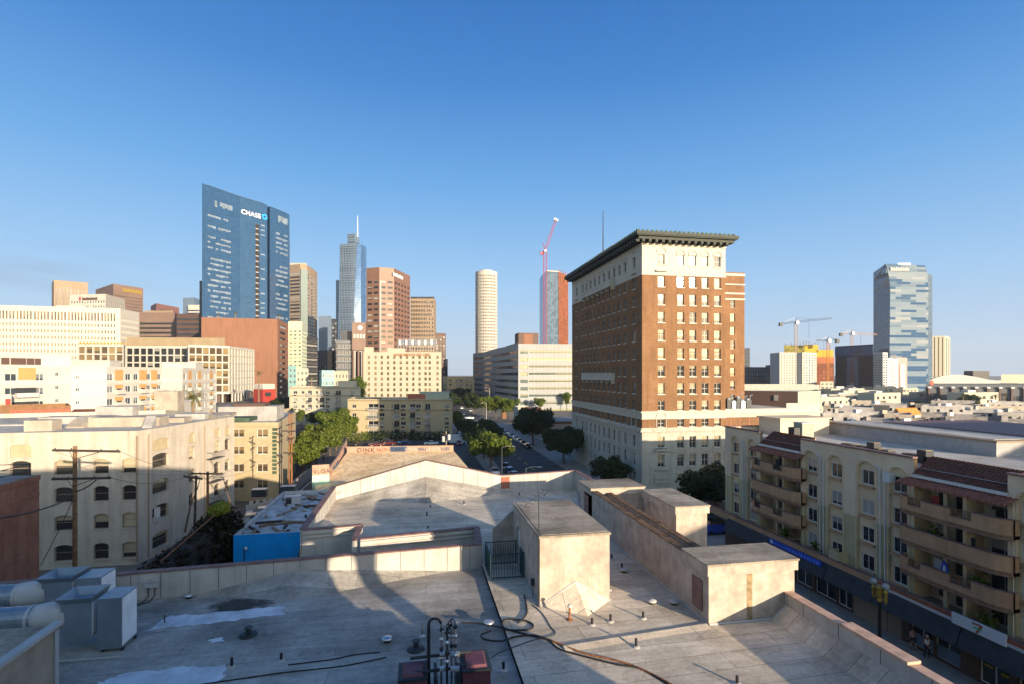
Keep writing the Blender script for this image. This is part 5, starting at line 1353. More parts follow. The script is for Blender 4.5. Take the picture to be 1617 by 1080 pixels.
def small_left():
    # bright blue shed with its cluttered white roof
    Yb = 56.0; x0, x1 = xy(368.5, Yb), xy(482, Yb); zt = zat(842, on_y(420, Yb)); yb = 76
    b = Bld('blue_shed', 'single-storey shed with a bright blue end wall and cluttered white roof', (x0+4, 62, 0))
    q = MB(); wall(q, (x0, Yb), (x1, Yb), 0, zt); b.part(q, 'blue_wall', M_blue)
    q = MB(); wall(q, (x1, Yb), (x1, yb), 0, zt); wall(q, (x1, yb), (x0, yb), 0, zt); wall(q, (x0, yb), (x0, Yb), 0, zt); b.part(q, 'wall', M_whitecool)
    q = MB(); roof_with_parapet(q, [(x0, Yb), (x1, Yb), (x1, yb), (x0, yb)], zt+.004, .35, .3, 0, 1); b.part(q, 'roof', [M_whitecool, M_whitepatch])
    q = MB(); q.tube([(x0+1.0, Yb-.06, 0), (x0+1.0, Yb-.06, zt-1.2)], .04, 6); b.part(q, 'pipe', M_darkmetal)
    q = MB(); q.ball((x0+1.2, Yb-.2, zt-1.3), .16, n=8); b.part(q, 'wall_lamp', M_lamp)
    q = MB(); q.prism([(x1-1.4, Yb-1.2), (x1, Yb-1.2), (x1, Yb-.02), (x1-1.4, Yb-.02)], 0, [1, zt-.2, zt-.2, 1]); b.part(q, 'stair_flank', M_darkbrown)
    random.seed(21)
    for k in range(34):
        x, y = random.uniform(x0+1, x1-1), random.uniform(Yb+1, yb-1); a = random.uniform(0, 3); L = random.uniform(.6, 3.0)
        q = MB(); T = Matrix.Translation((x, y, zt-.34)) @ Matrix.Rotation(a, 4, 'Z'); q.box(-L/2, L/2, -.12, .12, 0, random.uniform(.05, .3), 0, T)
        t = tag(q.build('scrap_timber', [M_darkwood, M_wood, M_tan][k % 3]), 'loose timber and scrap lying on the white shed roof', 'scrap', 'scrap lying on the shed roof')
    for px, d, lab in ((463, 66, 'white air unit on the shed roof'), (410, 70, 'dark crate at the back of the shed roof'), (455, 72, 'dark fan unit at the back of the shed roof')):
        x, y = at(px, d); t = thing('roof_machine', lab, 'roof unit', (x, y, zt-.35))
        q = MB(); q.box(x-.9, x+.9, y-.5, y+.5, zt-.35, zt+.6); q.build('cabinet', M_whitecool if px == 463 else M_darkmetal, t)
        q = MB(); q.box(x-.8, x-.1, y-.53, y-.5, zt-.25, zt+.5); q.build('fan_grille', M_darkmetal, t)
        q = MB(); q.box(x-.95, x+.95, y-.55, y+.55, zt+.6, zt+.66); q.build('lid', M_steel, t)
    # red brick wall at the left edge
    X = -28; yN, yF = 20, 45.5; zt = 14.9
    b = Bld('red_brick_building', 'red brick building at the left edge with a railed flat roof', (-35, 33, 0))
    q = MB(); q.box(-52, X, yN, yF, 0, zt-.35); b.part(q, 'wall', M_redbrick)
    q = MB(); q.box(-52.05, X+.06, yN-.05, yF+.06, zt-.35, zt); b.part(q, 'parapet', M_redbrick)
    q = MB(); q.box(-51.7, X-.3, yN+.3, yF-.3, zt, zt+.02); b.part(q, 'roof', M_farroof_dark)
    q = MB()
    for z, k in ((zt-1.5, .04), (zt-2.6, .03)): q.box(X, X+k, yN, yF, z, z+.12)
    b.part(q, 'string_course', M_redbrick)
    b.finish()
    t = thing('roof_railing', 'black rail on posts along the red brick roof edge', 'railing', (X-.4, 40, zt))
    q = MB()
    for z in (.45, .9): q.tube([(X-.4, 28, zt+z), (X-.4, 45.1, zt+z)], .03, 5); q.tube([(X-.4, 45.1, zt+z), (-44, 45.1, zt+z)], .03, 5)
    q.build('rail', M_darkmetal, t)
    for y in (29, 33, 37, 41, 45.1): q = MB(); q.tube([(X-.4, y, zt), (X-.4, y, zt+.95)], .035, 5); q.build('post', M_darkmetal, t)
    for x in (-33, -38): q = MB(); q.tube([(x, 45.1, zt), (x, 45.1, zt+.95)], .035, 5); q.build('post', M_darkmetal, t)
    # iron fence before the lofts
    t = thing('iron_fence', 'black iron fence at the foot of the cream lofts', 'fence', (-40, 56, 0))
    xa, xb = -49, -25; q = MB()
    for z in (.3, 1.75): q.box(xa, xb, 57.0, 57.05, z, z+.05)
    for i in range(150): x = xa+(xb-xa)*i/149; q.box(x-.012, x+.012, 57.0, 57.03, 0, 1.9)
    q.build('rail_panel', M_darkmetal, t)
    for i in range(7): x = xa+(xb-xa)*i/6; q = MB(); q.box(x-.05, x+.05, 56.95, 57.07, 0, 2.05); q.build('post', M_darkmetal, t)
small_left()
# ------------------------------------------------------------------ poles and wires
POLE = {}
def pole(key, lab, px, d, ytop, arms, r=.17, lean=0.0, m_=None):
    x, y = at(px, d); zt = zat(ytop, d); m_ = m_ or M_wood
    t = thing('utility_pole', lab, 'utility pole', (x, y, 0), 'timber utility poles')
    q = MB(); q.tube([(x, y, 0), (x+lean*.5, y, zt*.5), (x+lean, y, zt)], [r, r*.92, r*.8], 9); q.build('pole', m_, t)
    ends = []
    for k, (pa, pb, ya, yb) in enumerate(arms):
        a = Vector((*at(pa, d), zat(ya, d))); c = Vector((*at(pb, d), zat(yb, d))); off = Vector((0, -r-.06, 0)); a += off; c += off
        q = MB(); n = (c-a).normalized(); up = Vector((0, 0, .09)); sd = Vector((0, .06, 0))
        q.hull([a-up-sd, a+up-sd, a+up+sd, a-up+sd], [c-up-sd, c+up-sd, c+up+sd, c-up+sd]); arm = q.build('crossarm', M_darkwood, t)
        for f in (.04, .28, .72, .96):
            p = a.lerp(c, f); q = MB(); q.lathe((p.x, p.y, p.z+.09), [(.03, 0), (.06, .05), (.03, .12)], 6); q.build('insulator', M_darkmetal, arm)
        for f in (.25, .75):
            p = a.lerp(c, f); mid = Vector((x+lean, y-r-.1, p.z-.7)); q = MB(); q.tube([p, mid], .03, 4); q.build('brace', M_darkwood, t)
        ends.append((a, c))
    POLE[key] = ends; return t
pole('near', 'tall brown pole with two long crossarms before the cream lofts', 118.5, 44, 704, [(86, 192, 709.5, 711.5), (85, 178, 755, 753)], .19)
pole('mid', 'rusty pole with one crossarm by the lofts fire escape', 328, 62, 744, [(303, 353, 746.5, 747)], .17, 0, M_rust)
pole('vine', 'slender dark pole in front of the mid lofts, leaning slightly', 304.5, 58, 750, [(291, 321, 751, 755)], .14, .35, M_darkwood)
pole('flat', 'thin dark pole with many short arms on the beige flats corner', 441.5, 80, 674, [(436, 444, 678, 674), (435, 447, 683, 688), (438, 446, 698, 694), (437, 447, 717, 722), (438, 446, 731, 727)], .09, 0, M_darkmetal)
pole('tan', 'reddish brown pole with crossarms behind the thin dark pole', 460.5, 92, 652, [(452, 466, 671, 667), (447, 467, 679.5, 680), (453, 466, 694, 690), (448, 468, 714, 715)], .17, 0, M_rust)
pole('tan2', 'second reddish pole with a bent conduit, nearer the flats wall', 456.5, 94, 651, [(454, 462, 690, 693)], .12, 0, M_rust)
pole('lot', 'pale grey pole with transformers at the edge of the dirt lot', 704.5, 118, 680, [(697, 712, 684, 686)], .17, 0, M_tan)
x, y = at(704.5, 118)
for k, (px, py) in enumerate(((700, 692), (709, 689))):
    xx, yy = at(px, 117.3); z = zat(py, 117.3); t = thing('transformer', ['pale drum transformer on the left of the dirt lot pole', 'pale drum transformer on the right of the dirt lot pole'][k], 'transformer', (xx, yy, z))
    q = MB(); q.lathe((xx, yy, z-.7), [(.25, 0), (.33, .05), (.33, 1.15), (.28, 1.25), (.1, 1.3)], 12); q.build('drum', M_whitecool, t); q = MB(); q.box(xx-.05, xx+.05, yy, yy+.5, z-.2, z); q.build('bracket', M_darkmetal, t)
def wire(a, c, sag, lab, r=.02, n=14):
    a, c = Vector(a), Vector(c); P = [a.lerp(c, i/n)-Vector((0, 0, sag*4*(i/n)*(1-i/n))) for i in range(n+1)]
    q = MB(); q.tube(P, r, 4, cap=False); tag(q.build('wire', M_tar), lab, 'wire', 'overhead wires')
wl = 'thin black wire strung between timber poles'
A = POLE['near']; Bm = POLE['mid']; Cv = POLE['vine']; Dt = POLE['tan']; Df = POLE['flat']
wire(A[1][1], Bm[0][0], .8, wl); wire(A[0][1], Bm[0][1], .7, wl, .015); wire(A[0][0], Bm[0][0], .9, wl, .012)
wire(Bm[0][1], Dt[1][0], .8, wl, .015); wire(Cv[0][1], Dt[3][0], 1.0, wl, .015); wire(Cv[0][0], Bm[0][0], .2, wl, .015); wire(Dt[1][1], POLE['lot'][0][0], 1.5, wl, .015)
x, y = at(118.5, 44)
wire((x, y-.2, zat(782, 44)), (*at(-10, 30), zat(818, 30)), .3, 'thick cable slanting from the near pole down to the red brick building', .05)
wire((x-.1, y-.2, zat(790, 44)), (*at(64, 44), zat(892, 44)), .15, 'guy cable dropping left of the near pole', .035)
wire((x, y-.2, zat(775, 44)), (*at(152, 44), zat(757, 44)), .2, 'dark lead rising from the pole to the lower crossarm', .05)
# ------------------------------------------------------------------ dirt lot with its painted walls
LZ = 6.0
lot = [(*ground(547, 714.5, LZ), LZ), (*ground(717, 712, LZ), LZ), (14, 45, 3.2), (-7, 45, 3.2), (*ground(497, 765, 4.3), 4.3), (*ground(520, 753, 4.6), 4.6)]
q = MB(); q.add(lot, [tuple(range(6))]); q.prism([p[:2] for p in lot], -.1, [p[2]-.02 for p in lot]); o = q.build('dirt_lot', M_dirt); o['kind'] = 'structure'
sheet('car_park', [ground(549, 712), ground(722, 709), ground(716, 694), ground(555, 694)], .024, M_asphalt)
sheet('car_park', [ground(440, 690), ground(545, 690), ground(520, 655), ground(460, 655)], .024, M_asphalt)
def lot_walls():
    a, c = Vector(ground(548, 714.5, LZ)), Vector(ground(716, 712, LZ)); d = (c-a); L = d.length; d /= L; ang = math.atan2(d.y, d.x)
    t = thing('graffiti_wall', 'low block wall across the dirt lot covered in graffiti', 'wall', (*((a+c)/2), 0))
    n = Vector((-d.y, d.x)); q = MB(); q.prism([a, c, c+n*.25, a+n*.25], LZ-1, LZ+1.3); q.build('wall', M_pinkwall, t)
    pos = lambda f, z: (*(a+d*(L*f)-n*.03), LZ+z*.72)
    text_mesh(t, 'graffiti', 'DINK', 1.3, pos(.09, .15), ang, M_black, .004, .1, spacing=1.25)
    cols = (M_redtile, M_bluead, M_bluead, M_whitecool, M_greyslab, M_whitecool, M_greyslab)
    random.seed(5)
    for k, (f0, f1) in enumerate(((.27, .40), (.42, .5), (.48, .55), (.53, .66), (.66, .74), (.74, .88), (.88, .97))):
        q = MB()
        for s_ in range(9):
            f = f0+(f1-f0)*s_/9; P_ = [pos(f+random.uniform(-.008, .012), z) for z in (random.uniform(.2, .5), random.uniform(.6, 1.0), random.uniform(1.1, 1.5))]; q.tube(P_, random.uniform(.05, .1), 4)
        q.build('graffiti', cols[k], t)
    q = MB(); p0 = a+d*(L*.40)-n*.012; p1 = a+d*(L*.56)-n*.012; q.prism([p0, p1, p1+n*.01, p0+n*.01], LZ+.1, LZ+1.2); q.build('painted_patch', M_bluead, t)
    # side wall stepping down towards the viewer
    P_ = [(548, 714.5), (537, 729), (520, 752)]; q = MB(); t = thing('graffiti_wall', 'pinkish side wall of the dirt lot with blue and white scrawls', 'wall', (*ground(537, 729, 5), 0))
    pts = [Vector(ground(*p, 5)) for p in P_]; hs = [7.8, 6.6, 6.4]
    for i in range(2):
        a, c = pts[i], pts[i+1]; n = Vector(((c-a).y, -(c-a).x)).normalized(); q.prism([c, a, a-n*.3, c-n*.3][::-1] if False else [a, c, c+n*.3, a+n*.3], 0, [hs[i], hs[i+1], hs[i+1], hs[i]])
    q.build('wall', M_pinkwall, t)
    q = MB()
    for k in range(14):
        f = .25+.5*k/14; p = pts[1].lerp(pts[2], f); n = Vector(((pts[2]-pts[1]).y, -(pts[2]-pts[1]).x)).normalized(); p = p-n*.04; z0 = random.uniform(5.1, 5.4)
        q.tube([(p.x, p.y, z0), (p.x+.1, p.y, z0+random.uniform(.4, .9))], .06, 4)
    q.build('graffiti', M_bluead, t)
    d0 = ground(520, 757, 5); t = thing('mural_wall', 'end wall with black letters over a mint green block', 'wall', (*d0, 0))
    a, c = Vector(ground(493, 759, 5)), Vector(ground(520, 757, 5)); d = (c-a); L = d.length; d /= L; ang = math.atan2(d.y, d.x); n = Vector((-d.y, d.x))
    q = MB(); q.prism([a, c, c+n*.3, a+n*.3], 0, 7.6); q.build('wall', M_pinkwall, t)
    q = MB(); p0, p1 = a-n*.012, c-n*.012; q.prism([p0, p1, p1+n*.01, p0+n*.01], 3.6, 5.9); q.build('painted_block', plain('mint_paint', (.35, .55, .42), .8), t)
    text_mesh(t, 'graffiti', 'VLOA', .95, (*(a-n*.02+d*.15), 6.2), ang, M_black, .004, spacing=1.1)
    # low retaining walls along the tree bank
    for lab, pp, h, th in (('long sloping retaining wall under the row of trees', [(452, 790), (482, 762), (494, 752)], 2.2, .35), ('second low wall in front of the tree bank', [(462, 800), (490, 775), (500, 764)], 1.6, .3)):
        q = MB(); pts = [Vector(ground(*p)) for p in pp]
        for i in range(2):
            a, c = pts[i], pts[i+1]; n = Vector((-(c-a).y, (c-a).x)).normalized(); q.prism([a, c, c+n*th, a+n*th], 0, h)
        tag(q.build('retaining_wall', M_concrete), lab, 'wall')
lot_walls()
# ------------------------------------------------------------------ white and orange flats on the left
def orange_flats():
    F = [at(-40, 112), at(78, 125), at(112, 129), at(169, 133), at(255, 152), at(288, 158), at(341, 183)]; zt = 24.6
    b = Bld('white_orange_flats', 'white apartment building with orange balcony panels', (*at(169, 150), 0))
    poly = poly_back(F, 18); q = MB(); spec = (M_white_trim, G_office, .1, 1, 0, False); rows = [21.9, 18.7, 15.5, 12.3, 9.1, 5.9]
    def cols(i, list_):
        L = (Vector(F[i+1])-Vector(F[i])).length; r = []
        for f, wd in list_:
            for z in rows: r.append((f*L-wd/2, f*L+wd/2, z-.85, z+.85))
        return r
    faces = {0: cols(0, [(.1, 2.2), (.46, 2.2), (.86, 1.7)]), 1: [(1.2, 2.0, z+.2, z+1.2) for z in rows], 2: [(.8, 1.6, z-.4, z+.6) for z in rows],
             4: cols(4, [(.05, 2.0), (.37, 1.9), (.5, 1.7), (.74, 1.7), (.97, .9)]), 6: None}
    nF = len(F)
    for i in range(len(poly)):
        p0, p1 = poly[i], poly[(i+1) % len(poly)]
        ops = faces.get(i) or []
        if i == 3: ops = cols(3, [(.05, 2.0), (.36, 1.9), (.5, 1.7), (.74, 1.6), (.95, 1.5)])
        if i == 4: ops = []
        if i == 5: ops = cols(5, [(.06, 1.9), (.36, 1.7), (.6, 1.6), (.72, 1.6), (.95, 1.3)])
        if i >= nF-1: ops = []
        b.face(q, p0, p1, 0, zt, ops, spec, .25)
    b.part(q, 'wall', M_siding)
    r = MB(); roof_with_parapet(r, poly, zt, .6); b.part(r, 'roof', [M_white, M_farroof])
    def panel(i, f, wd, z0, z1, k, m_, name):
        d, o, L = frame_of(F[i], F[i+1]); u = f*L; g = MB()
        P = lambda uu, kk: wpt(F[i], d, o, uu, kk, 0)[:2]
        g.prism([P(u-wd/2, .0), P(u-wd/2, k), P(u+wd/2, k), P(u+wd/2, .0)], z0, z1); b.part(g, name, m_)
    for i, f, wd in ((3, .2, 2.6), (3, .63, 2.6), (3, .85, 2.4), (5, .2, 2.4), (5, .48, 2.2), (5, .84, 2.2)):
        panel(i, f, wd, rows[0]-.9, rows[0]+1.9, .03, M_orange, 'orange_panel')
        for j, z in enumerate(rows[1:], 1):
            panel(i, f, wd, z+.2, z+1.2, .03, M_orange, 'orange_panel'); panel(i, f, wd, z-1.3, z-.2, .9, M_white, 'balcony')
            d, o, L = frame_of(F[i], F[i+1])
        for z in rows[1:]: panel(i, f, wd*.6, z-.15, z+.2, .04, M_darkmetal, 'balcony_recess')
    panel(0, .68, 3.4, rows[0]-.6, rows[0]+2.2, .03, M_orange, 'orange_panel')
    for z in rows[1:]: panel(0, .66, 4.2, z-1.4, z-.4, 1.0, M_whitecool, 'balcony'); panel(0, .66, 4.0, z-.4, z+.8, .04, M_darkmetal, 'balcony_recess')
    # higher top storey at the left with window slots
    g = MB(); A = [at(-40, 118), at(64, 130), at(112, 134)]; g.prism(poly_back(A, 10), zt-.6, zt+2.6); b.part(g, 'top_storey', M_white)
    for px in (-10, 6, 21, 33, 47, 61):
        k = (px+40)/104; p = Vector(A[0]).lerp(Vector(A[1]), k); n = Vector((p.x, p.y)).normalized()
        g = MB(); c = p-n*.05; d = (Vector(A[1])-Vector(A[0])).normalized(); g.prism([c-d*.8, c+d*.8, c+d*.8+n*.04, c-d*.8+n*.04], zt+.3, zt+1.9); b.part(g, 'window', M_darkbrown)
    x, y = at(130, 150); roof_box(b, x-8, x+7, y, y+6, zt-.6, zt+1.9, M_white)
    x, y = at(282, 170); roof_box(b, x-5, x+5, y, y+6, zt-.6, zt+1.8, M_white)
    b.finish()
orange_flats()
def low_left_roofs():
    # brick parapet block
    F = [at(-30, 100), at(17, 103), at(112, 108)]; zt = zat(641, 105)
    b = simple_tower('brick_shop_block', 'low orange brick block with a tiled parapet behind the cream lofts', F, zt, 12, M_hotelbrick, (M_white_trim, G_dark, .08, 1, 0, False), [None, lambda L: [(L*f-.7, L*f+.7, zt-4, zt-2.2) for f in (.2, .32, .7, .8, .92)]])
    d, o, L = frame_of(F[1], F[2]); q = MB(); q.prism([wpt(F[1], d, o, 0, 0, 0)[:2], wpt(F[1], d, o, 0, .6, 0)[:2], wpt(F[1], d, o, L, .6, 0)[:2], wpt(F[1], d, o, L, 0, 0)[:2]], zt-1.6, zt-.6); b.part(q, 'tiled_eave', M_redtile)
    b.finish()
    F = [at(-30, 112), at(18, 114)]; zt2 = zat(622, 113)
    b = simple_tower('pink_house', 'pale pinkish house with a red door strip at the left edge', F, zt2, 8, M_white, (M_white_trim, G_dark, .08, 1, 0, False), [lambda L: [(L*.6, L*.75, zt2-3, zt2-1.5)]])
    d, o, L = frame_of(F[0], F[1]); q = MB(); q.prism([wpt(F[0], d, o, L*.8, 0, 0)[:2], wpt(F[0], d, o, L*.8, .05, 0)[:2], wpt(F[0], d, o, L*.98, .05, 0)[:2], wpt(F[0], d, o, L*.98, 0, 0)[:2]], zt2-7, zt2-1); b.part(q, 'red_panel', M_red); b.finish()
    # gabled houses
    for k, (px, d, w_, lab) in enumerate(((135, 110, 9, 'brown gabled house with two white dormers behind the lofts'), (172, 113, 6.5, 'smaller brown gabled house beside a green shrub'))):
        x, y = at(px, d); ze = zat(664, d); zr = zat(647, d); b = Bld('gabled_house', lab, (x, y, 0), 'house')
        q = MB(); q.box(x-w_/2, x+w_/2, y, y+8, 0, ze); b.part(q, 'wall', M_white)
        q = MB(); q.hull([(x-w_/2-.4, y-.4, ze), (x-w_/2-.4, y+8.4, ze), (x-w_/2+.2, y+4, zr)], [(x+w_/2+.4, y-.4, ze), (x+w_/2+.4, y+8.4, ze), (x+w_/2-.2, y+4, zr)]); b.part(q, 'roof', M_tile)
        for dx in ((-2, 1.4) if k == 0 else (1,)):
            q = MB(); q.hull([(x+dx-1, y-.2, ze), (x+dx+1, y-.2, ze), (x+dx, y-.2, ze+1.5)], [(x+dx-1, y+2.5, ze), (x+dx+1, y+2.5, ze), (x+dx, y+2.5, ze+1.5)]); b.part(q, 'dormer', M_white)
        b.finish()
    x, y = at(272, 112); zt3 = zat(634, 112); b = Bld('stair_tower', 'white stair tower with open timber frame before the orange flats', (x, y, 0))
    q = MB(); q.box(x-2.2, x+2.2, y, y+4, 0, zt3); b.part(q, 'wall', M_white); q = MB(); q.box(x-2.4, x+2.4, y-.2, y+4.2, zt3, zt3+.3); b.part(q, 'roof', M_whitecool)
    for dx in (-1.9, -.8, .4, 1.6):
        q = MB(); q.box(x+dx, x+dx+.2, y-1, y-.8, zt3-5, zt3-2.4); b.part(q, 'post', M_darkwood)
    q = MB(); q.box(x-2.1, x+2, y-1.05, y-.75, zt3-3.6, zt3-3.4); b.part(q, 'rail', M_darkwood); b.finish()
low_left_roofs()
# ------------------------------------------------------------------ middle distance
def white_grid():
    zb = 6.0
    zt = 22.5+45*300/FPX
    F = [at(122, 283), at(195, 285), at(198, 300), at(297, 301), at(297.5, 287), at(362, 300), at(402, 338)]
    b = Bld('white_grid_office', 'white concrete grid office with deep square windows', (*at(262, 310), zb))
    poly = poly_back(F, 30); q = MB(); spec = (M_tan, G_bronze, .12, 0, 0, False); spd = (M_black, G_dark, .12, 0, 0, False)
    cnt = {0: 6, 2: 9, 4: 6, 5: 9}
    for i in range(len(poly)):
        p0, p1 = poly[i], poly[(i+1) % len(poly)]; L = (Vector(p1)-Vector(p0)).length; ops = []
        if i in cnt: ops = grid(L, zb+6.5, zt-.9, cnt[i], 6, .84 if i != 5 else .62, .84, (.01, .01), (0, 0))
        b.face(q, p0, p1, zb+5.5, zt, ops, spd if i == 2 else spec, .7)
    b.part(q, 'wall', M_whitecool if False else M_white)
    r = MB(); roof_with_parapet(r, poly, zt, .8); b.part(r, 'roof', [M_white, M_farroof])
    for i in (0, 2, 4, 5):
        p0, p1 = Vector(F[i]), Vector(F[i+1])
        for k in range(cnt[i]+1):
            p = p0.lerp(p1, k/cnt[i]); g = MB(); n = Vector((p.x, p.y)).normalized(); c = p+n*.6; g.box(c.x-.4, c.x+.4, c.y-.4, c.y+.4, 0, zb+5.5); b.part(g, 'column', M_white)
    g = MB(); pb = inset(poly, 3.5); g.prism(pb, 0, zb+5.4); b.part(g, 'ground_floor', M_darkbrown)
    P_ = [at(200, 312), at(355, 320)]; g = MB(); g.prism(poly_back(P_, 14), zt-.8, zat(533, 315)); b.part(g, 'roof_screen', M_roofbox)
    d, o, L = frame_of(F[0], F[1]); ang = math.atan2(d.y, d.x)
    g = MB()
    for k in range(14):
        u = L*.05+k*1.75; g.prism([wpt(F[0], d, o, u, 0, 0)[:2], wpt(F[0], d, o, u, .2, 0)[:2], wpt(F[0], d, o, u+1.0, .2, 0)[:2], wpt(F[0], d, o, u+1.0, 0, 0)[:2]], zt+.1, zt+1.2)
    b.part(g, 'sign_lettering', M_gold)
    b.finish(100)
white_grid()
def tower(name, lab, pts, ytop, depth, wallm, spec, cnts, zb=0, dep=.3, hf=.5, wf=.5, roofm=None, mz=(.02, .04), mu=(.02, .02), limit=100, par=.8, cat='building', group=None):
    """pts = [(px, depth)], ytop = picture row of the roof at the first point"""
    F = [at(px, d) for px, d in pts]; zt = zat(ytop, pts[0][1])
    fs = []
    for c in cnts:
        if c is None: fs.append(None)
        else: fs.append((lambda L, c=c: grid(L, zb, zt, c[0], c[1], c[2] if len(c) > 2 else wf, c[3] if len(c) > 3 else hf, mu, mz)))
    b = simple_tower(name, lab, F, zt, depth, wallm, spec, fs, 0, dep, par, roofm, limit, cat, group)
    b.F = F; return b
SP = (M_white_trim, G_dark, .1, 0, 0, False)
SPB = (M_darkbrown, G_shop, .1, 0, 0, False)
SPO = (M_white_trim, G_office, .1, 1, 0, False)
# white slab office, far left
k = 330*103.3
b = tower('white_slab_office', 'broad white slab office with grouped narrow windows', [(-60, k/110.5), (190, k/103.3), (220, k/97)], 480.5, 30, M_white, SP, [None, None], limit=100)
F = b.F; d, o, L = frame_of(F[0], F[1]); zt = b.z1
for c in [c for c in kids(b.root) if c.name.startswith('wall')]: bpy.data.objects.remove(c)
ops = []
for g in range(9):
    for i in range(5):
        u = L-3.2-(g*5+i)*((L-4)/46)-g*.25*((L-4)/46)
        if u < 1: continue
        ops.append((u-.42, u+.42, zt-8.2, zt-3.2))
        for r in range(11): z = zt-11-r*3.95; ops.append((u-.36, u+.36, z-.95, z+.95))
q = MB(); b.face(q, F[0], F[1], 0, zt, ops, (M_tan, G_bronze, .06, 0, 0, False), .5)
L2 = (Vector(F[2])-Vector(F[1])).length; ops = grid(L2, zt-50, zt-3, 9, 12, .4, .45)
b.face(q, F[1], F[2], 0, zt, ops, (M_white_trim, G_bronze, .06, 0, 0, False), .4)
for i in range(2, 4): wall(q, b.poly[i], b.poly[(i+1) % 4], 0, zt)
b.part(q, 'wall', M_white); g = MB(); A = [at(89, 335), at(133, 338)]; g.prism(poly_back(A, 10), zt-.8, zt+2.6); b.part(g, 'roof_house', M_white); b.finish()
# the towers behind it
b = tower('sand_tower', 'sand coloured tower with tall narrow window strips, far left', [(81.7, 640), (85, 620), (139, 640)], 447, 30, M_tan, SPB, [None, (9, 1, .45, .99)], mz=(.7, .07)); b.finish()
b = tower('white_window_block', 'white block with small square windows and a red logo', [(110, 470), (167, 465), (197.5, 500)], 466, 25, M_white, SP, [(13, 5), (9, 5)], mz=(.72, .05)); d, o, L = frame_of(b.F[0], b.F[1])
def letters(b, i, u0, u1, z0, z1, n, m_, name='sign_lettering', k=.4, logo=None):
    d, o, L = frame_of(b.F[i], b.F[i+1]); g = MB(); w_ = (u1-u0)/n
    for j in range(n):
        u = u0+w_*j; hh = z1 if j % 3 else z1+(z1-z0)*.15
        P = lambda uu: (wpt(b.F[i], d, o, uu, 0, 0)[:2], wpt(b.F[i], d, o, uu, k, 0)[:2])
        a, c = P(u), P(u+w_*.7); g.prism([a[0], a[1], c[1], c[0]], z0, hh)
    b.part(g, name, m_)
L = (Vector(b.F[1])-Vector(b.F[0])).length
letters(b, 0, L*.36, L*.78, b.z1-5.2, b.z1-3.2, 10, M_darkbrown); letters(b, 0, L*.27, L*.33, b.z1-5.4, b.z1-2.8, 1, M_red, 'sign_emblem'); b.finish()
b = tower('mauve_tower', 'pinkish brown tower with a gold sign strip at its top', [(151, 600), (179, 560), (226, 590)], 458, 30, M_tanpink, SPB, [None, (20, 14, .5, .45)], mz=(.5, .09)); L = (Vector(b.F[2])-Vector(b.F[1])).length
letters(b, 1, L*.3, L*.96, b.z1-7, b.z1-3.5, 12, M_gold); b.finish()
b = tower('brown_low_tower', 'dark reddish brown block with a sloping roof line', [(238, 720), (246.5, 690), (282.7, 735)], 484, 30, plain('oxblood_stone', (.20, .10, .085), .7), SPB, [None, (12, 4, .5, .5)], mz=(.8, .1)); b.finish()
b = tower('slate_tower', 'small slate grey tower with two white bands at its foot', [(289, 780), (307, 775), (316, 800)], 471, 30, M_greyslab, SP, [None, None])
for y0, y1 in ((482, 490), (492, 494.5), (497, 500)):
    d, o, L = frame_of(at(297, 770), at(316, 770)); g = MB(); A = [at(297, 770), at(316, 770)]; g.prism(poly_back(A, 4), zat(y1, 770), zat(y0, 770)); b.part(g, 'white_band', M_white)
b.finish()
b = tower('thin_dark_tower', 'thin dark tower edge left of the tall blue tower', [(315, 560), (322, 560)], 444, 25, M_darkstone, SP, [None]); b.finish()
# banded brown office
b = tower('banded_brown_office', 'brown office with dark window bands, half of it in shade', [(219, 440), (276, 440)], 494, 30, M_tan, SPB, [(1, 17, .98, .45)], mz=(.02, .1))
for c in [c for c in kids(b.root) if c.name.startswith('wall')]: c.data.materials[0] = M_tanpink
g = MB(); A = [at(276, 440), at(279, 412), at(322, 412)]; zt = zat(496, 412); g.prism(poly_back(A, 30), 0, zt); b.part(g, 'dark_or_shaded_wing', M_darkbrown)  # shaded half of the office, its shade put into the dark colour
g = MB(); g.prism(poly_back([at(228, 445), at(273, 445)], 10), b.z1-.5, b.z1+2.2); b.part(g, 'roof_house', M_tan)
for j in range(8):
    g = MB(); A = [at(279, 411.6), at(320, 411.6)]; z = zt-5-j*4; g.prism(poly_back(A, .3), z, z+1.6); b.part(g, 'window_band', M_darkstone)
b.finish()
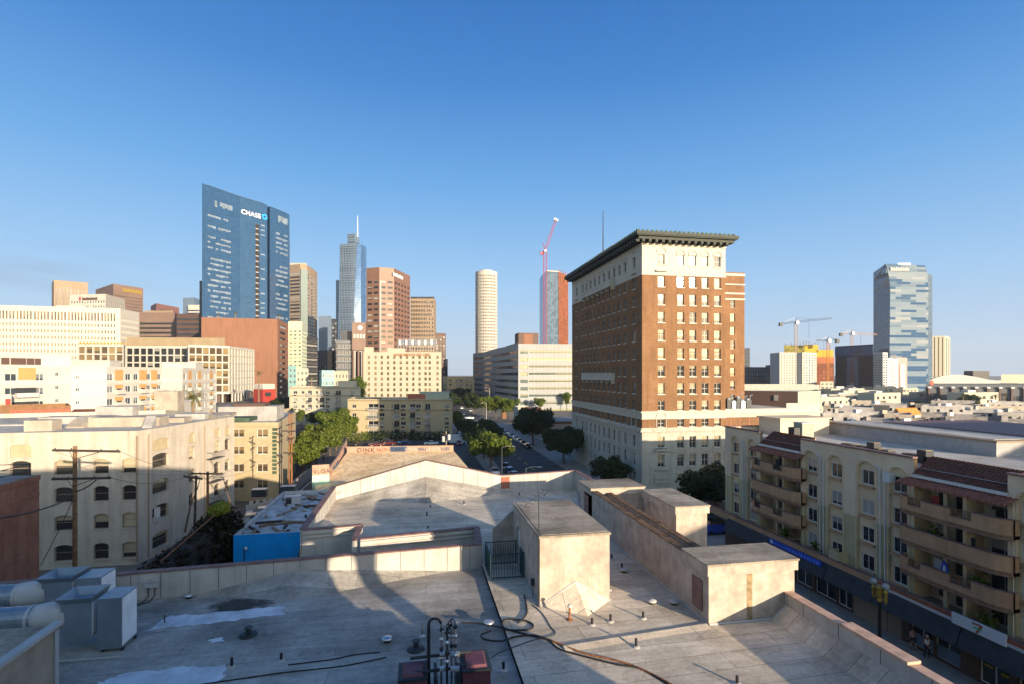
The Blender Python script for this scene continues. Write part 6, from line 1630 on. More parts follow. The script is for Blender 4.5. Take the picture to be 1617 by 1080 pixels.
# brown brick podium and the blue tower with its sign
b = tower('brown_podium', 'plain brown brick car park block below the blue tower', [(318, 355), (438.5, 366), (455, 400)], 501.5, 40, M_podium, (M_darkbrown, G_dark, .1, 0, 0, False), [None, (1, 13, .62, .4)], mz=(.05, .04), dep=.5); b.finish()
def blue_tower():
    pts = [(319, 400), (369.7, 425.5), (379, 430.5), (421.8, 451), (423.5, 458), (426, 455), (456.6, 478), (457.6, 483)]
    F = [at(*p) for p in pts]; zt = zat(289.8, 400); b = Bld('blue_glass_tower', 'tallest blue glass tower with a white sign at its top', (*at(390, 460), 0)); b.F = F
    poly = poly_back(F, 34); q = MB(); q.prism(poly, 0, zt); b.part(q, 'curtain_wall', C_chase)
    q = MB(); q.prism(inset(poly, 3), zt, zt+1.5); b.part(q, 'roof', M_darkstone)
    zpos = lambda py, d: zat(py, d); fl = 4.15
    random.seed(11)
    M_blind = plain('pale_blind', (.19, .24, .30), .3, var=.35, scale=.25, spec=.5)
    def strip(i, f0, f1, z, h, name='window_band', m_=None, k=.12):
        d, o, L = frame_of(F[i], F[i+1]); P = lambda f, kk: wpt(F[i], d, o, f*L, kk, 0)[:2]
        g = MB(); segs = []; f = f0; n = max(1, int((f1-f0)*L/2.2))
        for j in range(n):
            a, c = f0+(f1-f0)*j/n, f0+(f1-f0)*(j+.88)/n
            if name == 'window_band' and random.random() < .16: continue
            hh = h*random.uniform(.55, 1) if name == 'window_band' else h
            g.prism([P(a, .01), P(a, k), P(c, k), P(c, .01)], z+h-hh, z+h)
        if g.f: b.part(g, name, m_ or M_blind)
    for j in range(29):
        z = zt-24-j*fl
        if j not in (1, 3, 7, 22, 25): strip(0, .17, .9, z, 1.9)
        if j % 7 != 5 and j not in (6, 17): strip(5, .30, .92, z+1.5, 2.1)
        if random.random() < .7: strip(2, .76, .93, z+4, 1.6)
    strip(0, .3, .95, zt-15, 5); strip(5, .42, .92, zt-11, 6)
    d, o, L = frame_of(F[2], F[3])
    M_recess = plain('balcony_recess', (.028, .022, .018), .8)
    for j in range(22):
        z = zt-22.5-j*4.6; P = lambda f, kk: wpt(F[2], d, o, f*L, kk, 0)[:2]
        g = MB(); g.prism([P(.56, .02), P(.56, .15), P(.70, .15), P(.70, .02)], z, z+3.2); b.part(g, 'balcony', M_recess)
        g = MB(); g.prism([P(.56, .02), P(.56, .4), P(.66, .4), P(.66, .02)], z-.9, z-.05); b.part(g, 'balcony_front', plain('pale_balcony', (.34, .31, .28), .8) if j == 0 else MATS['pale_balcony'])
    ang = math.atan2(d.y, d.x); s = wpt(F[2], d, o, L*.03, .3, 0)
    text_mesh(b.root, 'sign_lettering', 'CHASE', 5.3, (s[0], s[1], zt-13.6), ang, plain('sign_white', (.8, .8, .8), .5), .3, spacing=1.1, offset=.05)
    # octagonal emblem of four blades
    c = wpt(F[2], d, o, L*.89, .35, 0); R0, R1 = 3.2, 1.3
    O = lambda j, r_: (r_*math.cos(R(22.5+45*j)), r_*math.sin(R(22.5+45*j)))
    for k in range(4):
        g = MB(); pts2 = [O(2*k, 2.7), O(2*k+1, 2.7), O(2*k+1.8, 2.6), O(2*k+1.6, 1.25), O(2*k, 1.2)]
        A = [(c[0]+d.x*u, c[1]+d.y*u, zt-11.3+v) for u, v in pts2]; B_ = [(p[0]+o.x*.3, p[1]+o.y*.3, p[2]) for p in A]; g.hull(A, B_); b.part(g, 'sign_emblem', M_cblue)
    b.finish()
blue_tower()
# towers of the centre
b = tower('banded_stone_tower', 'rounded brown tower with green glass bays and many thin bands', [(457, 640), (474, 634), (485, 640), (491, 655), (497, 672), (501, 690)], 419, 30, M_tan, (M_darkbrown, G_dark, .05, 0, 0, False), [(1, 34, .96, .52), None, (2, 34, .9, .5), (2, 34, .9, .5), (2, 32, .9, .5)], dep=.35, mz=(.02, .06))
F = b.F; g = MB(); d, o, L = frame_of(F[1], F[2]); P = lambda f, k: wpt(F[1], d, o, f*L, k, 0)[:2]
g.prism([P(0, 0), P(.02, 2), P(.98, 2), P(1, 0)], 0, b.z1-6); b.part(g, 'glass_bay', plain('sage_glass', (.16, .20, .18), .2, spec=.8)); g = MB(); g.prism(poly_back([at(458, 642), at(484, 642)], 20), b.z1-6, b.z1+3); b.part(g, 'crown', M_greygreen); b.finish()
b = tower('sage_white_office', 'pale green and white office stepping back from the street', [(455, 425), (477, 425), (484.5, 455)], 508, 28, plain('pale_sage', (.42, .46, .36), .7), (M_greygreen, G_greenish, .1, 0, 0, False), [(3, 13, .55, .4), (5, 13, .7, .45)], mz=(.3, .1)); b.finish()
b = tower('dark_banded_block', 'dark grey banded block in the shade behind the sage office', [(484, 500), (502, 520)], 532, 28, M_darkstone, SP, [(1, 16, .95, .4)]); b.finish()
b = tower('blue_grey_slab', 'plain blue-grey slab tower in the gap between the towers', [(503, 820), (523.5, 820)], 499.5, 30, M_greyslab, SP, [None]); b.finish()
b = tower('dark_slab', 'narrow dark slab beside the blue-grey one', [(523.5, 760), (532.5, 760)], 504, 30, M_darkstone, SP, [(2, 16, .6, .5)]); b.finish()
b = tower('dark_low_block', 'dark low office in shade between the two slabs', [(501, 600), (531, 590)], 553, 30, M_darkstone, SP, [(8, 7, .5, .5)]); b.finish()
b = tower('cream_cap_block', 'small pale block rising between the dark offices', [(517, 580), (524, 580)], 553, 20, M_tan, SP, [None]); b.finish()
def spire_tower():
    b = Bld('spire_glass_tower', 'slender curved glass tower with a white spire', (*at(556, 930), 0)); d0 = 900
    # two-part body: banded west face and smooth blue curved face
    zt1 = zat(386, d0); 
    L0, Lt = at(533, d0), at(536.5, d0)
    loops = []
    def loop(z, f):
        l = 533+3.5*f; m_ = 554+9.5*f
        return [at(l, d0+14), at(l+1, d0), at(m_, d0-4)], [at(m_, d0-4), at(570, d0+2), at(577.5, d0+16), at(579, d0+34)]
    n = 8; q1, q2 = MB(), MB()
    for i in range(n):
        f0, f1 = i/n, (i+1)/n; z0, z1 = zt1*f0, zt1*f1
        a0, c0 = loop(z0, f0); a1, c1 = loop(z1, f1)
        for q, s0, s1 in ((q1, a0, a1), (q2, c0, c1)):
            for j in range(len(s0)-1): q.quad((*s0[j], z0), (*s0[j+1], z0), (*s1[j+1], z1), (*s1[j], z1))
    a1, c1 = loop(zt1, 1); top = a1+c1[1:]; bk = [at(579, d0+60), at(540, d0+60)]
    q2.add([(*p, zt1) for p in top+bk], [tuple(range(len(top+bk)))])
    for i in range(n):
        z0, z1 = zt1*i/n, zt1*(i+1)/n; f0, f1 = i/n, (i+1)/n
        q2.quad((*at(579, d0+34), z0), (*bk[0], z0), (*bk[0], z1), (*at(579, d0+34), z1)); q1.quad((*bk[1], z0), (*at(533+3.5*f0, d0+14), z0), (*at(533+3.5*f1, d0+14), z1), (*bk[1], z1)); q2.quad((*bk[0], z0), (*bk[1], z0), (*bk[1], z1), (*bk[0], z1))
    b.part(q1, 'banded_face', C_grand2); b.part(q2, 'curved_face', C_grand, smooth=False)
    # vertical ribs on the banded face and lit bays
    q = MB()
    for j in range(9):
        f = .1+.8*j/8; p0 = Vector((*at(534+f*20, d0-2.5-1.5*f), 0)); p1 = Vector((*at(537.5+f*26, d0-2.5-1.5*f), zt1-3)); q.tube([p0, p1], .3, 4)
    b.part(q, 'rib', M_greyslab)
    # sloping crown
    q = MB(); c = [at(548.5, d0+6), at(560, d0+2), at(567.5, d0+10), at(566, d0+30), at(549, d0+30)]; zz = [zat(369, d0), zat(368, d0), zat(375, d0), zat(375, d0), zat(369, d0)]
    q.prism(c, zt1-1, zz); b.part(q, 'crown', C_grand2)
    q = MB(); x, y = at(564.6, d0+18); q.tube([(x, y, zt1), (x, y, zat(372, d0)), (x, y, zat(336, d0))], [1.2, 1.1, .35], 8); b.part(q, 'spire', M_cwhite)
    b.finish()
spire_tower()
b = tower('dark_edge_tower', 'dark sliver of a tower left of the spire tower', [(530.5, 980), (538, 980)], 443, 30, M_greyslab, SP, [None]); b.finish()
def stepped_granite():
    b = Bld('stepped_granite_tower', 'dark stepped stone tower with a round clock-like window', (*at(555, 520), 0))
    q = MB(); A = [at(530.5, 500), at(558, 505)]; q.prism(poly_back(A, 25), 0, zat(537, 500)); A2 = [at(538, 508), at(558, 511)]; q.prism(poly_back(A2, 18), zat(537, 500), zat(523, 508)); b.part(q, 'dark_or_shaded_wing', M_darkstone)
    q = MB(); A = [at(556, 500), at(579, 506)]; q.prism(poly_back(A, 25), zat(552, 500), zat(509, 500)); b.part(q, 'stone_top', M_tanpink); b.F = A
    q = MB(); q.prism(poly_back([at(558, 503), at(579, 509)], 25), 0, zat(552, 500)); b.part(q, 'dark_shaft', M_darkstone)
    for px in (558, 566, 573, 578.5):
        q = MB(); x, y = at(px, 501); q.tube([(x, y, 0), (x, y, zat(552.5, 500))], 1.0, 8); b.part(q, 'column', M_tanpink)
    d, o, L = frame_of(*A); c = wpt(A[0], d, o, L*.55, .15, zat(518, 502)); q = MB()
    n = 20; ring = [(c[0]+d.x*2.3*math.cos(2*math.pi*k/n), c[1]+d.y*2.3*math.cos(2*math.pi*k/n), c[2]+2.3*math.sin(2*math.pi*k/n)) for k in range(n)]
    q.hull([(p[0]-o.x*.3, p[1]-o.y*.3, p[2]) for p in ring], ring); b.part(q, 'round_window', M_darkstone)
    for k in range(4):
        u = L*(.1+.21*k); P = lambda f, kk: wpt(A[0], d, o, f, kk, 0)[:2]; q = MB(); q.prism([P(u, 0), P(u, .2), P(u+L*.13, .2), P(u+L*.13, 0)], zat(534, 500), zat(528, 500)); b.part(q, 'window', M_darkstone)
    for row in range(7):
        A3 = [at(532, 499.5), at(556, 504)]; d, o, L = frame_of(*A3); z = zat(546, 500)-row*6.2
        for k in range(4):
            for w2 in range(2):
                u = L*(.06+.24*k+.1*w2); P = lambda f, kk: wpt(A3[0], d, o, f, kk, 0)[:2]; q = MB(); q.prism([P(u, -.3), P(u, .0), P(u+L*.07, .0), P(u+L*.07, -.3)], z-1.9, z+1.9); b.part(q, 'window', plain('dim_pane', (.14, .15, .17), .15, spec=.8) if (row, k, w2) == (0, 0, 0) else MATS['dim_pane'])
    for row in range(8):
        q = MB(); z = zat(540, 500)-row*6.2; q.prism(poly_back([at(530.2, 499), at(557, 504)], .4), z, z+.6); b.part(q, 'string_course', M_greyslab)
    b.finish()
stepped_granite()
b = tower('brown_stone_tower', 'reddish brown stone tower with a white sign near its top', [(578.5, 505), (599, 500), (622, 505), (647.5, 545)], 424, 30, M_brownstone, (M_darkbrown, G_dark, .08, 0, 0, False), [(2, 21, .72, .42), (2, 21, .72, .42), (5, 22, .6, .42)], mz=(.02, .09), limit=100)
d, o, L = frame_of(b.F[1], b.F[2]); g = MB(); P = lambda f, k_: wpt(b.F[1], d, o, f, k_, 0)[:2]; g.prism([P(.3, 0), P(.3, .2), P(1.8, .2), P(1.8, 0)], 0, b.z1-12); b.part(g, 'dark_slot', M_darkstone)
L = (Vector(b.F[3])-Vector(b.F[2])).length; letters(b, 2, -2.5, L*.55, b.z1-7.5, b.z1-4.5, 9, M_cwhite); b.finish()
b = tower('tan_grid_tower', 'tan tower with a regular grid of dark windows', [(648, 610), (685, 610), (688.5, 645)], 470, 25, M_tan, (M_darkbrown, G_dark, .05, 0, 0, False), [(14, 22, .6, .6), (4, 22, .6, .6)], mz=(.02, .03))
g = MB(); g.prism(poly_back([at(648.6, 609.4), at(686, 609.4)], .5), b.z1-1.4, b.z1+.5); b.part(g, 'dark_eave', M_darkstone); b.finish()
b = tower('black_tower', 'dark tower to the right of the tan grid tower', [(688, 440), (704, 445)], 526, 25, M_darkbrown, SP, [(3, 24, .6, .5)]); g = MB(); g.prism(poly_back([at(703, 442), at(707, 446)], 20), 0, zat(566, 442)); b.part(g, 'low_wing', M_darkstone); b.finish()
def lettered_flats():
    d0 = 330; F = [at(574, d0), at(697, d0-2)]; zt = zat(555.5, d0); b = Bld('cream_lettered_apartments', 'cream apartment block with rows of small windows and a roof sign', (*at(636, 340), 0)); b.F = F
    poly = poly_back(F, 24); q = MB(); d, o, L = frame_of(*F); ops = []
    cols = [697.5, 707.5, 717.7, 727.5, 737.5, 747, 757, 767, 776.5, 786, 793, 805.5]
    for c in (738, 797, 852, 908, 963, 1020, 1075, 1130, 1185, 1238, 1274, 1343):
        px = 450+c/5.576; u = (px-574)/123*L
        for r in range(10): z = zat(563.5+r*8.55, d0); ops.append((u-.73, u+.73, z-.95, z+.95))
    b.face(q, F[0], F[1], 0, zt, ops, (M_tan, G_bronze, .09, 0, 1, False), .3)
    for i in range(1, 4): wall(q, poly[i], poly[(i+1) % 4], 0, zt)
    b.part(q, 'wall', M_palecream); r = MB(); roof_with_parapet(r, poly, zt, .7); b.part(r, 'roof', [M_palecream, M_farroof])
    g = MB(); g.prism(poly_back([at(575.5, d0+1), at(590, d0+1)], 8), zt-.6, zat(547.5, d0)); b.part(g, 'roof_house', M_palecream)
    g = MB(); g.prism(poly_back([at(612, d0+4), at(640, d0+4)], 8), zt-.6, zat(549, d0)); b.part(g, 'roof_house', M_palecream)
    ang = math.atan2(d.y, d.x); s = wpt(F[0], d, o, L*.386, .12, 0)
    text_mesh(b.root, 'sign_lettering', 'APARTMENTS 683 1200', 2.25, (s[0], s[1], zt-2.5), ang, plain('brown_letter', (.30, .10, .02), .6), .08, spacing=1.0, offset=.03)
    b.finish()
    t = thing('roof_sign_frame', 'open metal sign frame with pale letters above the cream apartments', 'sign', (*at(660, 336), zt))
    for k in range(15):
        px = 629+k*4.3; x, y = at(px, 336); g = MB(); g.tube([(x, y, zt-.6), (x, y, zat(536, 336))], .1, 4); g.build('post', M_whitecool, t)
    for py in (547, 541, 536):
        g = MB(); g.tube([(*at(627, 336), zat(py, 336)), (*at(691, 336), zat(py, 336))], .1, 4); g.build('rail', M_whitecool, t)
    random.seed(3)
    for k in range(12):
        g = MB(); px = 630+k*5; x, y = at(px, 335.5); g.box(x, x+1.3, y, y+.2, zat(544.5, 336), zat(537, 336)+random.uniform(-.3, .3)); g.build('letter', M_greyslab if k % 2 else M_cwhite, t)
lettered_flats()
# round tower, new tower under construction, crane
def round_tower():
    d0 = 620; x, y = at(768, d0); r = 34.5/2*d0/FPX; zt = zat(431, d0); b = Bld('round_white_tower', 'round white tower with a grid of small windows', (x, y, 0)); q = MB(); n = 40
    ring = [(x+r*math.cos(2*math.pi*k/n), y+r*math.sin(2*math.pi*k/n)) for k in range(n)]
    for k in range(n):
        p0, p1 = ring[k], ring[(k+1) % n]; L = (Vector(p1)-Vector(p0)).length
        mid = (Vector(p0)+Vector(p1))/2-Vector((x, y)); vis = mid.dot(Vector((-x, -y))) > 0
        b.face(q, p0, p1, 0, zt, grid(L, 10, zt, 1, 36, .66, .55, (.02, .02), (0, .03)) if vis else [], (M_tan, G_bronze, .05, 0, 0, False), .6)
    b.part(q, 'wall', M_white); q = MB(); q.lathe((x, y, zt-.3), [(r-.5, 0), (r-.5, .3), (r-3, .35)], 40); b.part(q, 'roof', M_farroof); q = MB(); q.lathe((x, y, zt), [(r-5, 0), (r-5, 2.0), (r-6, 2.1)], 30); b.part(q, 'roof_house', M_white); b.finish()
round_tower()
def building_site_tower():
    F = [at(852, 840), at(862, 780), at(882.5, 788), at(896.8, 818)]; zt = zat(430, 788); b = Bld('unfinished_tower', 'tower under construction, glass on one side and orange floors on the other', (*at(875, 818), 0)); b.F = F
    q = MB(); wall(q, F[0], F[1], 0, zt); b.part(q, 'side_glass', C_sited); q = MB(); wall(q, F[1], F[2], 0, zt); b.part(q, 'front_glass', C_site)
    P = poly_back(F, 25); q = MB(); wall(q, F[2], F[3], 0, zt); wall(q, F[3], P[4], 0, zt); wall(q, P[4], P[5], 0, zt); wall(q, P[5], F[0], 0, zt); q.add([(*p, zt) for p in P], [tuple(range(6))]); b.part(q, 'open_floors', C_net)
    for k in range(5):
        f = k/4; p = Vector(F[2]).lerp(Vector(F[3]), f); q = MB(); n = Vector((p.x, p.y)).normalized(); c = p-n*.6; q.tube([(*c, 0), (*c, zt+4)], .5, 4); b.part(q, 'scaffold_post', M_orangecl)
    for k in range(37):
        z = zt*(k+1)/38; q = MB(); a, c = Vector(F[2]), Vector(F[3]); n = Vector((a.x, a.y)).normalized()*1.0; q.prism([a-n, c-n, c, a], z, z+.5); b.part(q, 'floor_slab', M_rust)
    q = MB(); q.prism(poly_back([at(866, 795), at(884, 800)], 14), zt, zt+4); b.part(q, 'core', M_tan)
    d, o, L = frame_of(F[1], F[2]); q = MB(); q.prism([wpt(F[1], d, o, 0, 0, 0)[:2], wpt(F[1], d, o, 0, .8, 0)[:2], wpt(F[1], d, o, L, .8, 0)[:2], wpt(F[1], d, o, L, 0, 0)[:2]], zt-.5, zt+.8); b.part(q, 'edge_net', M_white); b.finish()
building_site_tower()
def lattice(mb, a, c, w_, n, r):
    a, c = Vector(a), Vector(c); ax = (c-a).normalized(); s = ax.cross(Vector((.31, .9, .2))).normalized()*w_/2; t = ax.cross(s).normalized()*w_/2
    cs = [s+t, s-t, -s-t, -s+t]
    for k in cs: mb.tube([a+k, c+k], r, 4)
    for i in range(n):
        p0, p1 = a.lerp(c, i/n), a.lerp(c, (i+1)/n)
        for j in range(4): mb.tube([p0+cs[j], p1+cs[(j+1) % 4]], r*.6, 3, cap=False)
def tower_crane(lab, px, d, ybase, ymast, j0, j1, m_mast, m_jib, w_=2.0, luff=False, apex=None):
    x, y = at(px, d); zb, zm = zat(ybase, d), zat(ymast, d); t = thing('tower_crane', lab, 'crane', (x, y, zb), 'tower cranes')
    q = MB(); lattice(q, (x, y, 0), (x, y, zm), w_, 50 if luff else 30, w_*.07); q.build('mast', m_mast, t)
    P = lambda p: Vector((*at(p[0], d), zat(p[1], d)))
    a, c = P(j0), P(j1); q = MB(); hub = Vector((x, y, zm))
    lattice(q, hub if luff else a, c, w_*.55, 26, w_*.045); q.build('jib', m_jib, t)
    if luff:
        q = MB(); k = P(j0); q.tube([hub, k], w_*.3, 5); q.box(k.x-2.5, k.x+2.5, k.y-1.5, k.y+1.5, k.z-3.5, k.z); q.build('counterweight', m_mast, t)
        ap = P(apex); q = MB(); q.tube([hub, ap], .5, 4); q.tube([ap, c], .12, 3); q.tube([ap, k], .12, 3); q.build('a_frame', m_jib, t)
        q = MB(); e = hub.lerp(c, .93); lattice(q, e, c, w_*1.1, 3, .6); q.build('jib_head', M_cwhite, t); q = MB(); q.tube([c, c+Vector((0, 0, -6))], .1, 3); q.build('hook_rope', M_darkmetal, t)
    else:
        q = MB(); q.box(a.x-2.5, a.x+1, a.y-1.2, a.y+1.2, a.z-3, a.z+.5); q.build('counterweight', M_darkmetal, t); ap = P(apex)
        q = MB(); q.tube([hub, ap], .45, 4); q.tube([ap, a], .14, 3); q.tube([ap, hub.lerp(c, .6)+Vector((0, 0, .6))], .14, 3); q.build('tie_bar', m_jib, t)
        e = hub.lerp(c, .36); q = MB(); q.tube([e, e+Vector((0, 0, -18))], .12, 3); q.build('hook_rope', M_darkmetal, t)
    q = MB(); q.box(x-1.6, x+1.6, y-2.6, y-.6, zm-1.5, zm+1.5); q.build('cab', M_cwhite, t)
M_cranered = plain('crane_red', (.34, .055, .085), .5); M_cranewhite = plain('crane_pale', (.50, .33, .22), .5); M_craneorange = plain('crane_orange', (.60, .25, .04), .5)
tower_crane('tall red crane with a raised jib beside the unfinished tower', 860.8, 760, 545, 397, (855.5, 399), (878.5, 346), M_cranered, M_cranered, 4.4, True, (858, 385))
# white office on the right of the street
def street_office():
    F = [at(747, 473), at(762, 452), at(776, 410), at(780, 392), at(818.5, 326), at(905, 330)]; zt = zat(542.5, 326); b = Bld('white_banded_office', 'white office with long window bands on the street corner', (*at(830, 380), 0)); b.F = F
    poly = poly_back(F, 60); q = MB(); n = len(poly)
    for i in range(n):
        p0, p1 = poly[i], poly[(i+1) % n]; L = (Vector(p1)-Vector(p0)).length; ops = []
        if i < len(F)-1:
            for r in range(9):
                z = zt-5.2-r*4.55
                if i == 4: ops += [(1.2, L*.17, z-1.1, z+1.1), (L*.19, L-.2, z-.45, z+.95)]
                else: ops.append((.3, L-.3, z-.9, z+1.1))
        b.face(q, p0, p1, 0, zt, ops, (M_white_trim, G_office if i != 4 else G_greenish, .06, 7 if i == 4 else 5, 0, False), .35, name='window_band')
    M_pw = plain('pale_grey_panel', (.29, .30, .30), .6, var=.06, scale=.1); b.part(q, 'wall', M_pw); r = MB(); roof_with_parapet(r, poly, zt, .8); b.part(r, 'roof', [M_pw, M_farroof])
    x, y = at(833, 372); g = MB(); g.box(x-6.5, x+8, y, y+14, zt-.8, zat(526, 372)); b.part(g, 'roof_house', M_darkbrown); g = MB(); g.box(x-3, x+3.8, y-.3, y-.05, zt+1, zat(528, 372)); b.part(g, 'orange_wall', M_podium)
    A = [at(799, 400), at(818, 355)]; g = MB(); g.prism(poly_back(A, 10), zt-.8, zt+2.6); b.part(g, 'roof_screen', M_greygreen)
    g = MB(); d, o, L = frame_of(F[4], F[5])
    for k in range(1, 12): u = L*.19+(L*.81)*k/12; g.prism([wpt(F[4], d, o, u-.05, 0, 0)[:2], wpt(F[4], d, o, u-.05, .04, 0)[:2], wpt(F[4], d, o, u+.05, .04, 0)[:2], wpt(F[4], d, o, u+.05, 0, 0)[:2]], 3, zt)
    b.part(g, 'panel_joints', M_tan)['kind'] = 'stuff'
    b.finish()
street_office()
# beige flats at the far side of the dirt lot
def balcony_flats(name, lab, px0, px1, d, ytop, floors, fh, wins, balcs, m_):
    F = [at(px0, d), at(px1, d)]; zt = zat(ytop, d); b = Bld(name, lab, (*at((px0+px1)/2, d+8), 0)); d_, o, L = frame_of(*F); poly = poly_back(F, 17); q = MB(); ops = []
    for r in range(floors):
        z = zt-2.6-r*fh
        for px, wd in wins: u = (px-px0)/(px1-px0)*L; ops.append((u-wd/2, u+wd/2, z-.6, z+.7))
        for px, wd in balcs: u = (px-px0)/(px1-px0)*L; ops.append((u-wd/2, u+wd/2, z-1.2, z+.95))
    b.face(q, F[0], F[1], 0, zt, ops, (M_white_trim, G_dark, .1, 1, 0, False), .35)
    for i in range(1, 4): wall(q, poly[i], poly[(i+1) % 4], 0, zt)
    b.part(q, 'wall', m_); r = MB(); roof_with_parapet(r, poly, zt, .5); b.part(r, 'roof', [m_, M_farroof])
    P = lambda u, k: wpt(F[0], d_, o, u, k, 0)[:2]
    for z in (zt-.35, zt-fh-.75): g = MB(); g.prism([P(-.1, 0), P(-.1, .25), P(L+.1, .25), P(L+.1, 0)], z-.3, z); b.part(g, 'brown_band', M_roofbox)
    for r in range(floors):
        z = zt-2.6-r*fh
        for k, (px, wd) in enumerate(balcs):
            u = (px-px0)/(px1-px0)*L; g = MB(); g.prism([P(u-wd/2, 0), P(u-wd/2, 1.1), P(u+wd/2, 1.1), P(u+wd/2, 0)], z-1.45, z-1.3); bo = b.part(g, 'balcony', M_whitecool)
            g = MB()
            for j in range(10): uu = u-wd/2+wd*j/9; g.prism([P(uu-.04, 1.04), P(uu-.04, 1.1), P(uu+.04, 1.1), P(uu+.04, 1.04)], z-1.3, z-.35)
            g.prism([P(u-wd/2, 1.02), P(u-wd/2, 1.12), P(u+wd/2, 1.12), P(u+wd/2, 1.02)], z-.35, z-.25); b.part(g, 'balcony_rail', M_darkmetal if (k+r) % 2 else M_whitecool, bo)
        for px, wd in wins:
            u = (px-px0)/(px1-px0)*L
            if wd > 1.5: g = MB(); g.prism([P(u-.55, 0), P(u-.55, .3), P(u+.55, .3), P(u+.55, 0)], z-1.4, z-.95); b.part(g, 'window_cooler', M_darkmetal)
    return b
b = balcony_flats('beige_balcony_flats', 'beige four-storey flats with balconies beyond the dirt lot', 549, 714.5, 186, 629.5, 4, 3.05, [(559, 1.5), (603, 1.8), (636.5, 1.8), (660.5, 1.8), (705.5, 1.6), (619.5, .6)], [(589.5, 3.6), (626.5, 1.9), (651.5, 1.9), (675.5, 1.9)], M_beige)
x, y = at(684, 196); roof_box(b, x-5, x+6, y, y+6, 13, 15.8, M_greygreen); x, y = at(661, 195); roof_box(b, x-4, x+2.5, y, y+5, 13, 15.0, M_redtile)
for k in range(5): x, y = at(583+k*4, 190); g = MB(); g.box(x, x+.6, y, y+.6, 13, 14.1); b.part(g, 'roof_vent', M_darkmetal)
b.finish()
b = balcony_flats('cream_low_flats', 'cream low flats behind the car park trees', 457, 569.5, 232, 610, 3, 3.1, [(466, 1.8), (478, 1.4), (500, 1.2), (517, 1.8), (556, 1.8)], [(508, 2.2), (534, 2.4), (489, 1.8)], M_palecream); x, y = at(548, 240); roof_box(b, x-4, x+4, y, y+5, 17, 19.4, M_palecream); b.finish()
for args in (('teal_block', 'small teal glazed block with pale trim', [(504, 330), (508, 326), (528, 330)], 584, 15, M_teal, [None, (4, 5)]), ('peach_block', 'small peach coloured block right of the teal one', [(528, 335), (550, 335)], 585, 15, M_palecream, [(4, 5)]), ('aqua_block', 'pale aqua block with balconies beside the podium', [(455, 345), (468, 345)], 577, 15, M_teal, [(2, 7)]), ('sand_block', 'sand coloured flats right of the aqua block', [(468, 345), (487, 350)], 581, 15, M_palecream, [(3, 6)])):
    b = tower(*args[:5], args[5], SPO, args[6]); b.finish()
b = tower('red_corner_shop', 'small bright red building with white upper wall near the podium', [(402, 300), (415, 297), (434, 305)], 606, 10, M_white, SP, [None, None]); g = MB(); g.prism(poly_back([at(400.5, 296), at(415, 292), at(435, 300)], 12), 0, zat(614, 296)); b.part(g, 'red_storey', M_red); g = MB(); A = [at(419, 293), at(428, 297)]; g.prism(poly_back(A, .3), zat(625, 294), zat(619, 294)); b.part(g, 'shop_window', M_darkstone); b.finish()
b = balcony_flats('shaded_street_flats', 'shaded grey flats with pitched edge down the far street', 706, 749, 400, 594.5, 5, 3.4, [(711, 2.2), (721, 2), (737, 2.2), (744, 2)], [(728, 3)], M_aptgreen); b.finish()
b = tower('yellow_street_block', 'small sunlit yellow block before the shaded street flats', [(699, 430), (708, 430)], 594, 12, M_beige, SPO, [(2, 5)]); b.finish()
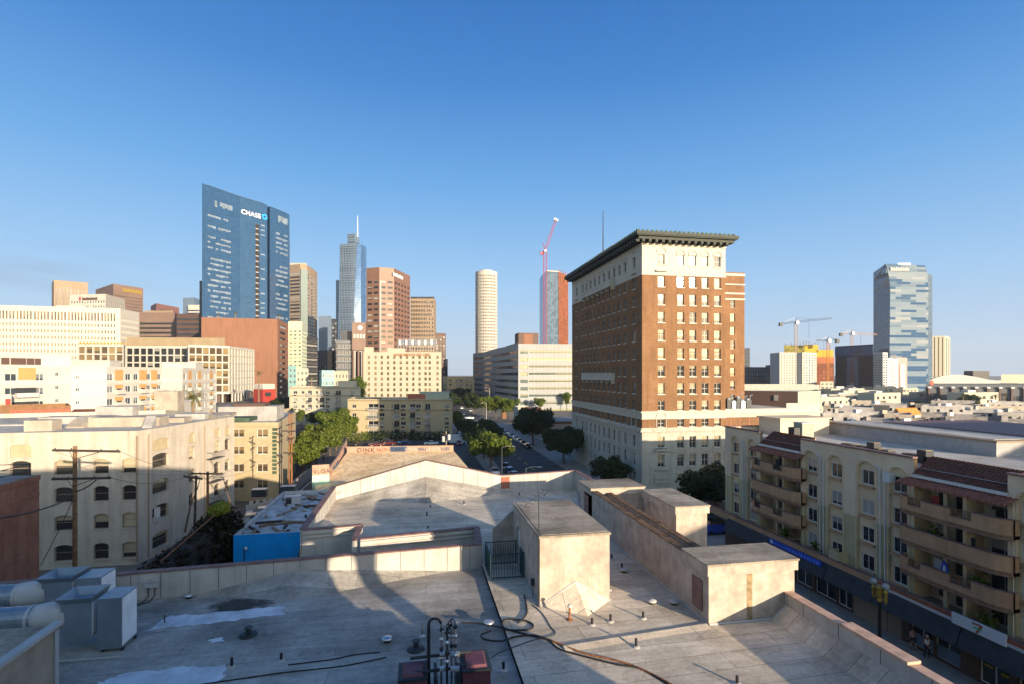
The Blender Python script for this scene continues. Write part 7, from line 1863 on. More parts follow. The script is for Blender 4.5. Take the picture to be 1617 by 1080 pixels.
# two-storey corner house and neighbours on the right pavement
def corner_house():
    b = Bld('grey_corner_house', 'two-storey grey corner building with a tiled roof edge', (48, 172, 0)); q = MB(); F = [(42, 187), (42, 171), (44.5, 168.7), (60, 168.7)]; zt = 6.2
    for i in range(3):
        L = (Vector(F[i+1])-Vector(F[i])).length; ops = [(u-.7, u+.7, 3.6, 5.2) for u in ([3, 6, 9, 12] if i == 0 else [1.7] if i == 1 else [3, 7, 11])]+[(u-.9, u+.9, .3, 2.6) for u in ([3, 6, 9, 12] if i == 0 else [3, 7, 11] if i == 2 else [])]
        b.face(q, F[i], F[i+1], 0, zt, ops, (M_white_trim, G_dark, .1, 1, 0, False), .2)
    wall(q, (60, 168.7), (60, 187), 0, zt); wall(q, (60, 187), (42, 187), 0, zt); b.part(q, 'wall', plain('grey_stucco', (.40, .38, .34), .9)); q = MB(); P = [(41.6, 187.4), (41.6, 170.8), (44.3, 168.2), (60.4, 168.2), (60.4, 187.4)]; q.prism(P, zt, zt+.5); b.part(q, 'eave', M_tile)
    q = MB(); q.prism(inset(P, 1.2), zt+.5, zt+.75); b.part(q, 'roof', M_farroof_dark); q = MB(); q.hull([(50+.9*math.cos(a)*1.3, 168.66, 4.4+.6*math.sin(a)) for a in [math.pi*k/8 for k in range(16)]], [(50+.9*math.cos(a)*1.3, 168.55, 4.4+.6*math.sin(a)) for a in [math.pi*k/8 for k in range(16)]]); b.part(q, 'oval_sign', M_rust); b.finish()
    for k, (y0, y1, x1, zt, m_, lab) in enumerate(((188, 199, 55, 5.2, M_darkbrown, 'dark brown shop row behind the street tree'), (200, 212, 50, 6.8, M_darkbrown, 'narrow dark house with a pitched roof along the far pavement'), (213, 222, 49, 9.0, M_palecream, 'pale narrow building near the junction'), (168.7, 186, 90, 5.0, M_redtile, 'sunlit red roofed range behind the grey corner building'))):
        x0 = 42 if k < 3 else 61; b = simple_tower('street_shop', lab, [(x0, y1), (x0, y0), (x1, y0)], zt, 1, m_ if k != 3 else M_palecream, (M_white_trim, G_dark, .1, 1, 0, False), [])
        for o in kids(b.root): bpy.data.objects.remove(o)
        q = MB(); W = m_ if k != 3 else M_palecream; L = y1-y0
        b.face(q, (x0, y1), (x0, y0), 0, zt, [(L*f-.7, L*f+.7, z, z+1.4) for f in (.25, .5, .75) for z in ([1.0, 4.0] if zt > 5.5 else [1.0])], (M_white_trim, G_dark, .1, 1, 0, False), .2); b.face(q, (x0, y0), (x1, y0), 0, zt, [((x1-x0)*f-.7, (x1-x0)*f+.7, 1.2, 2.6) for f in (.3, .7)], (M_white_trim, G_dark, .1, 1, 0, False), .2)
        wall(q, (x1, y0), (x1, y1), 0, zt); wall(q, (x1, y1), (x0, y1), 0, zt); b.part(q, 'wall', W); r = MB()
        if k == 1: r.hull([(x0, y0, zt), (x0, y1, zt), (x0, (y0+y1)/2, zt+2.6)], [(x1, y0, zt), (x1, y1, zt), (x1, (y0+y1)/2, zt+2.6)]); b.part(r, 'roof', M_tile)
        elif k == 3: r.hull([(x0, y0-.3, zt), (x0, y1, zt), (x0, (y0+y1)/2, zt+1.6)], [(x1, y0-.3, zt), (x1, y1, zt), (x1, (y0+y1)/2, zt+1.6)]); b.part(r, 'roof', M_redtile)
        else: roof_with_parapet(r, [(x0, y0), (x1, y0), (x1, y1), (x0, y1)], zt, .5); b.part(r, 'roof', [W, M_farroof])
        b.finish()
    t = thing('brick_chimney', 'square orange brick chimney among the street trees', 'chimney', (*at(796, 268), 0)); x, y = at(796, 268); q = MB(); q.box(x-1.1, x+1.1, y-1.1, y+1.1, 0, zat(631, 268)); q.build('stack', M_hotelbrick, t); q = MB(); q.box(x-1.3, x+1.3, y-1.3, y+1.3, zat(631, 268), zat(629.5, 268)); q.build('cap', M_redbrick, t)
corner_house()
# ------------------------------------------------------------------ right-hand skyline
def silver_tower():
    d0 = 700; zt = zat(417, d0); b = Bld('silver_glass_tower', 'tall silver glass tower with a slanted corner edge', (*at(1425, d0+20), 0))
    # slanted face: bottom edge at px 1404, drawn in towards the top
    prof = [(1404.5, 0), (1404.8, zat(560, d0)), (1405.8, zat(455, d0)), (1403.5, zat(436, d0)), (1398.8, zt)]
    rt = [(1466, 0), (1465.8, zat(560, d0)), (1466, zat(455, d0)), (1465, zat(434, d0)), (1460.5, zt-1)]
    q = MB(); q2 = MB()
    for i in range(4):
        a0, a1, c0, c1 = at(prof[i][0], d0), at(prof[i+1][0], d0), at(rt[i][0], d0+6), at(rt[i+1][0], d0+6)
        q.quad((*a0, prof[i][1]), (*c0, rt[i][1]), (*c1, rt[i+1][1]), (*a1, prof[i+1][1]))
        l0, l1 = at(1379.2, d0+36), at(1379.2, d0+36)
        z0, z1 = prof[i][1], min(prof[i+1][1], zat(431, d0+36))
        q2.quad((*l0, z0), (*a0, prof[i][1]), (*a1, prof[i+1][1]), (*l1, z1 if i < 3 else zat(431, d0+36)))
    b.part(q, 'silver_face', C_jw); b.part(q2, 'dark_side', C_jwside)
    q = MB(); A = [at(1379.2, d0+36), at(1398, d0+8), at(1400, d0+6)]
    q.quad((*at(rt[0][0], d0+6), 0), (*at(1472.3, d0+20), 0), (*at(1472.3, d0+20), zat(431, d0)), (*at(1465, d0+6), zat(431, d0)))
    q.quad((*at(1472.3, d0+20), 0), (*at(1468, d0+50), 0), (*at(1468, d0+50), zat(431, d0)), (*at(1472.3, d0+20), zat(431, d0)))
    zz = zat(431, d0); q.add([(*p, zz-.2) for p in (at(1379.2, d0+36), at(1400, d0+6), at(1465, d0+8), at(1472.3, d0+20), at(1468, d0+50), at(1385, d0+55))], [tuple(range(6))])
    q.quad((*at(1385, d0+55), 0), (*at(1379.2, d0+36), 0), (*at(1379.2, d0+36), zz), (*at(1385, d0+55), zz)); q.quad((*at(1468, d0+50), 0), (*at(1385, d0+55), 0), (*at(1385, d0+55), zz), (*at(1468, d0+50), zz)); b.part(q, 'pale_glass_wing', C_site)
    q = MB(); q.prism([at(1391, d0+14), at(1399.3, d0+.5), at(1460, d0+6.5), at(1458, d0+25), at(1393, d0+25)], zz-.5, [zat(423, d0), zt-.3, zt-1.2, zt-1.2, zat(423, d0)]); b.part(q, 'crown', C_jwside)
    q = MB(); q.prism(poly_back([at(1418, d0+12), at(1438, d0+12)], 8), zt-2, zat(413, d0)); b.part(q, 'roof_house', M_darkstone)
    b.F = [at(1398.8, d0), at(1460.5, d0+6)]; d, o, L = frame_of(*b.F); letters(b, 0, L*.1, L*.58, zt-9.5, zt-5.5, 11, M_darkstone, k=1.6); b.finish()
    b = tower('striped_hotel_base', 'white block with a jagged black and white striped front', [(1402, 640), (1418, 642)], 565, 18, M_cwhite, SP, [None]); d, o, L = frame_of(*b.F); random.seed(9)
    for k in range(22):
        z = 4+k*2.0; u = random.uniform(0, L*.4); P = lambda uu, kk: wpt(b.F[0], d, o, uu, kk, 0)[:2]; g = MB(); g.prism([P(u, 0), P(u, .2), P(u+L*.55, .2), P(u+L*.55, 0)], z, z+.95); b.part(g, 'dark_stripe', M_darkstone)
    b.finish()
    b = tower('grey_ribbed_tower', 'grey-white ribbed tower in front of the silver tower', [(1378.5, 600), (1394, 592), (1402, 600)], 556, 18, M_whitecool, SP, [(5, 16, .5, .6), (2, 16, .6, .6)]); b.finish()
    t = thing('pink_billboard', 'tall pink advertising panel at the foot of the silver tower', 'billboard', (*at(1425, 660), 0)); A = [at(1418.5, 660), at(1432.5, 662)]; q = MB(); q.prism(poly_back(A, 2), zat(622, 660), zat(564, 660)); q.build('panel', M_pinkad, t)
    q = MB(); A = [at(1422, 659.5), at(1429, 660.5)]; q.prism(poly_back(A, .3), zat(612, 660), zat(575, 660)); q.build('figure', M_cwhite, t); q = MB(); x, y = at(1425, 663); q.box(x-1, x+1, y, y+1, 0, zat(620, 660)); q.build('post', M_darkmetal, t)
silver_tower()
b = tower('ivory_tower', 'ivory tower with dark vertical strips right of the silver tower', [(1472, 760), (1492, 756), (1500.5, 790)], 531, 25, M_palecream, (M_black, G_dark, .05, 0, 0, False), [(3, 1, .3, .98), (2, 1, .3, .98)], mz=(.0, .02)); b.finish()
def bottle_block():
    b = tower('dark_advert_block', 'dark glass block covered by a huge bottle advert', [(1319, 588), (1379, 546)], 546.5, 25, C_dark, SP, [None]); F = b.F; d, o, L = frame_of(*F); P = lambda uu, kk: wpt(F[0], d, o, uu, kk, 0)
    g = MB(); g.prism([P(L*0, .1)[:2], P(0, .5)[:2], P(L, .5)[:2], P(L, .1)[:2]], zat(561, 567), zat(547, 567)); b.part(g, 'blue_banner', plain('banner_blue', (.02, .06, .16), .4, var=.4, scale=.1))
    g = MB(); g.prism([P(L*.32, .05)[:2], P(L*.32, .3)[:2], P(L*.62, .3)[:2], P(L*.62, .05)[:2]], zat(618, 567), zat(563, 567)); b.part(g, 'poster', M_bluead)
    for f in (.02, .66): g = MB(); g.prism([P(L*f, .05)[:2], P(L*f, .25)[:2], P(L*(f+.3), .25)[:2], P(L*(f+.3), .05)[:2]], zat(620, 567), zat(563, 567)); b.part(g, 'dark_red_glass', curtain('red_dark_glass', (.035, .016, .018), (.012, .012, .016), 2.5, 3, .3, .6, .1, 0, .5) if f < .1 else MATS['red_dark_glass'])
    pr = [(.0, 616), (.075, 616), (.08, 600), (.07, 593), (.032, 583), (.026, 572), (.0, 572)]; g = MB(); A = []
    for f, y in pr: A.append(P(L*(.47+f), .34)[:2]+(zat(y, 567),))
    for f, y in pr[::-1][1:-1]: A.append(P(L*(.47-f), .34)[:2]+(zat(y, 567),))
    g.hull([(p[0]-o.x*.03, p[1]-o.y*.03, p[2]) for p in A], A); b.part(g, 'bottle_picture', M_darkbrown); g = MB(); c = P(L*.47, .4); R_ = 2.6; A = [(c[0]+d.x*R_*math.cos(a), c[1]+d.y*R_*math.cos(a), zat(608, 567)+R_*1.3*math.sin(a)) for a in [math.pi*k/8 for k in range(16)]]; g.hull([(p[0]-o.x*.05, p[1]-o.y*.05, p[2]) for p in A], A); b.part(g, 'bottle_label', M_greyslab)
    g = MB(); g.prism([P(L*.6, .3)[:2], P(L*.6, 3)[:2], P(L*.8, 3)[:2], P(L*.8, .3)[:2]], 0, zat(615, 567)); b.part(g, 'porch', M_palecream); b.finish()
bottle_block()
b = tower('white_ribbed_hotel', 'white hotel slab with vertical ribs and a grey end', [(1216, 500), (1231, 478), (1259, 480), (1267, 476), (1289.5, 484)], 557.5, 18, M_white, (M_tan, G_dark, .04, 0, 0, False), [None, (6, 17, .3, .6), None, (5, 17, .35, .6)], mz=(.05, .03)); b.finish()
def site():
    b = Bld('concrete_frame_site', 'half-built concrete frame wrapped in yellow formwork and orange netting', (*at(1275, 570), 0))
    for px0, px1, ya, yb, m_, nm in ((1238, 1271, 556, 545, plain('olive_formwork', (.25, .22, .04), .8, var=.4, scale=.2), 'formwork_deck'), (1270, 1292, 556, 544, M_yellow, 'yellow_formwork'), (1289, 1316, 563, 552, M_yellow, 'yellow_formwork'), (1290, 1317, 573, 563, M_orangecl, 'orange_netting'), (1290, 1317, 612, 573, C_net, 'open_floors')):
        g = MB(); g.prism(poly_back([at(px0, 560), at(px1, 560)], 16), zat(ya, 560) if nm != 'open_floors' else 0, zat(yb, 560)); b.part(g, nm, m_)
    g = MB(); g.prism(poly_back([at(1240, 565), at(1290, 565)], 14), 0, zat(556, 560)); b.part(g, 'concrete_core', M_concrete)
    random.seed(4)
    for k in range(16): px = 1240+k*4.7; x, y = at(px, 563); g = MB(); h = random.uniform(1.5, 5); g.tube([(x, y, zat(552, 560)), (x, y, zat(545 if px < 1292 else 552, 560)+h)], .35, 4); b.part(g, 'scaffold_post', M_rust)
    b.finish()
site()
tower_crane('pale tower crane with the longest level jib above the white hotel', 1257, 545, 545, 510, (1234, 511), (1314, 503), M_cranewhite, M_greyslab, 2.6, False, (1257, 502))
tower_crane('orange tower crane in front of the netted frame', 1307.5, 540, 610, 538, (1323, 536.5), (1289, 538), M_craneorange, M_greyslab, 2.4, False, (1307.5, 532))
tower_crane('pinkish tower crane behind the advert block', 1345, 590, 550, 527, (1329, 527), (1385, 528.5), M_cranewhite, M_cranewhite, 2.4, False, (1345, 521))
for a in (('small_white_tower', 'distant white tower just right of the brick hotel', [(1172, 900), (1184, 900)], 549, 20, M_white, [(4, 9)]), ('dark_glass_flats', 'dark flats low on the horizon right of the hotel', [(1172, 620), (1211, 620)], 579, 20, M_darkstone, [(9, 6)]), ('dark_corner_flats', 'dark narrow block left of the white hotel', [(1209, 560), (1218, 556)], 576, 20, C_dark, [None]), ('cream_plinth_block', 'cream low block beside the netted building frame', [(1295, 470), (1316, 470)], 602, 15, M_palecream, [(3, 5)])):
    b = tower(a[0], a[1], a[2], a[3], a[4], a[5], SPO, a[6]); b.finish()
# long car deck and brown warehouse
b = tower('parking_deck', 'long pale parking deck with a row of dark openings', [(1165, 300), (1294, 300)], 607, 25, M_concrete, SP, [(26, 2, .7, .4)], mz=(.55, .15)); b.finish()
def warehouse():
    b = Bld('brown_warehouse', 'flat brown warehouse with a pale ribbed end wall', (*at(1230, 200), 0)); F = [at(1160, 206), at(1260, 195), at(1296, 204)]; zt = zat(617, 198); poly = poly_back(F, 20); q = MB(); wall(q, F[0], F[1], 0, zt); b.part(q, 'brown_wall', M_darkbrown)
    q = MB(); wall(q, F[1], F[2], 0, zt); wall(q, F[2], poly[3], 0, zt); wall(q, poly[3], poly[4], 0, zt); b.part(q, 'end_wall', M_greygreen); q = MB(); roof_with_parapet(q, poly, zt, .5); b.part(q, 'roof', [M_greygreen, M_farroof])
    g = MB(); A = [at(1222, 198.6), at(1229, 197.8)]; g.prism(poly_back(A, .4), zat(632, 198), zat(623, 198)); b.part(g, 'shutter', M_steel); b.finish()
warehouse()
def arena():
    b = Bld('exhibition_hall', 'long grey exhibition hall with a curved white roof', (*at(1550, 470), 0)); A = [at(1462, 420), at(1700, 400)]; zt = zat(606, 420); poly = poly_back(A, 60); q = MB(); d, o, L = frame_of(*A)
    ops = []
    for k in range(12): u = L*(.03+.08*k); ops.append((u, u+L*.055, 2, zat(624, 420) if k % 3 else zat(620, 420)))
    b.face(q, A[0], A[1], 0, zt, ops, (M_greyslab, G_dark, .2, 2, 1, False), .6)
    for i in range(1, 4): wall(q, poly[i], poly[(i+1) % 4], 0, zt)
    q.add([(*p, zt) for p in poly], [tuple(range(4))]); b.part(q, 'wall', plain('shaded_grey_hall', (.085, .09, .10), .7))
    for k in range(13): u = L*(.01+.08*k); g = MB(); P = lambda uu, kk: wpt(A[0], d, o, uu, kk, 0)[:2]; g.prism([P(u, 0), P(u, 1.5), P(u+1.4, 1.5), P(u+1.4, 0)], 0, zat(612, 420)); b.part(g, 'pier', M_darkbrown); g = MB(); g.prism([P(u-.4, 0), P(u-.4, 2.2), P(u+1.8, 2.2), P(u+1.8, 0)], zat(612, 420), zat(612, 420)+1.1); b.part(g, 'pier_cap', M_cwhite)
    q = MB(); n = 12; pts = []
    for k in range(n+1): f = k/n; px = 1468+112*f; pts.append((px, 600-9*math.sin(math.pi*min(1, f*1.15)**.8)))
    for k in range(n):
        (pa, ya), (pb, yb) = pts[k], pts[k+1]; a, c = at(pa, 455), at(pb, 455); a2, c2 = at(pa, 540), at(pb, 540); z = lambda y: zat(y, 455)
        q.add([(*a, zt), (*c, zt), (*c, z(yb)), (*a, z(ya)), (*a2, zt), (*c2, zt), (*c2, z(yb)), (*a2, z(ya))], [(0, 1, 2, 3), (3, 2, 6, 7)])
    b.part(q, 'curved_roof', M_white); g = MB(); x, y = at(1551, 470); g.box(x-10, x+8, y, y+8, zt, zat(585, 470)); b.part(g, 'roof_machinery', M_darkstone)
    c = Vector((*at(1471, 415), zat(604, 415))); g = MB(); g.ball(c, 2.2, .6, 2.2, 12); b.part(g, 'round_emblem', M_redtile)
    g = MB(); g.prism(poly_back([at(1581, 470), at(1640, 470)], 20), zt, zat(590.5, 470)); b.part(g, 'upper_block', M_palecream); b.finish()
arena()
# low white houses between the apartment roof and the hall
def low_houses():
    random.seed(31); spec = (M_white_trim, G_dark, .1, 0, 0, False)
    mats = {'white': M_lowwhite, 'cream': M_lowcream, 'grey': M_lowgrey, 'tan': M_tan, 'pink': M_pinkwall}
    L_ = [ # px0, px1, ytop, ybase-ish depth, kind, label
        (1299, 1420, 651, 165, 'white', 'white flat-roofed house with dark recessed balconies behind the apartment roof'), (1378, 1432, 637, 190, 'white', 'white cubic house with a dark front above the low roofs'),
        (1325, 1380, 642, 185, 'white', 'long white low house left of the cubic one'), (1396, 1440, 653, 160, 'cream', 'cream boxy house near the orange awning'),
        (1362, 1415, 663, 145, 'grey', 'grey stained low house with a flat roof'), (1455, 1545, 640, 215, 'white', 'long pale house with small dark windows'),
        (1440, 1500, 652, 190, 'grey', 'grey house with a flat roof right of the orange awning'), (1493, 1560, 656, 165, 'grey', 'wide grey house with a brown edge'), (1536, 1590, 646, 190, 'white', 'pale house with two white roof boxes'),
        (1575, 1640, 650, 175, 'white', 'white house cut by the right edge of the view'), (1540, 1640, 641, 240, 'cream', 'cream long house before the exhibition hall'), (1345, 1400, 633, 250, 'cream', 'small cream house below the advert block'),
        (1445, 1465, 638, 240, 'cream', 'little cream box house right of the cubic house'), (1300, 1330, 640, 230, 'cream', 'cream house next to the brown warehouse'), (1470, 1540, 632, 290, 'grey', 'grey low range at the foot of the exhibition hall'), (1560, 1617, 634, 280, 'white', 'pale low range at the foot of the hall, far right'),
        (1415, 1470, 664, 150, 'tan', 'tan house with a low parapet behind the grey stained one'), (1505, 1575, 668, 140, 'white', 'low white house close behind the air conditioners'), (1580, 1650, 664, 140, 'grey', 'low grey house nearest the right edge')]
    for i, (p0, p1, yt, d, kd, lab) in enumerate(L_):
        F = [at(p0, d), at(p1, d-3)]; zt = max(3.2, zat(yt, d)); m_ = mats[kd]
        b = simple_tower('low_house', lab, F, zt, random.uniform(9, 14), m_, spec, [lambda L: [(u-.6, u+.6, zt-2.6, zt-1.3) for u in [L*f for f in ([.12, .3, .52, .7, .9] if L > 9 else [.3, .7])] if random.random() < .8]], dep=.25, parapet=.5, cat='house', roofm=M_farroof if i % 3 else M_farroof_dark)
        d_, o, L = frame_of(*F); c = (Vector(F[0])+Vector(F[1]))/2
        for k in range(2 if L > 8 else 1):
            x = c.x+random.uniform(-L*.3, L*.3); y = c.y+random.uniform(3, 7); g = MB(); s_ = random.uniform(.5, 1.4); g.box(x-s_, x+s_, y-s_*.7, y+s_*.7, zt-.5, zt+random.uniform(.5, 1.3)); b.part(g, 'roof_box', M_cwhite if k else m_)
        if i == 0:
            for f in (.3, .5): g = MB(); P = lambda uu, kk: wpt(F[0], d_, o, uu, kk, 0)[:2]; g.prism([P(L*f, 0), P(L*f, .04), P(L*f+2.4, .04), P(L*f+2.4, 0)], zt-5, zt-2.4); b.part(g, 'balcony_recess', M_darkstone)
        if i == 1: g = MB(); P = lambda uu, kk: wpt(F[0], d_, o, uu, kk, 0)[:2]; g.prism([P(0, 0), P(0, .1), P(L*.5, .1), P(L*.5, 0)], 0, zt-.4); b.part(g, 'dark_front', M_darkstone)
        b.finish()
    x, y = at(1431, 175); t = thing('orange_awning', 'bright orange awning roof among the low white houses', 'awning', (x, y, 8)); q = MB(); q.hull([(x-4, y-2, 9.2), (x-4, y+2, 9.2), (x-4, y, 11.4)], [(x+4, y-2, 9.2), (x+4, y+2, 9.2), (x+4, y, 11.4)]); q.build('cover', plain('orange_cover', (.75, .22, .05), .7), t); q = MB(); q.box(x-3.8, x+3.8, y-1.8, y+1.8, 0, 9.18); q.build('frame', M_whitecool, t)
    x, y = at(1345, 150); t = thing('glass_roof_pyramid', 'small grey glazed pyramid roof by the white house', 'skylight', (x, y, 8)); q = MB(); z0 = zat(672, 150); q.add([(x-4, y-3, z0), (x+4, y-3, z0), (x+4, y+3, z0), (x-4, y+3, z0), (x, y, z0+2.2)], [(0, 1, 4), (1, 2, 4), (2, 3, 4), (3, 0, 4)]); q.build('glazing', M_greyslab, t); q = MB(); q.box(x-4.1, x+4.1, y-3.1, y+3.1, 0, z0); q.build('base', M_concrete, t)
    # scattered far roofs towards the horizon
    proto = None
    for k in range(70):
        px = random.uniform(1180, 1640) if k < 34 else random.uniform(690, 745) if k < 40 else random.uniform(420, 760) if k < 55 else random.uniform(1100, 1620); d = random.uniform(330, 900) if k < 34 else random.uniform(800, 1700)
        x, y = at(px, d); h = random.uniform(5, 11)
        if px < 760 and d < 700: continue
        if proto is None:
            proto = thing('distant_house', 'small pale flat-roofed house far off on the plain', 'house', (x, y, 0), 'small distant houses')
            q = MB()
            wall(q, (-9, -6), (9, -6), 0, 1, [(-9+9+1.5+k2*4, 1.5+k2*4+1.6, .45, .7) for k2 in range(4)], .3); wall(q, (9, -6), (9, 6), 0, 1); wall(q, (9, 6), (-9, 6), 0, 1); wall(q, (-9, 6), (-9, -6), 0, 1); q.add([(-9, -6, 1), (9, -6, 1), (9, 6, 1), (-9, 6, 1)], [(0, 1, 2, 3)])
            w_ = q.build('wall', M_palecream, None); w_.parent = proto
            q = MB(); q.box(-4, 0, -2, 3, 1.0, 1.18); r_ = q.build('roof_house', M_whitecool, None); r_.parent = proto; q = MB(); q.quad((-9, -5.7, .45), (9, -5.7, .45), (9, -5.7, .7), (-9, -5.7, .7)); g_ = q.build('window', M_darkstone, None); g_.parent = proto
            proto.scale = (1, 1, h); remember(proto)
        else: dup(proto, (x, y, 0), random.uniform(-.4, .4), scale=(random.uniform(.7, 2.2), 1, h))
low_houses()
# ------------------------------------------------------------------ trees
def leaf_cloud(mb, lobes, n, size, seed, jitter=1.0):
    rnd = random.Random(seed); tot = sum(l[3]*l[4]*l[5] for l in lobes)
    for (cx, cy, cz, rx, ry, rz) in lobes:
        for _ in range(int(n*rx*ry*rz/tot)+1):
            v = Vector((rnd.gauss(0, 1), rnd.gauss(0, 1), rnd.gauss(0, 1))).normalized()*(rnd.uniform(.35, 1.0)**.5)*rnd.uniform(.75, 1.12)
            c = Vector((cx+v.x*rx, cy+v.y*ry, cz+v.z*rz)); nrm = (v+Vector((rnd.gauss(0, .6), rnd.gauss(0, .6), rnd.gauss(.3, .6)))).normalized()
            a = nrm.cross(Vector((rnd.gauss(0, 1), rnd.gauss(0, 1), rnd.gauss(0, 1)))).normalized(); b2 = nrm.cross(a); s = size*rnd.uniform(.6, 1.4)
            mb.quad(c-a*s-b2*s*.1, c+b2*s*.55, c+a*s+b2*s*.1, c-b2*s*.55)
def make_tree(name, label, lobes, trunk, n, size, lm, seed, group):
    t = thing(name, label, 'tree', (0, 0, 0), group); q = MB(); h = trunk[0]
    q.tube([(0, 0, 0), (.05, .03, h*.5), (-.04, .06, h)], [trunk[1]*1.25, trunk[1], trunk[1]*.75], 8); rnd = random.Random(seed)
    for l in lobes[:6]:
        q.tube([(0, .05, h*.85), (l[0]*.5, l[1]*.5, (h+l[2])*.5), (l[0]*.9, l[1]*.9, l[2]+l[5]*.3)], [trunk[1]*.5, trunk[1]*.3, .03], 5)
    q.build('trunk', M_trunk, t); q = MB(); leaf_cloud(q, lobes, n, size, seed); q.build('crown', lm, t); return remember(t)
def lobes(seed, n, R_, H_, zc, sq=1.0):
    rnd = random.Random(seed); r = []
    for k in range(n):
        a = 2*math.pi*k/n*2.4+rnd.uniform(-.5, .5); q = R_*rnd.uniform(.2, .8); s = R_*rnd.uniform(.24, .42)
        r.append((q*math.cos(a), q*math.sin(a), zc+H_*rnd.uniform(-.5, .62)*(1-.45*q/R_), s, s, s*sq*rnd.uniform(.65, .95)))
    r.append((0, 0, zc, R_*.55, R_*.55, H_*.5)); return r
T_round = make_tree('street_tree', 'bright round street tree nearest the front parapet, catching the sun', lobes(1, 30, 4.3, 3.4, 4.7), (3.0, .2), 9500, .27, L_tree, 1, 'street trees')
T_round.location = (0, 0, 0)
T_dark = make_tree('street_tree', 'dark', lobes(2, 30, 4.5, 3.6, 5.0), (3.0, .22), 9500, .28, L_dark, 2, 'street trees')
T_lime = make_tree('broad_tree', 'lime', lobes(3, 24, 3.4, 4.2, 5.0), (2.6, .16), 5500, .26, L_hedge, 3, 'trees along the bank')
T_tall = make_tree('tall_tree', 'tall', lobes(4, 20, 2.6, 6.0, 6.2, 1.3), (4, .18), 3000, .25, L_tree, 4, 'trees of the middle distance')
T_bush = make_tree('shrub', 'bush', [(0, 0, .9, 1.3, 1.2, .9), (.9, .3, .7, .9, .9, .7), (-.8, .2, .75, 1, .9, .75), (.2, -.5, .6, 1.0, .8, .6)], (.5, .05), 1100, .13, L_hedge, 5, 'shrubs')
USED = set()
def plant(proto, label, x, y, sc, rz=0, z=0, group=None):
    if proto.name not in USED:
        USED.add(proto.name); proto.location = (x, y, z); proto.scale = sc if isinstance(sc, tuple) else (sc,)*3; proto.rotation_euler = (0, 0, rz); proto['label'] = label
        if group: proto['group'] = group
        return proto
    return dup(proto, (x, y, z), rz, label, sc, group)
# left pavement: three round trees, then darker ones further up
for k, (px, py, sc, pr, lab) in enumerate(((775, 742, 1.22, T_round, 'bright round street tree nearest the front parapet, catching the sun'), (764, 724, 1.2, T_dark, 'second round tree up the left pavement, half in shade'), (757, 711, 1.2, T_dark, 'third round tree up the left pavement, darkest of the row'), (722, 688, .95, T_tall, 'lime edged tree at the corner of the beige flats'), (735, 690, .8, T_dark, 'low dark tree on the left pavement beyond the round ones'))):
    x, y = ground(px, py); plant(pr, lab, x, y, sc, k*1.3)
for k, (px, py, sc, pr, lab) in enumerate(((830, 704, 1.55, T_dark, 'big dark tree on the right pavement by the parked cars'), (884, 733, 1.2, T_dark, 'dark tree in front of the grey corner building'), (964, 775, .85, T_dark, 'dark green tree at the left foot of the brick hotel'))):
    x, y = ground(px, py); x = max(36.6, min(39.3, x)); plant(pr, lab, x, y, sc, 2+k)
for k, (px, d, sc, pr, lab) in enumerate(((763, 300, 1.35, T_lime, 'lit green tree at the junction left of the white office'), (783, 268, 1.5, T_lime, 'yellow green tree beside the orange chimney, left side'), (806, 265, 1.4, T_lime, 'yellow green tree beside the orange chimney, right side'), (853, 320, 1.1, T_lime, 'small pale tree before the white office front'), (895, 325, 1.2, T_tall, 'green tree beside the hotel at the white office foot'),
        (714, 330, 1.4, T_dark, 'dark tree bank on the left of the far street'), (728, 390, 1.6, T_dark, 'dark tree under the shaded street flats'), (742, 360, 1.3, T_dark, 'dark tree at the foot of the white office'), (748, 300, 1.3, T_dark, 'dark tree right before the junction'), (705, 300, 1.3, T_dark, 'dark tree behind the beige flats corner'))):
    x, y = at(px, d); plant(pr, lab, x, y, sc, k)
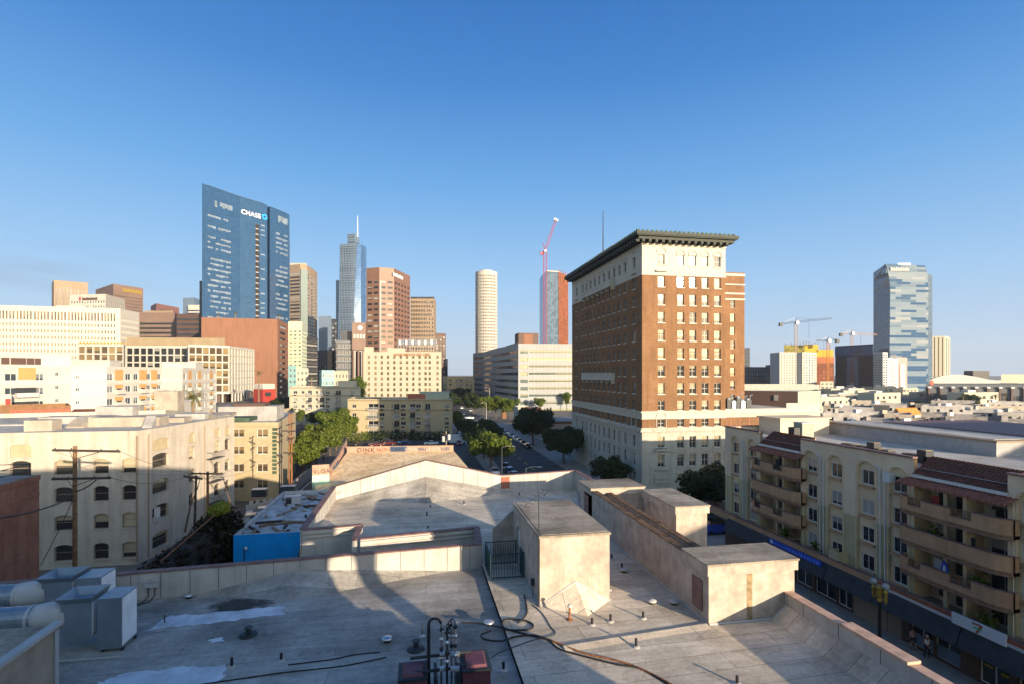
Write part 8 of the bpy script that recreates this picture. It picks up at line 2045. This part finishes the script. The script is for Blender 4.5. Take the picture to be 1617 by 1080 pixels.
# bank of trees left of the dirt lot
bank = [(478, 757, 1.05), (489, 745, 1.15), (500, 735, 1.1), (511, 727, 1.25), (521, 719, 1.15), (531, 711, 1.3), (540, 704, 1.15), (547, 699, 1.1), (536, 694, 1.35), (524, 702, 1.35), (478, 740, 1.0), (552, 690, 1.1)]
words = 'first second third fourth fifth sixth seventh eighth'.split()
for k, (px, py, sc) in enumerate(bank):
    x, y = ground(px, py); lab = ('%s lime green tree from the pole along the dirt lot wall' % words[k]) if k < 8 else ['tallest lime tree behind the bank, beside the car park', 'leafy tree in the middle of the bank, second row', 'leafy tree close behind the reddish pole', 'lime tree touching the corner of the beige flats'][k-8]
    plant(T_lime, lab, x, y, sc*1.05, k*1.7)
for k, (px, d, sc, pr, lab) in enumerate(((462, 222, .75, T_tall, 'small round tree at the left of the cream low flats'), (475, 222, .8, T_tall, 'second small round tree before the cream low flats'), (497, 222, .85, T_dark, 'dark round tree in the middle of the cream low flats'), (522, 220, .9, T_dark, 'dark tree right of the middle of the cream low flats'), (438, 240, 1.3, T_dark, 'dark tree by the red corner shop'), (449, 250, 1.5, T_dark, 'dark tall tree left of the cream low flats'), (428, 215, 1.0, T_tall, 'green tree below the red corner shop'), (545, 208, 1.2, T_lime, 'yellowish tree right of the cream low flats'),
        (555, 300, 1.9, T_tall, 'bushy tall tree left of the cream lettered apartments'), (565, 305, 2.2, T_tall, 'tallest bushy tree against the cream lettered apartments'), (546, 300, 1.5, T_tall, 'lower bushy tree in front of the dark stone tower'), (489, 310, 1.5, T_dark, 'dark tree below the sand flats'), (470, 320, 1.2, T_tall, 'green tree under the aqua block'), (181, 106, .55, T_tall, 'small green shrub tree between gabled house and orange flats'), (1450, 290, 1.0, T_dark, 'dark tree before the low exhibition range'), (1530, 330, 1.3, T_dark, 'broad dark tree in front of the exhibition hall'))):
    x, y = at(px, d); plant(pr, lab, x, y, sc, k*2.1, 0)
# clipped hedges
def hedge(label, a, c, w_, h, n, lm, seed, size=.2, name='hedge', z=0, sub=6):
    a, c = Vector(a), Vector(c); q = MB(); L = (c-a).length; lb = []
    for i in range(max(2, int(L/w_*1.4))):
        p = a.lerp(c, (i+.5)/max(2, int(L/w_*1.4))); lb.append((p.x, p.y, z+h*.5, w_*.75, w_*.7, h*.62))
    leaf_cloud(q, lb, n, size, seed); o = q.build(name, lm); return tag(o, label, 'hedge')
hedge('dark hedge along the foot of the beige flats', at(580, 180), at(708, 180), 2.2, 3.0, 2600, L_dark, 61, .3)
hedge('long lime hedge below the white grid office', at(345, 226), at(420, 226), 3, 4.2, 2400, L_hedge, 62, .4, z=1.5)
hedge('lime bushes between the two parking walls and the beige flats', at(548, 172), at(582, 178), 2, 3.4, 900, L_hedge, 63, .26)
hedge('bright bushes at the foot of the reddish pole', ground(452, 803), ground(505, 800), 1.4, 1.8, 1500, L_hedge, 64, .16)
# dark creeper mass in front of the lofts
def creeper():
    q = MB(); lb = []; rnd = random.Random(8)
    top = [(238, 905, 40), (255, 890, 42), (275, 868, 46), (295, 850, 49), (315, 832, 51), (335, 815, 52), (350, 803, 53), (362, 812, 54)]
    for px, py, d in top:
        x, y = at(px, d); z = zat(py, d)
        k = 0
        while z-1.2*k > 0 and k < 9: lb.append((x+rnd.uniform(-.4, .4), y+rnd.uniform(-.3, .5), z-.8-1.2*k, 1.5, 1.2, 1.1)); k += 1
    leaf_cloud(q, lb, 14000, .24, 8); o = q.build('creeper', L_vine); tag(o, 'dark red and green creeper mass before the cream lofts', 'creeper')
    q = MB(); px, py, d = 345, 800, 52; lb = [(*at(347, 52.5), zat(802, 52.5), 1.2, 1, .7), (*at(340, 52), zat(806, 52), .9, .8, .5)]; leaf_cloud(q, lb, 900, .13, 18); tag(q.build('creeper', L_lime), 'bright lime tip of creeper above the dark mass', 'creeper')
    t = thing('ivy_shed', 'timber lean-to frame buried under the dark creeper', 'shed', (*at(320, 54), 0))
    a, c = Vector(at(236, 42)), Vector(at(358, 54)); n = Vector((-(c-a).y, (c-a).x)).normalized(); q = MB(); q.prism([a, c, c+n*2, a+n*2], 0, [zat(915, 42), zat(822, 54), zat(822, 54), zat(915, 42)]); q.build('wall', M_darkwood, t)
    q = MB(); q.tube([(*(a-n*.2), zat(898, 42)), (*(c-n*.2), zat(797, 53))], .07, 5); q.build('rafter', M_rust, t)
    for lab, pts in (('dry bare branch leaning right of the creeper', [(385, 850, 55), (372, 815, 55.5), (358, 775, 56), (352, 752, 56)]), ('thin creeper stem climbing beside the slender pole', [(292, 840, 56), (300, 800, 56.5), (312, 770, 57), (316, 755, 57)])):
        q = MB(); q.tube([(*at(px, d), zat(py, d)) for px, py, d in pts], [.12, .09, .06, .03], 6); tag(q.build('branch', M_trunk), lab, 'branch')
creeper()
for k, (px, d, sc, lab) in enumerate(((75, 52, 1.3, 'dark shrub left of the tall brown pole'), (95, 52, 1.2, 'dark shrub at the foot of the tall brown pole'), (150, 52, 1.2, 'green shrub behind the iron fence, right of the pole'), (185, 52, 1.3, 'green shrub near the right end of the iron fence'), (215, 50, 1.2, 'shrub at the edge of the creeper'))):
    x, y = at(px, d); plant(T_bush, lab, x, y, sc, k)
# palms
def make_palm(label, trunk_h, r, L, n, seed, name='palm_tree'):
    t = thing(name, label, 'palm', (0, 0, 0), 'palm trees'); q = MB(); q.tube([(0, 0, 0), (.1, 0, trunk_h*.5), (0, .1, trunk_h)], [r*1.3, r, r*.9], 9); q.build('trunk', M_palmtrunk, t); rnd = random.Random(seed); q = MB()
    for k in range(n):
        a = 2*math.pi*k/n+rnd.uniform(-.2, .2); el = rnd.uniform(-.5, 1.2); ln = L*rnd.uniform(.8, 1.1); p = Vector((0, .1, trunk_h)); d = Vector((math.cos(a)*math.cos(el), math.sin(a)*math.cos(el), math.sin(el))); s = Vector((-math.sin(a), math.cos(a), 0)); m_ = 7
        for i in range(m_):
            p2 = p+d*ln/m_; d = (d+Vector((0, 0, -.24))).normalized(); wd = ln*.16*(1-i/m_*.8)
            for sg in (-1, 1):
                for j in range(3):
                    c = p.lerp(p2, j/3); e = c+s*sg*wd+d*wd*.8-Vector((0, 0, wd*.35)); q.add([c, c+d*.09*ln/3, e], [(0, 1, 2)])
            p = p2
    q.build('crown', L_palm, t); return remember(t)
P_date = make_palm('bushy date palm against the white orange flats', 9.5, .35, 3.6, 40, 3)
P_fan = make_palm('palm', 13, .2, 1.9, 26, 4)
for k, (px, py, d, lab) in enumerate(((304, 626, 118, 'bushy date palm against the white orange flats, with a visible trunk'), (272, 626, 121, 'date palm crown above the white stair tower'))):
    x, y = at(px, d); z = zat(py, d)-9.5; plant(P_date, lab, x, y, 1.0, k, z if z < 0 else 0).location.z = z
for k, (px, py, d, lab) in enumerate(((372, 494, 372, 'fan palm on the podium roof left of the balconies'), (345, 497, 372, 'low dark palm on the left of the podium roof'), (442, 498, 385, 'small palm at the right end of the podium roof'), (409, 588, 262, 'slim palm before the brown podium wall'), (492, 594, 300, 'palm in front of the dark banded block'), (1572, 624, 300, 'pair palm before the exhibition hall, left one'), (1586, 622, 300, 'pair palm before the exhibition hall, right one'), (1521, 624, 310, 'palm before the left end of the exhibition hall'))):
    x, y = at(px, d); zc = zat(py, d); sc = 1.5 if k != 1 else 1.3; plant(P_fan, lab, x, y, sc, k, zc-13*sc)
x, y = at(1122, 88); plant(P_date, 'dark palm beside the hotel annex', x, y-2, 1.0, 1, -3.5); x, y = at(1138, 86); plant(T_dark, 'dark tree between the hotel annex and the apartments', x, 80, .95, 1)
x, y = at(1112, 84); plant(T_dark, 'dark low tree in the side street before the hotel', x, y, .9, 4)
# ------------------------------------------------------------------ cars
def make_car(label):
    t = thing('parked_car', label, 'car', (0, 0, 0), 'cars on the streets and lots')
    prof = [(-2.2, .35), (-2.25, .62), (-2.1, .85), (-1.1, .95), (-.5, 1.42), (.75, 1.46), (1.55, 1.0), (2.15, .92), (2.25, .6), (2.2, .35)]
    def shell(q, pr, w0, w1):
        n = len(pr); zc = max(p[1] for p in pr); L = []
        for s in (-1, 1): L.append([(x, s*(w0 if z < .98 else w1), z) for x, z in pr])
        q.hull(L[1], L[0])
    q = MB(); low = [(-2.2, .32), (-2.27, .6), (-2.12, .86), (-1.2, .95), (1.55, .97), (2.15, .9), (2.25, .6), (2.2, .32)]; shell(q, low, .88, .88); o = q.build('body', M_car, None); o.parent = t
    q = MB(); A = [(-1.25, .95), (-.55, 1.40), (.75, 1.43), (1.6, .97)]; q.hull([(x, .82 if z < 1 else .62, z) for x, z in A], [(x, -.82 if z < 1 else -.62, z) for x, z in A]); o = q.build('window', M_carglass, None); o.parent = t
    q = MB(); A = [(-.5, 1.405), (.7, 1.435), (.7, 1.47), (-.5, 1.45)]; q.hull([(x, .64, z) for x, z in A], [(x, -.64, z) for x, z in A]); o = q.build('roof', M_car, None); o.parent = t
    for x in (-1.4, 1.4):
        for s in (-1, 1):
            q = MB(); q.tube([(x, s*.72, .32), (x, s*.91, .32)], .33, 14); o = q.build('wheel', M_tyre, None); o.parent = t; g = MB(); g.tube([(x, s*.9, .32), (x, s*.925, .32)], .19, 10); h = g.build('rim', M_steel, None); h.parent = o
    for s in (-1, 1):
        q = MB(); q.box(-2.28, -2.2, s*.65-.18, s*.65+.18, .62, .78); o = q.build('headlight', M_lamp, None); o.parent = t; q = MB(); q.box(2.2, 2.27, s*.68-.15, s*.68+.15, .65, .8); o = q.build('tail_light', M_red, None); o.parent = t
    return remember(t)
CAR = make_car('car'); first = True
pal = {'white': (.75, .75, .74), 'silver': (.42, .43, .44), 'black': (.015, .015, .017), 'red': (.2, .025, .02), 'blue': (.03, .07, .18), 'grey': (.14, .15, .16), 'darkred': (.09, .015, .015)}
def car(px, py, col, rz, lab, z=0.03, X=None):
    global first
    x, y = ground(px, py)
    if X is not None: y = yx(px, X); x = X
    if first:
        first = False; CAR.location = (x, y, z); CAR.rotation_euler = (0, 0, rz); CAR['label'] = lab
        for c, g in KID[CAR.name]: c.color = (*pal[col], 1)
    else: dup(CAR, (x, y, z), rz, lab, color=pal[col])
V = R(90)
nth = 'first second third fourth fifth sixth seventh eighth'.split()
for k, (px, col) in enumerate(((833, 'black'), (826, 'grey'), (820, 'silver'), (814, 'white'), (807, 'silver'), (799, 'white'), (792, 'black'), (786, 'white'))):
    car(px, 0, col, V, '%s car, %s, in the line at the right kerb, counted from the near end' % (nth[k], col), X=33.9)
for px, py, col, lab in ((812, 742, 'black', 'dark car nearest in the street, half hidden by the parapet'), (798, 727, 'blue', 'dark blue car at the left kerb beside the bright tree'), (805, 735, 'blue', 'dark blue car second from the parapet at the left kerb')):
    car(px, py, col, V, lab, X=21.2)
for px, py, col, rz, lab in ((757, 666, 'white', .1, 'white car crossing at the far junction'), (741, 661, 'white', .1, 'white car left of the crossing one at the junction'), (731, 655, 'white', V, 'white car coming down the far street'), (743, 649, 'silver', V, 'silver car higher up the far street'), (729, 645, 'white', V, 'small white car farthest up the street'), (738, 643, 'black', V, 'dark car farthest up the street'),
        (681, 702, 'white', 0, 'white car parked under the hedge of the beige flats'), (640, 700, 'blue', 0, 'dark blue car parked in the middle of the lot row'), (594, 704, 'darkred', .1, 'dark red car parked behind the graffiti wall'), (614, 702, 'darkred', -.1, 'second dark red car behind the graffiti wall'), (555, 703, 'black', 0, 'black vehicle at the left corner of the graffiti wall'), (725, 702, 'red', V, 'red car at the right end of the lot row'), (610, 698, 'black', 0, 'black car deep in the hedge shade'),
        (490, 661, 'white', .2, 'white car in the upper car park'), (473, 666, 'white', .3, 'white car at the left of the upper car park'), (513, 660, 'silver', 0, 'pale car at the right of the upper car park'), (781, 748, 'white', V, 'pale car top just above the front parapet')):
    car(px, py, col, rz, lab)
for px, d, col, rz, lab in ((395, 79, 'silver', .3, 'silver car parked in the shade left of the white shed roof'), (413, 83, 'white', .2, 'white car parked in front of the yard wall'), (402, 72, 'grey', .2, 'grey car half hidden behind the shed roof')):
    x, y = at(px, d); dup(CAR, (x, y, 0.03), rz, lab, color=pal[col])
x, y = ground(716, 700); t = thing('box_van', 'white box van parked by the pale grey pole', 'van', (x, y, 0)); q = MB(); q.box(x-2.6, x+2.0, y-1, y+1, .45, 2.9); q.build('body', M_cwhite, t); q = MB(); q.box(x+2.0, x+3.4, y-.95, y+.95, .45, 2.0, taper=.08); q.build('cab', M_cwhite, t); q = MB(); q.box(x+2.5, x+3.42, y-.9, y+.9, 1.3, 1.85); q.build('window', M_carglass, t)
for dx in (-1.7, 2.4):
    for s in (-1, 1): q = MB(); q.tube([(x+dx, y+s*.8, .42), (x+dx, y+s*1.02, .42)], .42, 12); q.build('wheel', M_tyre, t)
# ------------------------------------------------------------------ lamps, signs
def street_lamp(lab, px, py, ytop, arm):
    x, y = ground(px, py); d = (H)*FPX/(py-HY); z = zat(ytop, d); t = thing('street_lamp', lab, 'street lamp', (x, y, 0), 'tall street lamps'); q = MB(); q.tube([(x, y, 0), (x, y, z)], [.16, .09], 8); q.build('pole', M_concrete, t)
    q = MB(); q.tube([(x, y, z-.1), (x+arm*.5, y, z+.25), (x+arm, y, z+.15)], .06, 6); q.build('arm', M_concrete, t); q = MB(); q.ball((x+arm+.35, y, z+.12), .55, .22, .13, 10); q.build('lamp_head', M_whitecool, t)
street_lamp('tall street lamp beside the bright round tree', 792.6, 748, 705.5, 2.2); street_lamp('street lamp whose head just clears the front parapet', 830.5, 775, 738.5, 2.4); street_lamp('far street lamp at the junction left of the white office', 768, 664, 636, -2.5); street_lamp('far street lamp before the lit green tree', 773, 650, 612, -3)
def globe_lamp():
    X = 35.8; d = on_x(1389, X); x, y = at(1389, d); t = thing('ornate_lamp', 'ornate gilded twin-globe street lamp on a black post', 'street lamp', (x, y, .15)); q = MB(); q.lathe((x, y, .15), [(.3, 0), (.32, .3), (.2, .7), (.13, 1.2), (.1, 4.2), (.09, 4.6)], 14); q.build('post', M_black, t)
    q = MB(); q.lathe((x, y, 4.7), [(.12, 0), (.2, .1), (.16, .35), (.24, .6), (.22, .95), (.3, 1.1), (.12, 1.25)], 12)
    for s in (-1, 1): q.tube([(x, y+s*.1, 5.1), (x, y+s*.45, 4.95), (x, y+s*.62, 5.3), (x, y+s*.55, 5.75)], .06, 7); q.lathe((x, y+s*.55, 5.1), [(.05, -.35), (.12, 0), (.1, .3), (.16, .55), (.1, .72)], 9)
    q.build('gilded_head', M_gold, t)
    for s in (-1, 1): q = MB(); q.ball((x, y+s*.55, 6.1), .28, n=14); q.build('globe', plain('smoked_globe', (.35, .34, .32), .15) if s < 0 else MATS['smoked_globe'], t, smooth=True)
globe_lamp()
x, y = at(982, 88); t = thing('street_sign', 'small blue sign on a pole under the hotel tree', 'sign', (x, y, 0)); q = MB(); q.tube([(x, y, 0), (x, y, 4.2)], .05, 6); q.build('post', M_darkmetal, t); q = MB(); q.box(x-1.2, x+1.2, y-.06, y-.02, 3.0, 4.0); q.build('panel', M_bluesign, t)
x, y = at(1129, 74); t = thing('blue_van', 'dark blue parked van glimpsed in the side street', 'van', (x, y, 0)); q = MB(); q.box(x-1.8, x+1.8, y-.9, y+.9, .4, 1.6, taper=.1); q.build('body', M_bluesign, t); q = MB(); q.box(x-1.3, x+1.2, y-.88, y+.88, 1.6, 2.0, taper=.15); q.build('window', M_carglass, t)
for dx in (-1.1, 1.1):
    for s in (-1, 1): q = MB(); q.tube([(x+dx, y+s*.7, .35), (x+dx, y+s*.92, .35)], .35, 12); q.build('wheel', M_tyre, t)
# ------------------------------------------------------------------ people on the pavement by the shops
def skin_mesh(name, pts, edges, radii, m_, parent, sub=2):
    me = bpy.data.meshes.new(name); me.from_pydata(pts, edges, []); o = bpy.data.objects.new(name, me); COL.objects.link(o)
    s = o.modifiers.new('skin', 'SKIN'); s.use_smooth_shade = True
    for v, r_ in zip(me.skin_vertices[0].data, radii): v.radius = r_ if isinstance(r_, tuple) else (r_, r_)
    me.skin_vertices[0].data[0].use_root = True
    u = o.modifiers.new('sub', 'SUBSURF'); u.levels = u.render_levels = sub
    dg = bpy.context.evaluated_depsgraph_get(); nm = bpy.data.meshes.new_from_object(o.evaluated_get(dg)); bpy.data.objects.remove(o); nm.name = name
    nm.materials.clear(); nm.materials.append(m_); nm.polygons.foreach_set('use_smooth', [True]*len(nm.polygons))
    q = bpy.data.objects.new(name, nm); COL.objects.link(q); q.parent = parent; return q
def person(lab, px, py, rz, shirt, walk, bag, hat, longt):
    x, y = ground(px, py, .15); t = thing('person', lab, 'person', (x, y, .15)); t.rotation_euler = (0, 0, rz)
    w_ = walk
    J = dict(pel=(0, 0, .95), ch=(0, .0, 1.25), sh=(0, 0, 1.42), nk=(0, 0, 1.5), hd=(0, -.03, 1.62), ht=(0, -.02, 1.74), lh=(.1, 0, .9), lk=(.11, -.12*w_, .5), la=(.11, -.02*w_, .09), lt=(.12, -.16-.02*w_, .04), rh=(-.1, 0, .9), rk=(-.11, .06*w_, .5), ra=(-.11, .22*w_, .1), rt=(-.12, .22*w_-.14, .05),
             ls=(.19, 0, 1.4), le=(.24, .08*w_, 1.12), lw=(.22, -.1, .88), lm=(.21, -.13, .8), rs=(-.19, 0, 1.4), re=(-.24, -.04*w_, 1.12), rw=(-.2, -.2, .95), rm=(-.18, -.25, .89))
    ks = list(J); E = [('pel', 'ch'), ('ch', 'sh'), ('sh', 'nk'), ('nk', 'hd'), ('hd', 'ht'), ('pel', 'lh'), ('lh', 'lk'), ('lk', 'la'), ('la', 'lt'), ('pel', 'rh'), ('rh', 'rk'), ('rk', 'ra'), ('ra', 'rt'), ('sh', 'ls'), ('ls', 'le'), ('le', 'lw'), ('lw', 'lm'), ('sh', 'rs'), ('rs', 're'), ('re', 'rw'), ('rw', 'rm')]
    pts = [J[k] for k in ks]; ed = [(ks.index(a), ks.index(c)) for a, c in E]; rad = {'pel': (.13, .1), 'ch': (.14, .1), 'sh': (.13, .09), 'nk': .055, 'hd': (.08, .1), 'ht': (.06, .07), 'lh': .085, 'rh': .085, 'lk': .06, 'rk': .06, 'la': .042, 'ra': .042, 'lt': .035, 'rt': .035, 'ls': .06, 'rs': .06, 'le': .042, 're': .042, 'lw': .03, 'rw': .03, 'lm': .035, 'rm': .035}
    # fingers and thumbs carry on from each palm
    for side, m0, dr in (('l', J['lm'], Vector((0, -.25, -1))), ('r', J['rm'], Vector((.1, -.5, -.85)))):
        dr.normalize(); p = Vector(m0)
        for f in range(4):
            k1, k2 = side+'f%da' % f, side+'f%db' % f; o = Vector((0, (f-1.5)*.02, 0)); ln = (.07, .085, .08, .06)[f]
            for k, q in ((k1, p+o+dr*ln*.5), (k2, p+o+dr*ln+Vector((0, -.012, 0)))): ks.append(k); pts.append(tuple(q)); rad[k] = .0085
            ed += [(ks.index(side+'m'), ks.index(k1)), (ks.index(k1), ks.index(k2))]
        k1 = side+'thumb'; ks.append(k1); pts.append(tuple(p+Vector((0, -.05, .01)))); rad[k1] = .01; ed.append((ks.index(side+'w'), ks.index(k1)))
    skin_mesh('body', pts, ed, [rad[k] for k in ks], M_skin, t)
    sub = lambda names, r_, nm, m_: skin_mesh(nm, [J[k] for k in names], [(names.index(a), names.index(c)) for a, c in E if a in names and c in names], [r_[k] for k in names], m_, t)
    sub(['ch', 'pel', 'sh', 'ls', 'le', 'rs', 're'], {'ch': (.165, .125), 'pel': (.16, .125), 'sh': (.145, .105), 'ls': .08, 'rs': .08, 'le': .062, 're': .062}, 'shirt', shirt)
    q = MB()
    sub(['pel', 'lh', 'lk', 'rh', 'rk']+(['la', 'ra'] if longt else []), {'pel': (.15, .12), 'lh': .105, 'rh': .105, 'lk': .08, 'rk': .08, 'la': .06, 'ra': .06}, 'trousers', M_trousers)
    for a, nm in (('la', 'shoe'), ('ra', 'shoe')): p = J[a]; q = MB(); q.ball((p[0], p[1]-.08, p[2]-.03), .055, .14, .05, 10); o = q.build(nm, M_black, None, smooth=True); o.parent = t
    q = MB(); q.ball((0, .0, 1.69), .105, .115, .085, 12); o = q.build('hair' if not hat else 'cap', M_black if not hat else M_shirt2, None, smooth=True); o.parent = t
    q = MB(); q.ball((0, -.135, 1.615), .014, .02, .022, 6); o = q.build('nose', M_skin, None, smooth=True); o.parent = t
    for s in (-1, 1): q = MB(); q.ball((s*.035, -.12, 1.645), .012, .008, .008, 6); o = q.build('eye', M_black, None); o.parent = t
    for s in (-1, 1): q = MB(); q.ball((s*.085, -.02, 1.63), .014, .03, .04, 6); o = q.build('ear', M_skin, None); o.parent = t
    q = MB(); q.box(-.03, .03, -.13, -.12, 1.572, 1.58); o = q.build('mouth', M_darkbrown, None); o.parent = t
    if bag: q = MB(); q.box(-.15, .15, .12, .28, 1.05, 1.42, taper=.02); o = q.build('backpack', M_redbrick, None); o.parent = t
person('person in a pink shirt walking past the shop window', 1441.5, 1024, R(170), M_shirt, 1.0, False, False, False)
person('person in a white shirt and cap with a backpack by the shop', 1464, 1037, R(10), M_shirt2, .9, True, True, True)
# ------------------------------------------------------------------ evening air
m = bpy.data.materials.new('evening_air'); m.use_nodes = True; t = NT(m); t.n.clear()
o_ = t.new('ShaderNodeOutputMaterial'); v_ = t.new('ShaderNodeVolumePrincipled'); v_.inputs['Color'].default_value = (.80, .88, 1, 1); v_.inputs['Density'].default_value = .00009; v_.inputs['Anisotropy'].default_value = .2
t.link(v_.outputs[0], o_.inputs['Volume'])
q = MB(); q.box(-2600, 2600, -400, 2600, -1.2, 176); hz = q.build('haze', m); hz['kind'] = 'stuff'
SC.cycles.volume_bounces = 0
